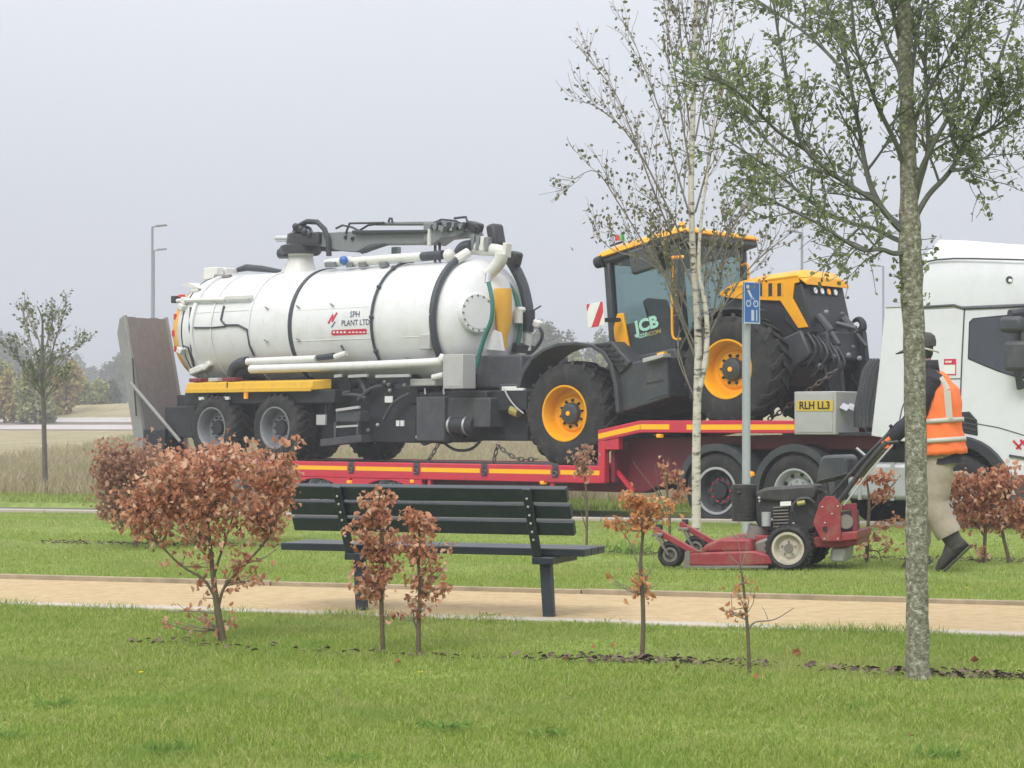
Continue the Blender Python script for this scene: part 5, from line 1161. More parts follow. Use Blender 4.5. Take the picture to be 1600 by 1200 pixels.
# ================= ride-behind mower =================
mw = on_ground(1240, 892)
FM = Fr(mw.x, mw.y, 18)
MW = FM.thing('mower', 'worn red walk behind lawn mower with black engine on the lawn', 'mower')
P3, M2 = FM.p3, FM.sp
def mprism(name, pts, ta, tb, mat, parent=MW, bev=.006, ref=None): return MB().prism([M2(x, y, ta if ref is None else ref) for x, y in pts], ta, tb).build(name, mat, parent, bevel=bev)
def small_wheel(pos, R_, w, rr, rim, name='drive_wheel', tread=0):
    h = MB().lathe([(.001, .03), (rr*.30, .03), (rr*.32, .06)], n=14).build(name, 'mower_metal', MW, loc=pos)
    t = MB().lathe([(rr, .02), (rr+.01, .002), (rr+(R_-rr)*.5, -.01), (R_-.012, .008), (R_, .03), (R_, w-.03), (R_-.012, w-.008), (rr+(R_-rr)*.5, w+.006), (rr, w-.02)], n=32)
    for i in range(tread):
        a = 2*math.pi*i/tread
        for yy in (.2, .5, .8): t.obox(((R_)*math.cos(a+yy*.1), w*yy, R_*math.sin(a+yy*.1)), (.012, w*.2, .022), Matrix.Rotation(-a, 3, 'Y'))
    t.build('tyre', 'rubber', h)
    MB().lathe([(rr+.008, .014), (rr+.008, -.004), (rr-.012, -.004), (rr-.02, .03), (rr*.72, .055), (rr*.55, .04), (rr*.3, .04), (rr*.3, .08)], n=28).build('rim', rim, h)
    bb = MB()
    for i in range(5):
        a = 2*math.pi*i/5+.3; bb.lathe([(.001, .028), (.008, .028), (.009, .05)], c=(rr*.44*math.cos(a), 0, rr*.44*math.sin(a)), n=6)
    bb.build('wheel_nuts', 'mower_metal', h, kind='stuff'); return h
wx, wz = M2(1231, 858); RWm = .192
dw = small_wheel((wx, 0, RWm-.008), RWm, .19, .128, 'mower_rim', 'drive_wheel', 26); dup(dw, MW, (wx, 1.02, RWm-.008), (0, 0, math.pi))
cxm, czm = M2(1046, 873)
cw_ = small_wheel((cxm, 0.02, .112), .115, .085, .055, 'mower_metal', 'caster_wheel'); dup(cw_, MW, (cxm, .98, .112), (0, R(20), 0))
for ta in (-.02, .94):
    D = Vector((0, ta+.02, 0)); c_ = Vector((cxm, .02+ta+.02, .115)); tpv = P3(1028, 838, .03)+D
    for y_ in (-.025, .115): MB().bar(Vector((cxm+.0, ta+.02+y_, .11)), Vector((tpv.x, ta+.02+y_, tpv.z+.01)), .012, .06, (0, 1, 0)).build('caster_fork', 'mower_metal', MW, bevel=.004)
    MB().box((tpv.x-.04, ta, tpv.z), (tpv.x+.05, ta+.15, tpv.z+.03)).build('fork_crown', 'mower_metal', MW, bevel=.006)
    MB().tube([tpv+Vector((0, .05, 0)), tpv+Vector((0, .05, .10))], .03, 10).build('caster_pivot', 'mower_black', MW)
    a_ = P3(1026, 829, .05)+D; b_ = P3(1095, 868, .05)+D
    MB().bar(a_, b_, .06, .05).build('caster_arm', 'mower_red', MW, bevel=.006); MB().bar(a_+Vector((-.0, 0, .03)), a_+Vector((0, 0, -.05)), .05).build('arm_end', 'mower_red', MW, bevel=.004)
deck = mprism('deck', ((1071, 864), (1178, 861), (1205, 868), (1207, 882), (1160, 885), (1068, 884)), .0, 1.0, 'mower_red', bev=.015)
mprism('deck_top', ((1092, 862), (1104, 850), (1125, 842), (1172, 842), (1178, 862)), .05, .95, 'mower_red', bev=.02)
mprism('deck_skid', ((1066, 884), (1200, 884), (1200, 888), (1066, 890)), -.015, .03, 'mower_metal', deck, .003)
mprism('deck_end', ((1070, 862), (1078, 862), (1078, 886), (1068, 886)), -.006, .01, 'mower_metal', deck, .003)
mprism('belt_cover', ((1178, 848), (1202, 838), (1215, 850), (1212, 868), (1180, 864)), .12, .9, 'mower_metal', MW, .02)
fr_ = mprism('frame', ((1180, 836), (1300, 840), (1340, 838), (1340, 852), (1300, 856), (1180, 852)), .2, .84, 'mower_red', bev=.01)
# engine: ribbed air filter drum, block, cover, silencer
eng = mprism('engine_block', ((1180, 772), (1205, 764), (1260, 763), (1284, 772), (1284, 822), (1262, 834), (1190, 832), (1180, 815)), .28, .74, 'mower_black', bev=.03)
mprism('engine_cover', ((1178, 770), (1196, 762), (1272, 757), (1278, 763), (1274, 780), (1225, 786), (1184, 782)), .24, .60, 'mower_black', eng, .03)
mprism('engine_sticker', ((1219, 784), (1236, 783), (1236, 790), (1219, 791)), .235, .24, 'pale', eng, .0)
MB().tube(smooth_path([P3(x, y, .22) for x, y in ((1238, 800), (1240, 788), (1250, 780), (1264, 779), (1272, 786))]), .016, 8).build('fuel_hose', 'mower_black', eng)
MB().tube([P3(1246, 787, .2), P3(1258, 785, .2)], .02, 8).build('fuel_filter', 'text_gold', eng)
MB().tube([P3(1197, 800, .22), P3(1197, 822, .22)], .04, 14).build('silencer', 'aluminium', eng)
flt = MB().tube([P3(1163, 757, .35), P3(1163, 814, .35)], .105, 20).build('air_filter', 'mower_black', MW)
for k in range(9): MB().lathe([(.107, -.005), (.114, -.005), (.114, .005), (.107, .005)], 'z', P3(1163, 762+k*6, .35), n=20).build('filter_rib', 'mower_black', flt)
MB().ball(P3(1155, 770, .25), .02, 6).build('filter_clip', 'ink', flt)
for px, py in ((1186, 778), (1187, 783), (1206, 812), (1240, 818)): MB().ball(P3(px, py, .24), .012, 5).build('bolt', 'locker_grey', eng)
MB().tube([P3(1186, 822, .3), P3(1182, 842, .3)], .09, 12).build('pulley_post', 'mower_metal', MW)
# tank, side plate, handles
mprism('fuel_tank', ((1274, 757), (1282, 716), (1288, 712), (1318, 711), (1324, 716), (1328, 744), (1300, 752)), .22, .80, 'tractor_grey', bev=.02)
tlx = MB().tube([P3(1279, 751, .21), P3(1327, 739, .21)], .006, 6).build('tank_seam', 'mower_black', MW)
sdp = mprism('side_plate', ((1290, 775), (1304, 776), (1313, 787), (1314, 846), (1284, 846), (1270, 817), (1281, 785)), .10, .125, 'mower_red', bev=.004)
MB().prism([M2(x, y, .9) for x, y in ((1290, 775), (1304, 776), (1313, 787), (1314, 846), (1284, 846), (1270, 817), (1281, 785))], .9, .925).build('side_plate', 'mower_red', MW, bevel=.004)
for px, py in ((1285, 792), (1309, 791), (1300, 803), (1288, 842), (1309, 842), (1289, 817)): MB().ball(P3(px, py, .096), .009, 5).build('bolt', 'locker_grey', sdp)
MB().tube([P3(1288, 823, .092), P3(1290, 829, .092)], .018, 8).build('plate_hole', 'ink', sdp)
for t in (.16, .86): mprism('rear_frame_plate', ((1315, 788), (1338, 786), (1340, 838), (1332, 838), (1330, 796), (1315, 798)), t, t+.03, 'frame_red', bev=.004, ref=t)
mprism('transmission', ((1312, 800), (1330, 798), (1332, 838), (1312, 840)), .3, .75, 'mower_black', bev=.02)
for k in range(7): mprism('engine_fin', ((1208, 792+k*5), (1232, 791+k*5), (1232, 793+k*5), (1208, 794+k*5)), .255, .29, 'mower_metal', eng, .001)
for pts in (((1276, 762), (1290, 770), (1296, 790), (1300, 812)), ((1262, 800), (1274, 812), (1276, 830), (1268, 842)), ((1240, 800), (1246, 816), (1250, 835)), ((1190, 780), (1184, 800), (1190, 822))): MB().tube(smooth_path([P3(x, y, .2) for x, y in pts]), .008, 6).build('cable', 'ink', MW)
MB().tube([P3(1322, 815, .14), P3(1322, 815, .17)], .06, 14).build('rear_pulley', 'mower_metal', MW)
mprism('rear_bar', ((1312, 832), (1340, 830), (1340, 843), (1312, 846)), .12, .92, 'mower_red', bev=.008)
mprism('drag_weight', ((1298, 856), (1321, 856), (1318, 879), (1297, 878)), .25, .75, 'locker_grey', bev=.02)
for t in (.18, .84):
    hb_ = MB().tube([P3(1306, 790, t), P3(1352, 728, t), P3(1385, 690, t)], .022, 8).build('handle_bar', 'mower_black', MW)
    MB().tube([P3(1300, 772, t+.03), P3(1345, 722, t+.03), P3(1390, 676, t+.03)], .016, 8).build('control_rod', 'mower_black', hb_)
    MB().tube([P3(1318, 790, t-.02), P3(1360, 735, t-.02), P3(1395, 695, t-.02)], .008, 6).build('cable', 'aluminium', hb_)
MB().tube([P3(1362, 715, .18), P3(1362, 715, .84)], .018, 8).build('cross_bar', 'mower_black', MW)
mprism('control_panel', ((1330, 742), (1365, 700), (1372, 706), (1338, 748)), .25, .78, 'mower_black', bev=.01)
MB().tube([P3(1380, 692, .18), P3(1404, 690, .18)], .017, 8).build('hand_grip', 'mower_black', MW); MB().tube([P3(1380, 692, .84), P3(1404, 690, .84)], .017, 8).build('hand_grip', 'mower_black', MW)
MB().tube([P3(1390, 676, .2), P3(1392, 667, .2)], .006, 6).build('lever', 'mower_black', MW); MB().ball(P3(1392, 666, .2), .017, 8).build('lever_knob', 'ink', MW)
MB().tube([P3(1338, 700, .3), P3(1352, 712, .3)], .012, 6).build('throttle', 'aluminium', MW)

cg = np.random.default_rng(9); cP = []
for _ in range(260):
    t_ = cg.uniform(.05, .95); px_ = cg.uniform(1106, 1172) if cg.random() < .6 else cg.uniform(1074, 1100); x_, z_ = M2(px_, 842 if px_ > 1104 else 862, .05); cP.append((x_, t_ if px_ > 1104 else cg.uniform(.0, .05), z_+.004))
ca_ = cg.uniform(0, 6.283, len(cP)); leaves_mesh('grass_clippings', cP, np.column_stack((np.cos(ca_), np.sin(ca_), 0*ca_+.2)), np.column_stack((0*ca_, 0*ca_, 0*ca_+1)), cg.uniform(.01, .035, len(cP)), .12, .1, 'dry_blades', MW)
# ================= person =================
pf_ = on_ground(1455, 891)
FP = Fr(pf_.x, pf_.y, 18)
PS = FP.thing('person', 'person in orange hi-vis vest and dark cap walking behind the mower', 'person')
Q = FP.p3
hipL, hipR = Q(1466, 712, -.10), Q(1468, 712, .10); pel = Q(1468, 700, 0); chest = Q(1462, 612, 0); neck = Q(1448, 572, 0); head = Q(1438, 545, 0)
shN, shF = Q(1453, 594, -.20), Q(1450, 592, .19); elN, elF = Q(1432, 655, -.24), Q(1425, 655, .24); hdN, hdF = Q(1386, 690, -.21), Q(1384, 690, .30)
kneeN, ankN, toeN = Q(1461, 790, -.11), Q(1492, 852, -.11), Q(1458, 884, -.11)      # trailing leg, heel up
kneeF, ankF, toeF = Q(1440, 795, .11), Q(1432, 872, .11), Q(1412, 886, .11)
# body: one skin surface (skeleton with radii)
sk_v, sk_e, sk_r = [], [], []
def chain(pts, rad, start=None):
    last = start
    for p_, r_ in zip(pts, rad):
        sk_v.append(p_); sk_r.append(r_); i = len(sk_v)-1
        if last is not None: sk_e.append((last, i))
        last = i
    return last
i_p = chain([pel], [.13]); i_c = chain([pel.lerp(chest, .5), chest], [.10, .10], i_p); i_n = chain([neck+Vector((.01, 0, -.03)), neck], [.06, .055], i_c)
chain([head+Vector((.02, 0, -.07)), head, head+Vector((-.01, 0, .07))], [.07, .095, .08], i_n)
for sh, el, hd, sg in ((shN, elN, hdN, -1), (shF, elF, hdF, 1)):
    i_a = chain([sh, sh.lerp(el, .5), el, el.lerp(hd, .6), hd+(el-hd).normalized()*.07], [.045, .04, .038, .034, .028], i_c)
for hp, kn, an, to in ((hipL, kneeN, ankN, toeN), (hipR, kneeF, ankF, toeF)):
    chain([hp, hp.lerp(kn, .5), kn, kn.lerp(an, .5), an, an.lerp(to, .3)+Vector((.01,0,-.0)), an.lerp(to, .55)], [.095, .08, .06, .05, .036, .028, .02], i_p)
me = bpy.data.meshes.new('body'); me.from_pydata([tuple(v) for v in sk_v], sk_e, []); body = bpy.data.objects.new('body', me); col.objects.link(body); body.parent = PS
md = body.modifiers.new('skin', 'SKIN'); 
for v_, r_ in zip(me.skin_vertices[0].data, sk_r): v_.radius = (r_, r_)
me.skin_vertices[0].data[0].use_root = True; md.use_smooth_shade = True
q_ = body.modifiers.new('sub', 'SUBSURF'); q_.levels = 1; q_.render_levels = 2; me.materials.append(MATS['skin'])
def ellring(c, ax, ay, axis, n=20, up=None):
    axis = Vector(axis).normalized(); yv = Vector((0, 1, 0)); xv = yv.cross(axis).normalized(); yv = axis.cross(xv)
    return [Vector(c)+xv*(ax*math.cos(2*math.pi*i/n))+yv*(ay*math.sin(2*math.pi*i/n)) for i in range(n)]
def limb(name, pts, rad, mat, parent=body, n=14, flat=1):
    P = smooth_path(pts, 5); k = len(P); rr = np.interp(np.linspace(0, len(rad)-1, k), range(len(rad)), rad)
    rr = [r_*(1+.04*math.sin(i*1.9)) for i, r_ in enumerate(rr)]
    return MB().tube(P, rr, n, flat=flat).build(name, mat, parent, smooth=60)
# trousers
limb('trouser_leg', [hipL+Vector((0, 0, .06)), hipL.lerp(kneeN, .5), kneeN, kneeN.lerp(ankN, .74)], [.135, .128, .112, .105], 'trousers')
limb('trouser_leg', [hipR+Vector((0, 0, .06)), hipR.lerp(kneeF, .5), kneeF, kneeF.lerp(ankF, .75)], [.135, .128, .112, .10], 'trousers')
MB().loft([ellring(pel+Vector((0, 0, dz)), a_, b_, (0, 0, 1)) for dz, a_, b_ in ((-.16, .12, .17), (-.08, .145, .20), (.0, .15, .205), (.06, .14, .195))]).build('trouser_seat', 'trousers', body, smooth=60)
# jacket: trunk and sleeves
ax_ = (chest-pel).normalized()
MB().loft([ellring(pel+Vector((0.02, 0, -.13)), .175, .235, ax_), ellring(pel+Vector((0, 0, -.03)), .165, .22, ax_), ellring(pel.lerp(chest, .4), .15, .205, ax_), ellring(chest, .16, .215, ax_), ellring(chest.lerp(neck, .55), .13, .19, ax_), ellring(chest.lerp(neck, .9), .075, .09, ax_), ellring(neck+Vector((0, 0, .02)), .068, .07, ax_)]).build('jacket', 'jacket', body, smooth=60)
for sh, el, hd in ((shN, elN, hdN), (shF, elF, hdF)):
    limb('sleeve', [sh+Vector((.02, 0, .02)), sh.lerp(el, .5), el, el.lerp(hd, .5), el.lerp(hd, .84)], [.078, .076, .070, .064, .052], 'jacket')
# vest: shell a little outside the jacket, open at the front, with two bands and shoulder straps
def vest_ring(f_, ex, dz=0):
    if f_ < 0: c_ = pel+Vector((0.012, 0, -.05))+(pel-chest)*(-f_)*0
    c_ = pel.lerp(chest, max(f_, -.12)) if f_ <= 1 else chest.lerp(neck, f_-1)
    a_ = float(np.interp(f_, [-.15, .3, .7, 1, 1.5, 1.8], [.215, .198, .196, .190, .145, .095])); b_ = float(np.interp(f_, [-.15, .3, .7, 1, 1.35, 1.8], [.268, .255, .250, .238, .18, .11]))
    return ellring(c_, a_+ex, b_+ex, ax_, 32)
vr = [vest_ring(f_, .004*math.sin(i*2.1)) for i, f_ in enumerate((-.12, -.04, .04, .12, .2, .3, .4, .5, .6, .7, .8, .9, 1.0, 1.15, 1.3, 1.45, 1.6, 1.75))]
vr = [[p_+Vector((.007*math.sin(i*.7+k*.9), .007*math.sin(i*.6+k*1.7), .006*math.sin(k*2.3))) for k, p_ in enumerate(rg)] for i, rg in enumerate(vr)]
vest = MB().loft(vr, cap=False).build('vest', 'vest', body, smooth=60, solid=.008)
for fa_2, fb_2 in ((.10, .18), (.44, .52)):
    MB().loft([vest_ring(fa_2, .016), vest_ring(fb_2, .016)], cap=False).build('reflective_band', 'reflective', vest, smooth=60, solid=.004)
for sd in (-1, 1):
    pts = []
    for f_ in np.linspace(.5, 1.5, 9):
        r_ = vest_ring(f_, .018); k = int(32*(.0))+ (27 if sd < 0 else 5); pts.append(r_[k % 32])
    m = MB(); 
    for a_, b_ in zip(pts, pts[1:]): m.bar(a_, b_, .055, .006, (0, 1*sd*-1, .2))
    m.build('shoulder_band', 'reflective', vest, kind='stuff')
# arm hole: dark shoulder cap over the vest side
limb('shoulder', [shN+Vector((.0, -.02, -.02)), shN.lerp(elN, .4)+Vector((-.005, -.03, 0)), shN.lerp(elN, .8)], [.075, .082, .078], 'jacket')
# boots
def boot(an, to, kn, lab):
    d = (to-an); d.y = 0; L_ = d.length; dn = d.normalized(); up = Vector((0, 1, 0)).cross(dn); up = -up if up.z < 0 else up
    hl = an-dn*.075-up*.075
    rings = []
    for u, hgt, wdt in ((-.085, .09, .04), (-.03, .15, .052), (.05, .14, .056), (.13, .10, .06), (.20, .08, .056), (.25, .055, .038)):
        c_ = an+dn*u-up*.08
        rings.append([c_+up*(hgt*math.sin(a)*.5+hgt*.5)+Vector((0, 1, 0))*(wdt*math.cos(a)) for a in np.linspace(0, 2*math.pi, 12, endpoint=False)])
    b_ = MB().loft(rings).build('boot', 'boot', body, smooth=60)
    MB().tube([an-up*.03, an+(kn-an).normalized()*.12], [.07, .078], 12).build('boot_shaft', 'boot', b_, smooth=60)
    so = []
    for lev in (0, .022):
        for u, wdt in ((-.08, .034), (-.04, .045), (.10, .052), (.18, .048), (.225, .026)):
            pass
    prof = [(-.095, .036), (-.06, .05), (.04, .055), (.13, .064), (.21, .058), (.26, .026)]
    ringA = [an+dn*u-up*(.085)+Vector((0, s_*w_, 0)) for s_, pr_ in ((1, prof), (-1, prof[::-1])) for u, w_ in pr_]
    MB().loft([[p_-up*.018 for p_ in ringA], ringA]).build('sole', 'strap' if False else 'boot', b_)
boot(ankN, toeN, kneeN, 'n'); boot(ankF, toeF, kneeF, 'f')
# gloved hands closed round the grips: palm, four bent fingers, thumb
for hd, el, sg in ((hdN, elN, -1), (hdF, elF, 1)):
    d = (hd-el).normalized(); gl = MB(); side = Vector((0, 1, 0)); up = side.cross(d); up = -up if up.z < 0 else up
    gl.loft([ellring(hd-d*.085, .032, .036, d, 12), ellring(hd-d*.045, .03, .045, d, 12), ellring(hd-d*.0, .026, .047, d, 12), ellring(hd+d*.012, .018, .04, d, 12)])
    g_ = gl.build('glove', 'glove', body, smooth=60)
    for k in range(4):
        y_ = -.036+k*.024; L_ = (.92, 1.0, .96, .8)[k]; k0 = hd+side*y_+d*.004+up*.008
        MB().tube(smooth_path([k0, k0+d*.03*L_+up*.002, k0+d*.045*L_-up*.028, k0+d*.022*L_-up*.052, k0-d*.004-up*.05]), [.0115]*21, 8).build('finger', 'glove', g_, smooth=60)
    t0_ = hd-d*.05-side*sg*.036-up*.008
    MB().tube(smooth_path([t0_, t0_+d*.03-up*.022-side*sg*.006, t0_+d*.055-up*.046+side*sg*.012]), .0125, 8).build('thumb', 'glove', g_, smooth=60)
# head: face details, ear, hair, cap with peak and strap
fd = Vector((-1, 0, -.08)).normalized()
MB().loft([ellring(head+fd*u+Vector((0, 0, dz)), a_, b_, (0, 0, 1), 12) for dz, u, a_, b_ in ((.0, .088, .008, .009), (-.02, .096, .014, .012), (-.038, .100, .018, .017), (-.048, .09, .012, .014))]).build('nose', 'skin', body, smooth=60)
MB().tube([head+fd*.088+Vector((0, -.022, -.068)), head+fd*.096+Vector((0, 0, -.067)), head+fd*.088+Vector((0, .022, -.068))], .007, 6).build('mouth', 'trousers', body)
for sg in (-1, 1):
    MB().ball(head+fd*.082+Vector((0, sg*.034, .005)), .012, 8).build('eye', 'pale', body)
    MB().lathe([(.001, 0), (.022, .002), (.03, .012), (.022, .016)], 'y', head+Vector((.015, sg*.098, -.012)), n=12).build('ear', 'skin', body)
MB().loft([ellring(head+Vector((.035, 0, dz)), a_, b_, (0, 0, 1), 18) for dz, a_, b_ in ((-.085, .05, .06), (-.05, .068, .085), (.0, .072, .096), (.03, .07, .096))]).build('hair', 'cap', body, smooth=60)
cpz = head+Vector((.012, 0, .02))
capo = MB().loft([ellring(cpz+Vector((0, 0, dz)), a_, b_, (-.12, 0, 1), 22) for dz, a_, b_ in ((-.01, .118, .105), (.03, .12, .106), (.075, .108, .095), (.105, .075, .065), (.118, .02, .02))]).build('cap', 'cap', body, smooth=60)
pk = []
for u in np.linspace(-1, 1, 11): pk.append((cpz+Vector((-.085-.02*(1-u*u), .092*u, -.008)), cpz+Vector((-.10-.115*(1-u*u)**.7, .085*u, -.062+.02*u*u))))
MB().add([p_ for a_, b_ in pk for p_ in (a_, b_)], [(2*i, 2*i+2, 2*i+3, 2*i+1) for i in range(10)]).build('peak', 'cap', capo, smooth=60, solid=.008)
MB().tube([cpz+Vector((.03, -.108, -.02)), cpz+Vector((.09, -.085, -.035)), cpz+Vector((.128, -.03, -.045)), cpz+Vector((.135, 0, -.05))], .009, 6).build('ear_loop', 'cap_strap', capo)
MB().loft([ellring(neck+Vector((.015, 0, dz)), a_, a_, ax_, 16) for dz, a_ in ((-.05, .088), (.0, .080), (.045, .074))], cap=False).build('collar', 'jacket', body, smooth=60, solid=.01)
# ------------------------------------------------------------------ trees and shrubs
class Plant:
    def __init__(s, name, label, cat, base, seed, group=None):
        s.base = Vector(base); s.base.z = hz(base[0], base[1]); s.e = thing(name, label, cat, tuple(s.base), group=group); OFF[s.e.name] = s.base
        s.r = random.Random(seed); s.P, s.D, s.N, s.S = [], [], [], []
    def leaf(s, p, d, size):
        r = s.r; s.P.append(tuple(Vector(p)-s.base)); s.D.append(tuple(d)); s.N.append((r.gauss(0, 1), r.gauss(0, 1), r.gauss(0.3, 1))); s.S.append(size)
    def rv(s, k=1): return Vector((s.r.gauss(0, k), s.r.gauss(0, k), s.r.gauss(0, k)))
    def leaves(s, mat, wid=.34, curl=.18, name='leaves'):
        if s.P: leaves_mesh(name, s.P, s.D, s.N, s.S, wid, curl, mat, s.e)
    def branch(s, mb, pts, r0, r1, depth, o):
        """o: dict n (children per level), L (lengths), ang, up, leaf (size range), step, droop"""
        r = s.r; P = smooth_path(pts, 4); k = len(P); rad = [r0+(r1-r0)*i/(k-1) for i in range(k)]
        mb.tube(P, rad, 7 if r0 > .02 else 5 if r0 > .006 else 3, cap=False)
        if depth <= 0:
            step = o['step']; tot = 0; nxt = step*r.random()
            for a, b in zip(P, P[1:]):
                seg = (b-a).length; d = (b-a).normalized()
                while nxt < tot+seg:
                    p = a.lerp(b, (nxt-tot)/seg)
                    if r.random() < o['dens']:
                        for _ in range(o.get('clump', 1)):
                            ld = (d*.5+s.rv(.7)+Vector((0, 0, o['droop']))).normalized(); s.leaf(p+s.rv(o.get('spread', .004)), ld, r.uniform(*o['leaf']))
                    nxt += step
                tot += seg
            return
        n = o['n'][depth-1]; L = o['L'][depth-1]; u0 = o.get('u0', .2)
        for i in range(n):
            u = u0+(1-u0)*(i+r.random())/n; f = u*(k-1); j = min(k-2, int(f)); p = P[j].lerp(P[j+1], f-j); d = (P[j+1]-P[j]).normalized()
            side = s.rv(); side = (side-d*side.dot(d)).normalized(); a = R(r.uniform(*o['ang'])); nd = (d*math.cos(a)+side*math.sin(a)+Vector((0, 0, o['up']))).normalized()
            l_ = L*r.uniform(.55, 1.2)*(1.15-.5*u); q = [p]
            for m in range(3): nd = (nd+s.rv(o.get('wig', .14))+Vector((0, 0, o['up']*.3))).normalized(); q.append(q[-1]+nd*l_/3)
            rr = max(o['rmin'], rad[j]*.55); s.branch(mb, q, rr, max(o['rmin']*.7, rr*.4), depth-1, o)

# ---- lichen covered tree in the foreground
tp_ = on_ground(1435, 1061); D0 = tp_.y
LT = Plant('lichen_tree', 'young tree with thick lichen spotted trunk and small green leaves beside the bark strip', 'tree', tp_, 11)
tr = MB(); tp = [(1435, 1078, 26), (1435, 1062, 22), (1434, 1035, 18.5), (1433, 900, 17), (1431, 700, 17), (1428, 540, 16.5), (1424, 430, 17.5), (1422, 380, 18), (1420, 300, 13.5), (1418, 200, 12), (1414, 90, 11), (1411, -60, 10), (1409, -260, 8), (1408, -520, 5), (1404, -760, 2)]
tr.tube(smooth_path([at(x, y, D0) for x, y, _ in tp], 5), list(np.interp(np.linspace(0, len(tp)-1, (len(tp)-1)*5+1), range(len(tp)), [w_/F*D0 for *_, w_ in tp])), 18)
for v in range(len(tr.v)):
    x, y, z = tr.v[v]; kk = 1+.05*math.sin(z*31+x*90)+.04*math.sin(z*77+y*140); c_ = np.interp(z, [at(0, b, D0).z for _, b, _ in tp[::-1]][::1] if False else [at(0, b, D0).z for _, b, _ in tp], [at(a, 0, D0).x for a, _, _ in tp]); tr.v[v] = (c_+(x-c_)*kk, D0+(y-D0)*kk, z)
tr.build('trunk', 'bark_lichen', LT.e, smooth=70)
limbs = [([(1418, 392), (1398, 396), (1376, 389), (1350, 391), (1320, 376), (1280, 350), (1230, 325), (1180, 300)], 7, -.35),
 ([(1416, 380), (1395, 372), (1362, 356), (1320, 346), (1270, 318), (1225, 280), (1175, 245), (1130, 215)], 7, .3),
 ([(1416, 365), (1398, 350), (1372, 318), (1345, 300), (1300, 270), (1260, 235), (1240, 190), (1228, 120), (1214, 40), (1205, -30)], 8, -.1),
 ([(1416, 360), (1385, 335), (1362, 295), (1350, 250), (1342, 200), (1326, 120), (1316, 70), (1298, 25), (1280, -40)], 9, .25),
 ([(1412, 260), (1400, 225), (1372, 168), (1354, 118), (1338, 76), (1332, 20), (1325, -60)], 7, -.3),
 ([(1410, 140), (1404, 108), (1388, 78), (1374, 35), (1360, -10), (1350, -80)], 6, .2),
 ([(1405, 60), (1396, 20), (1388, -40), (1370, -130)], 6, -.2), ([(1424, 120), (1432, 60), (1442, 0), (1455, -90)], 6, .2),
 ([(1424, 340), (1436, 290), (1450, 235), (1448, 160), (1446, 90), (1450, 0), (1455, -80)], 8, .35),
 ([(1426, 300), (1440, 262), (1458, 225), (1484, 178), (1505, 128), (1512, 60), (1520, -20)], 8, -.3),
 ([(1427, 345), (1450, 305), (1482, 270), (1512, 218), (1535, 162), (1556, 108), (1574, 58), (1596, 0)], 8, .1),
 ([(1424, 205), (1446, 152), (1472, 106), (1500, 62), (1518, 22), (1540, -40)], 6, -.15),
 ([(1260, 235), (1215, 205), (1175, 165), (1140, 135), (1100, 120)], 4.5, -.45), ([(1300, 270), (1262, 262), (1215, 236), (1172, 190), (1150, 150)], 4.5, .45),
 ([(1326, 120), (1290, 80), (1250, 45), (1205, 15), (1160, -15)], 5, .5), ([(1515, 218), (1545, 205), (1580, 180), (1620, 150)], 5, -.2), ([(1484, 268), (1510, 262), (1532, 250), (1550, 240)], 4, .4)]
lim = MB(); o = dict(n=(8, 14), L=(.18, .31), ang=(28, 66), up=.13, leaf=(.017, .031), step=.0125, dens=.47, droop=-.05, rmin=.0022, u0=.22, wig=.18, spread=.008)
for pts, w_, dd in limbs:
    nP = len(pts); w3 = [at(x, y, D0+dd*min(1, i/max(1, nP-1))*1.3) for i, (x, y) in enumerate(pts)]
    LT.branch(lim, w3, w_/F*D0*.66, .0050, 2, o)
for x, y in ((1402, 428), (1396, 432), (1406, 440), (1448, 420), (1444, 412), (1407, 452), (1408, 470), (1446, 468), (1400, 410), (1452, 396), (1458, 388), (1462, 372)):
    for _ in range(6): LT.leaf(at(x, y, D0-.02)+LT.rv(.012), LT.rv().normalized(), LT.r.uniform(.018, .03))
    lim.tube([at(1428, y+4, D0), at(x, y, D0-.02)], .002, 4)
lim.build('limbs', 'bark_green', LT.e, smooth=70, kind='stuff'); LT.leaves('tree_leaf', .42, .12)
# ---- birch on the far lawn
bp_ = on_ground(1088, 836); BD = bp_.y
BT = Plant('birch_tree', 'slender white barked birch with sparse leaves growing behind the red mower', 'tree', bp_, 21)
bt = MB()
def px_tube(mb, pts, D, n=12, dd=0): mb.tube(smooth_path([at(x, y, D+dd) for x, y, _ in pts], 4), list(np.interp(np.linspace(0, len(pts)-1, (len(pts)-1)*4+1), range(len(pts)), [w_/F*D for *_, w_ in pts])), n)
px_tube(bt, [(1088, 846, 8), (1088, 800, 7), (1088, 700, 6.6), (1090, 600, 6.2), (1091, 540, 6), (1088, 470, 5.5), (1083, 400, 5), (1080, 300, 4.6), (1082, 200, 4.2), (1085, 100, 3.6), (1088, -40, 3), (1090, -200, 2), (1092, -380, .8)], BD)
bt.build('trunk', 'bark_birch', BT.e, smooth=70)
b2 = MB(); px_tube(b2, [(1092, 615, 4), (1102, 565, 4.4), (1105, 515, 4), (1101, 470, 3.6), (1092, 420, 3), (1096, 340, 2.4), (1110, 240, 1.8), (1122, 130, 1.2), (1130, 20, .8)], BD, 10, -.08); b2.build('second_stem', 'bark_birch', BT.e, smooth=70)
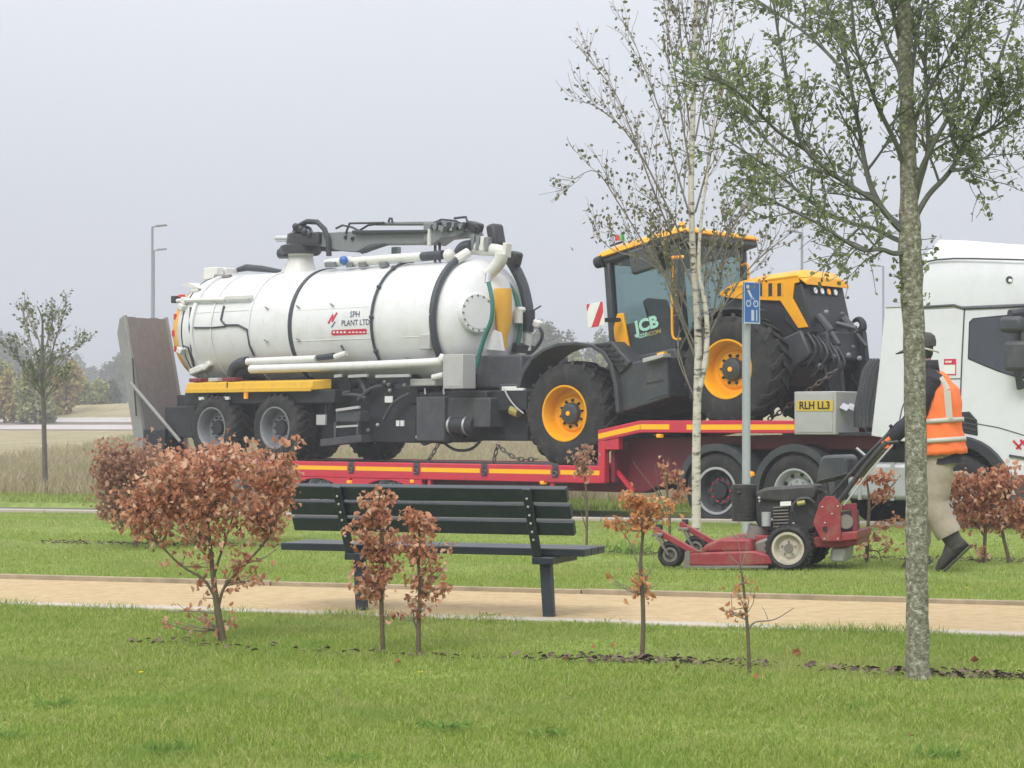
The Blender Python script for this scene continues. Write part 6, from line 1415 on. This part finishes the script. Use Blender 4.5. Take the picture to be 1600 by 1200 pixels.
bl2 = [([(1087, 560), (1064, 500), (1038, 430), (1006, 380), (968, 320), (932, 268), (900, 278)], 2.2, -.4), ([(1084, 450), (1050, 370), (1018, 290), (985, 200), (958, 140), (905, 75)], 2.2, .5), ([(1083, 410), (1046, 330), (1006, 250), (968, 195), (920, 160)], 2, -.6),
 ([(1082, 350), (1058, 270), (1036, 190), (1012, 120), (985, 50)], 2, .3), ([(1083, 300), (1068, 200), (1054, 110), (1040, 20), (1030, -60)], 2, -.3), ([(1083, 240), (1072, 150), (1064, 60), (1058, -50)], 1.8, .5),
 ([(1086, 480), (1116, 410), (1148, 350), (1180, 300), (1205, 250)], 2, .4), ([(1098, 545), (1130, 480), (1166, 425), (1205, 388), (1232, 368)], 2, -.5), ([(1087, 330), (1108, 250), (1126, 160), (1148, 60)], 2, -.2), ([(1086, 220), (1102, 130), (1112, 40), (1130, -50)], 1.8, .3),
 ([(1085, 500), (1050, 440), (1004, 405), (960, 392), (935, 370)], 2, .6), ([(1086, 430), (1130, 360), (1170, 330), (1220, 300)], 1.8, .6), ([(1086, 120), (1070, 40), (1060, -60)], 1.6, 0), ([(1087, 100), (1104, 20), (1116, -70)], 1.6, .3), ([(1086, 540), (1060, 480), (1040, 410), (1030, 340)], 1.8, -.2), ([(1092, 560), (1112, 500), (1126, 430), (1140, 370)], 1.8, .2)]
bm2 = MB(); o = dict(n=(5, 12), L=(.30, .55), ang=(12, 36), up=.2, leaf=(.034, .06), step=.055, dens=.5, droop=-.5, rmin=.003, u0=.12, wig=.12, spread=.01)
for pts, w_, dd in bl2:
    nP = len(pts); BT.branch(bm2, [at(x, y, BD+dd*i/(nP-1)) for i, (x, y) in enumerate(pts)], w_/F*BD*.9, .004, 2, o)
o3 = dict(o); o3.update(dens=.8, clump=2)
for (x, y) in ((950, 355), (975, 345), (990, 370), (1030, 350), (1060, 330), (1060, 380), (1120, 345), (1150, 395), (1010, 330), (1030, 395), (1075, 250), (1060, 400), (1100, 410), (1060, 90), (1100, 60), (1040, 290), (960, 330), (985, 320), (1015, 365), (1045, 370), (1085, 360), (1110, 380), (1130, 400), (1165, 350), (1000, 270), (960, 250), (1055, 200), (1110, 270), (1140, 300), (1030, 240), (1090, 160), (1070, 40), (1020, 100)):
    c_ = at(x, y, BD+BT.r.uniform(-.5, .5))
    for _ in range(20): BT.leaf(c_+BT.rv(.15), (BT.rv(.5)+Vector((0, 0, -.7))).normalized(), BT.r.uniform(.035, .062))
px_tube(bm2, [(1094, 640, 1.4), (1076, 600, 1.1), (1060, 560, .9), (1062, 510, .7)], BD); px_tube(bm2, [(1076, 600, 1), (1058, 535, .7), (1072, 505, .4)], BD); px_tube(bm2, [(1102, 500, 1.2), (1120, 485, .9), (1128, 465, .5)], BD)
bm2.build('limbs', 'bark_twig', BT.e, smooth=70, kind='stuff'); BT.leaves('birch_leaf', .36, .15)
# ---- young tree on the verge, left
yt = on_ground(70, 769, -.05)
YT = Plant('young_tree', 'thin young tree with upright branches standing in the dry verge beside the road', 'tree', yt, 31); YD = yt.y
ym = MB(); px_tube(ym, [(71, 775, 4.8), (70, 720, 4), (68, 640, 3.6), (66, 580, 3), (66, 540, 2.6), (66, 500, 1.4), (58, 478, .7)], YD); ym.build('trunk', 'bark_grey', YT.e, smooth=70)
yl = MB(); o = dict(n=(5, 9), L=(.28, .42), ang=(20, 45), up=.3, leaf=(.045, .08), step=.05, dens=.5, droop=-.1, rmin=.005, u0=.2, wig=.15, spread=.03)
for pts, dd in (([(66, 600), (55, 560), (45, 520), (36, 485)], .2), ([(67, 590), (80, 555), (90, 520), (104, 480)], -.3), ([(67, 610), (90, 575), (108, 548), (124, 540)], .3), ([(67, 620), (44, 590), (28, 560), (15, 545)], -.2), ([(66, 570), (60, 530), (46, 500), (40, 480)], .4), ([(66, 560), (78, 520), (84, 490)], -.1), ([(68, 628), (82, 606), (96, 596)], -.4), ([(68, 630), (54, 610), (42, 600)], .4), ([(67, 615), (74, 590), (84, 570)], .2), ([(67, 618), (58, 596), (50, 575)], -.2), ([(68, 622), (72, 600), (70, 580)], .5)):
    YT.branch(yl, [at(x, y, YD+dd*i) for i, (x, y) in enumerate(pts)], .02, .006, 2, o)
yl.build('limbs', 'bark_twig', YT.e, smooth=70, kind='stuff'); YT.leaves('young_leaf', .4, .12)

# ---- beech saplings and bushes: stems from the foot into leaf clusters
def beech(label, foot, clusters, mat, seed, leaf=(.028, .045), stems=None, extra=(), group='beech saplings along the planting strips', cat='shrub', r0=.010, bare=0, name='beech_sapling', depth=.5):
    b = on_ground(*foot); D = b.y; pl_ = Plant(name, label, cat, b, seed, group); sm = MB(); rr = pl_.r
    for st_ in stems: 
        px_tube(sm, [(x, y, w_) for x, y, w_ in st_], D, 8)
    top = stems[0]
    tw = MB()
    for (cx, cy, rx, ry, nl) in clusters:
        m_ = rx/F*D; mz = ry/F*D; C = at(cx, cy, D)
        src = min((at(x, y, D) for st_ in stems for x, y, _ in st_), key=lambda p: ((p-C)*1).length + (0 if p.z < C.z else .12))
        nl = int(nl*1.5); nb = max(3, nl//11)
        for _ in range(nl//3):
            v_ = pl_.rv().normalized()*rr.random()**.45; pl_.leaf(C+Vector((v_.x*m_*1.15, v_.y*min(m_, depth), v_.z*mz*1.15)), (pl_.rv(.6)+Vector((0, 0, -.55))).normalized(), rr.choice((.6, .8, 1, 1, 1.15))*rr.uniform(*leaf))
        for _ in range(nb):
            v_ = pl_.rv(); v_ = v_.normalized()*rr.random()**.4; e_ = C+Vector((v_.x*m_, v_.y*min(m_, depth), v_.z*mz)); mid = src.lerp(e_, .5)+pl_.rv(.018)
            P = smooth_path([src, mid, e_], 3); tw.tube(P, [.0034*(1-.65*i/(len(P)-1)) for i in range(len(P))], 4, cap=False)
            for _ in range(max(1, nl//nb)):
                u = rr.uniform(.35, 1.05); p_ = P[min(len(P)-1, int(u*(len(P)-1)))]+pl_.rv(.035*max(.6, min(1.6, m_/.15)))
                pl_.leaf(p_, (pl_.rv(.6)+Vector((0, 0, -.55))).normalized(), rr.choice((.6, .8, 1, 1, 1.15))*rr.uniform(*leaf))
    for br in extra: px_tube(tw, br, D, 5)
    sm.build('stem', 'bark_sapling', pl_.e, smooth=70, kind='stuff'); tw.build('twigs', 'bark_twig', pl_.e, smooth=70, kind='stuff'); pl_.leaves(mat, .33, .36)
    return pl_
beech('large leafy brown beech sapling standing alone in front of the path', (345, 1004),
  [(290, 735, 60, 36, 230), (370, 728, 60, 36, 250), (430, 745, 36, 40, 160), (340, 780, 90, 35, 300), (245, 775, 45, 40, 170), (410, 790, 50, 30, 150), (240, 815, 50, 24, 90), (325, 828, 70, 20, 110), (410, 822, 42, 22, 70), (212, 785, 36, 36, 90), (390, 870, 32, 18, 26), (290, 872, 50, 12, 14), (320, 925, 40, 14, 10), (405, 900, 30, 12, 20), (285, 950, 32, 8, 10), (350, 900, 25, 20, 10), (325, 975, 20, 8, 9), (360, 960, 9, 14, 7), (455, 690, 22, 14, 24), (262, 970, 12, 6, 7)],
  'beech_leaf', 41, (.026, .044), [[(349, 1010, 8), (345, 985, 6), (338, 940, 5), (333, 900, 4), (328, 850, 3), (322, 790, 2.4), (318, 730, 1.2)], [(337, 935, 2.8), (318, 905, 2.2), (285, 885, 1.8), (250, 850, 1.4), (215, 800, .9)], [(341, 950, 2.6), (352, 915, 2.2), (385, 880, 1.8), (425, 830, 1.4), (445, 760, .9)], [(334, 900, 2.2), (350, 850, 1.8), (370, 790, 1.1)], [(333, 880, 1.6), (300, 840, 1.2), (270, 780, .8)]],
  extra=[[(340, 960, 1.6), (310, 955, 1.2), (262, 957, .6)], [(344, 985, 1.5), (318, 982, 1.1), (290, 974, .6)], [(385, 880, 1.5), (412, 872, 1), (432, 858, .6)]], name='beech_bush', r0=.03)
beech('beech sapling with dense brown top, the taller of the pair by the bench', (600, 1020), [(590, 778, 30, 14, 70), (580, 805, 26, 18, 60), (560, 825, 25, 15, 45), (590, 845, 38, 20, 90), (575, 895, 34, 22, 85), (600, 880, 30, 25, 60), (565, 915, 22, 14, 40), (605, 960, 6, 8, 4)], 'beech_leaf', 42, (.026, .042),
  [[(599, 1026, 4), (597, 980, 3.6), (596, 930, 3.4), (598, 870, 2.8), (594, 810, 2), (592, 775, 1)]])
beech('beech sapling with drooping brown leaves, the shorter of the pair by the bench', (653, 1023), [(650, 808, 26, 14, 60), (668, 815, 18, 18, 40), (640, 838, 34, 16, 70), (665, 860, 26, 22, 50), (685, 880, 24, 14, 30), (650, 900, 30, 18, 40), (690, 918, 24, 10, 26), (640, 935, 12, 10, 10), (670, 945, 14, 8, 8), (622, 955, 8, 10, 6), (710, 850, 22, 4, 7)], 'beech_leaf', 43, (.026, .042),
  [[(654, 1028, 4.2), (654, 980, 3.6), (656, 930, 3), (654, 870, 2.4), (656, 815, 1.2)], [(655, 990, 1.6), (647, 970, 1.3), (646, 955, .8)]], extra=[[(656, 900, 1), (680, 860, .8), (694, 838, .4)]])
beech('beech sapling with a bright orange row of leaves at its tip', (1003, 1031), [(985, 775, 18, 9, 40), (1000, 788, 16, 12, 36), (1020, 786, 16, 11, 34), (1040, 788, 12, 10, 30), (955, 815, 18, 9, 30), (990, 810, 12, 8, 12), (985, 905, 22, 10, 8), (1015, 930, 14, 8, 8), (1000, 890, 18, 14, 8), (960, 900, 14, 14, 4)], 'beech_leaf_orange', 44, (.026, .040),
  [[(1003, 1036, 4.4), (1005, 980, 3.6), (1004, 930, 3.4), (1001, 880, 2.8), (1004, 830, 1.8), (1000, 780, 1)]], extra=[[(1003, 900, 1.3), (985, 850, 1), (968, 825, .5)], [(1003, 910, 1), (1022, 880, .7), (1015, 855, .4)], [(1003, 860, 1.2), (1010, 820, .8), (1030, 788, .5)], [(1004, 920, .8), (1025, 915, .6), (1035, 900, .3)]])
beech('almost bare thin sapling with a few orange leaves and forked twigs', (1170, 1053), [(1148, 920, 16, 12, 8), (1162, 905, 10, 8, 5), (1175, 915, 8, 8, 5), (1140, 955, 16, 4, 5), (1158, 958, 6, 4, 3)], 'beech_leaf_orange', 45, (.024, .038),
  [[(1171, 1058, 3.4), (1169, 1000, 2.8), (1166, 960, 2.4), (1161, 910, 1.8), (1156, 880, 1)]], extra=[[(1169, 985, 1.6), (1180, 972, 1.3), (1210, 968, 1), (1240, 950, .5)], [(1166, 968, 1.2), (1145, 960, .9), (1128, 952, .4)], [(1158, 885, 1), (1140, 868, .7), (1128, 855, .3)], [(1158, 885, .9), (1166, 860, .7), (1168, 840, .3)], [(1157, 880, .8), (1154, 850, .6), (1140, 828, .3)], [(1200, 968, .7), (1195, 955, .5), (1190, 948, .3)]])
# second row, across the path
row2 = [((212, 856), 'dull brown beech bush at the end of the far row beside the dry field', [(175, 722, 36, 38, 420), (225, 725, 45, 38, 420), (180, 780, 38, 38, 380), (235, 790, 45, 34, 340), (160, 745, 20, 45, 150)], 'beech_leaf_dull', [[(212, 860, 4), (210, 800, 3), (205, 740, 2)], [(212, 850, 3), (230, 790, 2), (240, 740, 1)]]),
 ((305, 850), 'wide brown beech bush in the far row behind the large sapling', [(280, 730, 45, 35, 240), (330, 730, 45, 35, 240), (300, 785, 60, 40, 360)], 'beech_leaf', [[(305, 856, 4), (304, 800, 3), (300, 740, 2)], [(305, 845, 3), (325, 790, 2), (335, 740, 1)]]),
 ((425, 846), 'brown beech bush in the far row just behind the bench end', [(400, 730, 40, 30, 200), (440, 745, 30, 35, 160), (420, 785, 45, 30, 180), (395, 800, 30, 20, 70)], 'beech_leaf', [[(425, 852, 4), (422, 800, 3), (420, 740, 2)], [(425, 840, 3), (440, 790, 2), (450, 740, 1)]]),
 ((914, 868), 'thin reddish beech sapling between the bench and the gooseneck of the trailer', [(905, 712, 20, 12, 26), (922, 705, 14, 14, 20), (912, 735, 18, 10, 16)], 'beech_leaf_dull', [[(916, 872, 2.2), (917, 800, 1.8), (914, 740, 1.2), (912, 700, .7)], [(917, 830, 1), (908, 800, .7)]]),
 ((1046, 862), 'small beech sapling with upright twigs behind the mower front wheels', [(1040, 730, 14, 18, 22), (1058, 740, 12, 14, 18), (1058, 772, 14, 10, 20), (1075, 768, 8, 8, 8)], 'beech_leaf', [[(1046, 868, 2.6), (1046, 810, 2.2), (1042, 760, 1.4), (1045, 715, .8)], [(1046, 800, 1.4), (1060, 760, 1), (1056, 728, .6)], [(1044, 790, 1.2), (1010, 750, .8), (988, 720, .4)], [(1044, 795, 1), (1028, 760, .8), (1024, 728, .4)]]),
 ((1357, 878), 'open beech sapling with few pink brown leaves between the mower and the truck', [(1350, 745, 20, 12, 26), (1385, 742, 20, 14, 34), (1372, 772, 14, 8, 20), (1350, 840, 30, 12, 16), (1400, 815, 14, 12, 16), (1385, 850, 24, 8, 10)], 'beech_leaf', [[(1354, 884, 3.4), (1356, 830, 2.8), (1358, 780, 2.2), (1352, 740, 1)], [(1358, 800, 1.4), (1380, 775, 1.1), (1408, 742, .6)], [(1357, 780, 1.2), (1372, 780, .9), (1390, 772, .5)], [(1356, 860, 1.2), (1372, 862, 1), (1378, 878, .8)]]),
 ((1537, 880), 'dense copper beech bush beside the walking person', [(1505, 760, 30, 26, 150), (1545, 760, 36, 28, 190), (1580, 738, 20, 18, 80), (1520, 800, 34, 26, 160), (1565, 805, 30, 24, 120), (1530, 860, 12, 10, 14)], 'beech_leaf', [[(1537, 886, 3.2), (1540, 820, 2.6), (1545, 760, 1.4)], [(1580, 886, 3.4), (1568, 840, 2.6), (1560, 790, 1.5)], [(1539, 840, 1.6), (1515, 800, 1.1), (1500, 760, .5)]]),
 ((1622, 880), 'copper beech bush at the edge beside the truck front wheel', [(1600, 790, 30, 26, 130), (1640, 760, 36, 30, 130), (1610, 820, 34, 20, 80)], 'beech_leaf', [[(1622, 886, 3.2), (1620, 820, 2.6), (1615, 760, 1.4)]])]
for i, (ft_, lab, cl_, mt, st_) in enumerate(row2): beech(lab, ft_, cl_, mt, 60+i, (.04, .066), st_, group='beech bushes across the path', name='beech_bush' if sum(c_[4] for c_ in cl_) > 250 else 'beech_sapling', r0=.02)

# ---- weeds, flowers and fallen leaves in the lawn
def weed(px, py, size, n, seed, label, mat='weed', up=.6):
    b = on_ground(px, py); W_ = Plant('weed', label, 'weed', b, seed, 'weeds in the lawn')
    for _ in range(n):
        a = W_.r.uniform(0, 6.283); d = Vector((math.cos(a), math.sin(a), W_.r.uniform(.1, up*2.4))).normalized(); W_.leaf(W_.base+Vector((W_.r.gauss(0, size*.45), W_.r.gauss(0, size*.3), .004)), d, size*W_.r.uniform(.25, .65))
    W_.leaves(mat, .09, .12)
for i, (px, py, s_, n_, lab) in enumerate(((265, 1178, .10, 70, 'bright green grass tuft in the lowest part of the lawn'), (85, 1105, .12, 40, 'broad leaved weed rosette at the lawn edge'), (700, 1142, .12, 44, 'dark thistle rosette in the front lawn'), (855, 1150, .11, 40, 'dark weed clump beside the thistle rosette'), (550, 1190, .10, 30, 'pale broad leaved weed in the front lawn'), (1010, 985, .06, 30, 'low weed at the near edge of the path'), (760, 966, .08, 26, 'grass weed between path edging and bench leg'), (1330, 1110, .09, 34, 'dark grass tuft in front of the lichen covered tree'), (1470, 1185, .11, 50, 'strong green grass tuft low in the lawn'), (985, 866, .26, 60, 'tall green weeds at the foot of the far saplings'), (10, 1155, .09, 50, 'dark green tuft at the lawn margin'))):
    weed(px, py, s_, n_, 100+i, lab, up=.9 if n_ > 45 else .5)
for i, (px, py, lab) in enumerate(((219, 1068, 'yellow dandelion flower beside the broad leaved weed'), (656, 1068, 'yellow dandelion flower in front of the sapling pair'), (1510, 930, 'yellow flower on the lawn near the boots'))):
    b = on_ground(px, py); fl = Plant('dandelion', lab, 'flower', b, 130+i, 'dandelions in the lawn')
    MB().tube([fl.base, fl.base+Vector((.004, 0, .05))], .0022, 5).build('stalk', 'weed', fl.e)
    for k in range(22):
        a = k*.618*6.283; fl.leaf(fl.base+Vector((.004, 0, .05)), Vector((math.cos(a), math.sin(a), .5)), .014)
    fl.leaves('petal', .2, .02, 'petals')
for i, (px, py, s_) in enumerate(((1237, 1030, .05), (1186, 1070, .045), (1425, 1162, .03), (615, 1045, .04), (960, 1018, .04), (1320, 995, .03), (1515, 1042, .05), (930, 1022, .04), (1060, 1052, .04), (880, 1040, .03))):
    b = on_ground(px, py); lf = Plant('fallen_leaf', 'dry curled brown leaf lying on the lawn', 'leaf', b, 150+i, 'fallen leaves on the lawn')
    for k in range(3 if i in (0, 6) else 1): lf.leaf(lf.base+Vector((.02*k, 0, .03)), Vector((math.cos(i*2.1+k), math.sin(i*2.1+k), .3)), s_)
    o_ = leaves_mesh('blade', lf.P, lf.D, lf.N, lf.S, .36, .3, 'fallen', lf.e, None)

# ------------------------------------------------------------------ street lamps behind
def street_lamp(px, py, d, side, label):
    b = at(px, py, d); x = b.x; zg = hz(x, d); e = thing('street_lamp', label, 'street lamp', (x, d, zg), group='street lamps beyond the field'); H = b.z-zg
    MB().lathe([(.10, -.2), (.10, 1.2), (.065, 1.25), (.05, H), (.001, H+.01)], 'z', (0, 0, 0), n=10).build('column', 'lamp_grey', e)
    MB().bar((0, 0, H-.03), (.22*side, 0, H+.02), .05).build('arm', 'lamp_grey', e)
    MB().prism([(.15*side, H-.02), (.62*side, H+.04), (.60*side, H+.10), (.15*side, H+.06)], -.14, .14).build('lamp_head', 'lamp_grey', e, bevel=.02)
street_lamp(238, 354, 86, 1, 'tall grey street lamp rising behind the loading ramp, the taller of two'); street_lamp(240.5, 391, 98, 1, 'grey street lamp behind the loading ramp, the lower of two')
street_lamp(1253, 363, 84, -1, 'grey street lamp rising behind the tractor bonnet'); street_lamp(1380, 416, 104, -1, 'grey street lamp between the tractor hook and the truck cab')

# ------------------------------------------------------------------ far trees and hedges
def far_tree(px, top, d, wpx, mat, seed, label, name='far_tree', leaf=None, squash=1.0, n=None):
    x = (px-800)/F*d; zg = hz(x, d); H = EYE-(top-HZ)*d/F-zg; W_ = wpx/F*d/2; T = Plant(name, label, 'tree', (x, d, 0), seed, 'trees along the skyline'); r = T.r
    m = MB(); m.tube([T.base-Vector((0, 0, .3)), T.base+Vector((0, 0, H*.5)), T.base+Vector((r.uniform(-.2, .2), 0, H*.85))], [.035*H, .025*H, .01*H], 7); m.build('trunk', 'bark_far', T.e)
    n = n or int(2200+wpx*40); sz = leaf or max(.2, d/F*4.2)
    lobes = [(Vector((r.uniform(-.75, .75)*W_, r.uniform(-.6, .6)*W_, H*r.uniform(.12, .84))), r.uniform(.25, .5)) for _ in range(16)]
    for _ in range(n):
        c_, q_ = r.choice(lobes); v_ = T.rv().normalized()*r.random()**.35; T.leaf(T.base+c_+Vector((v_.x*W_*q_, v_.y*W_*q_, max(-c_.z, v_.z*H*q_*.55))), T.rv().normalized(), sz*r.uniform(.6, 1.3))
    T.leaves(mat, .45, .1, 'crown')
FT = [(-30, 512, 260, 70, 'far_green'), (15, 518, 270, 64, 'far_green'), (52, 540, 280, 60, 'far_green'), (95, 556, 300, 60, 'far_green'), (140, 572, 320, 60, 'far_green'), (178, 556, 270, 44, 'far_green'), (205, 548, 240, 46, 'far_green'),
      (-8, 548, 118, 60, 'far_olive'), (32, 570, 112, 56, 'far_olive'), (72, 566, 120, 50, 'far_olive'), (104, 566, 116, 44, 'far_yellow'), (8, 575, 110, 40, 'far_yellow'), (140, 592, 130, 56, 'far_olive'), (172, 596, 160, 44, 'far_green'), (56, 596, 108, 60, 'far_olive'),
      (828, 512, 210, 50, 'far_green'), (858, 503, 200, 54, 'far_green'), (890, 509, 205, 50, 'far_green'), (920, 515, 210, 50, 'far_green'), (950, 520, 215, 46, 'far_green'), (845, 540, 150, 60, 'far_olive'), (905, 540, 150, 60, 'far_olive'), (940, 545, 150, 50, 'far_olive')]
nm_ = {'far_green': 'hazy grey green tree on the skyline', 'far_olive': 'olive bush beyond the field', 'far_yellow': 'yellowing bush beyond the field'}
def far_label(px, mt):
    if mt == 'far_yellow': return 'yellowing bush beyond the field nearer the loading ramp' if px > 60 else 'yellowing bush beyond the field farther from the loading ramp'
    if mt == 'far_olive' and 130 < px < 180: return 'low olive bush in front of the dry mound'
    if mt == 'far_green' and 170 < px < 260: return 'hazy grey green tree rising close beside the loading ramp'
    if mt == 'far_green' and 130 < px < 175: return 'low hazy tree on the skyline above the dry mound'
    return None
for i, (px, top, d, wp, mt) in enumerate(FT): far_tree(px, top, d, wp, mt, 200+i, far_label(px, mt) or nm_[mt]+(' between the tanker and the tractor' if px > 700 else ' behind the thin young tree'), 'far_tree' if mt == 'far_green' else 'far_bush')

# ------------------------------------------------------------------ damp autumn air
hm = bpy.data.materials.new('haze'); hm.use_nodes = True; hn_ = hm.node_tree; hn_.nodes.clear(); ho = hn_.nodes.new('ShaderNodeOutputMaterial'); hv = hn_.nodes.new('ShaderNodeVolumePrincipled')
hv.inputs['Color'].default_value = (.94, .96, 1, 1); hv.inputs['Density'].default_value = .0019; hv.inputs['Anisotropy'].default_value = 0
hn_.links.new(hv.outputs[0], ho.inputs['Volume']); MATS['haze'] = hm
HB = MB().box((-170, -30, -1.2), (170, 352, 24)).build('haze', 'haze', smooth=0); HB['kind'] = 'stuff'; HB['label'] = 'pale damp haze filling the air over the field'; HB['category'] = 'haze'
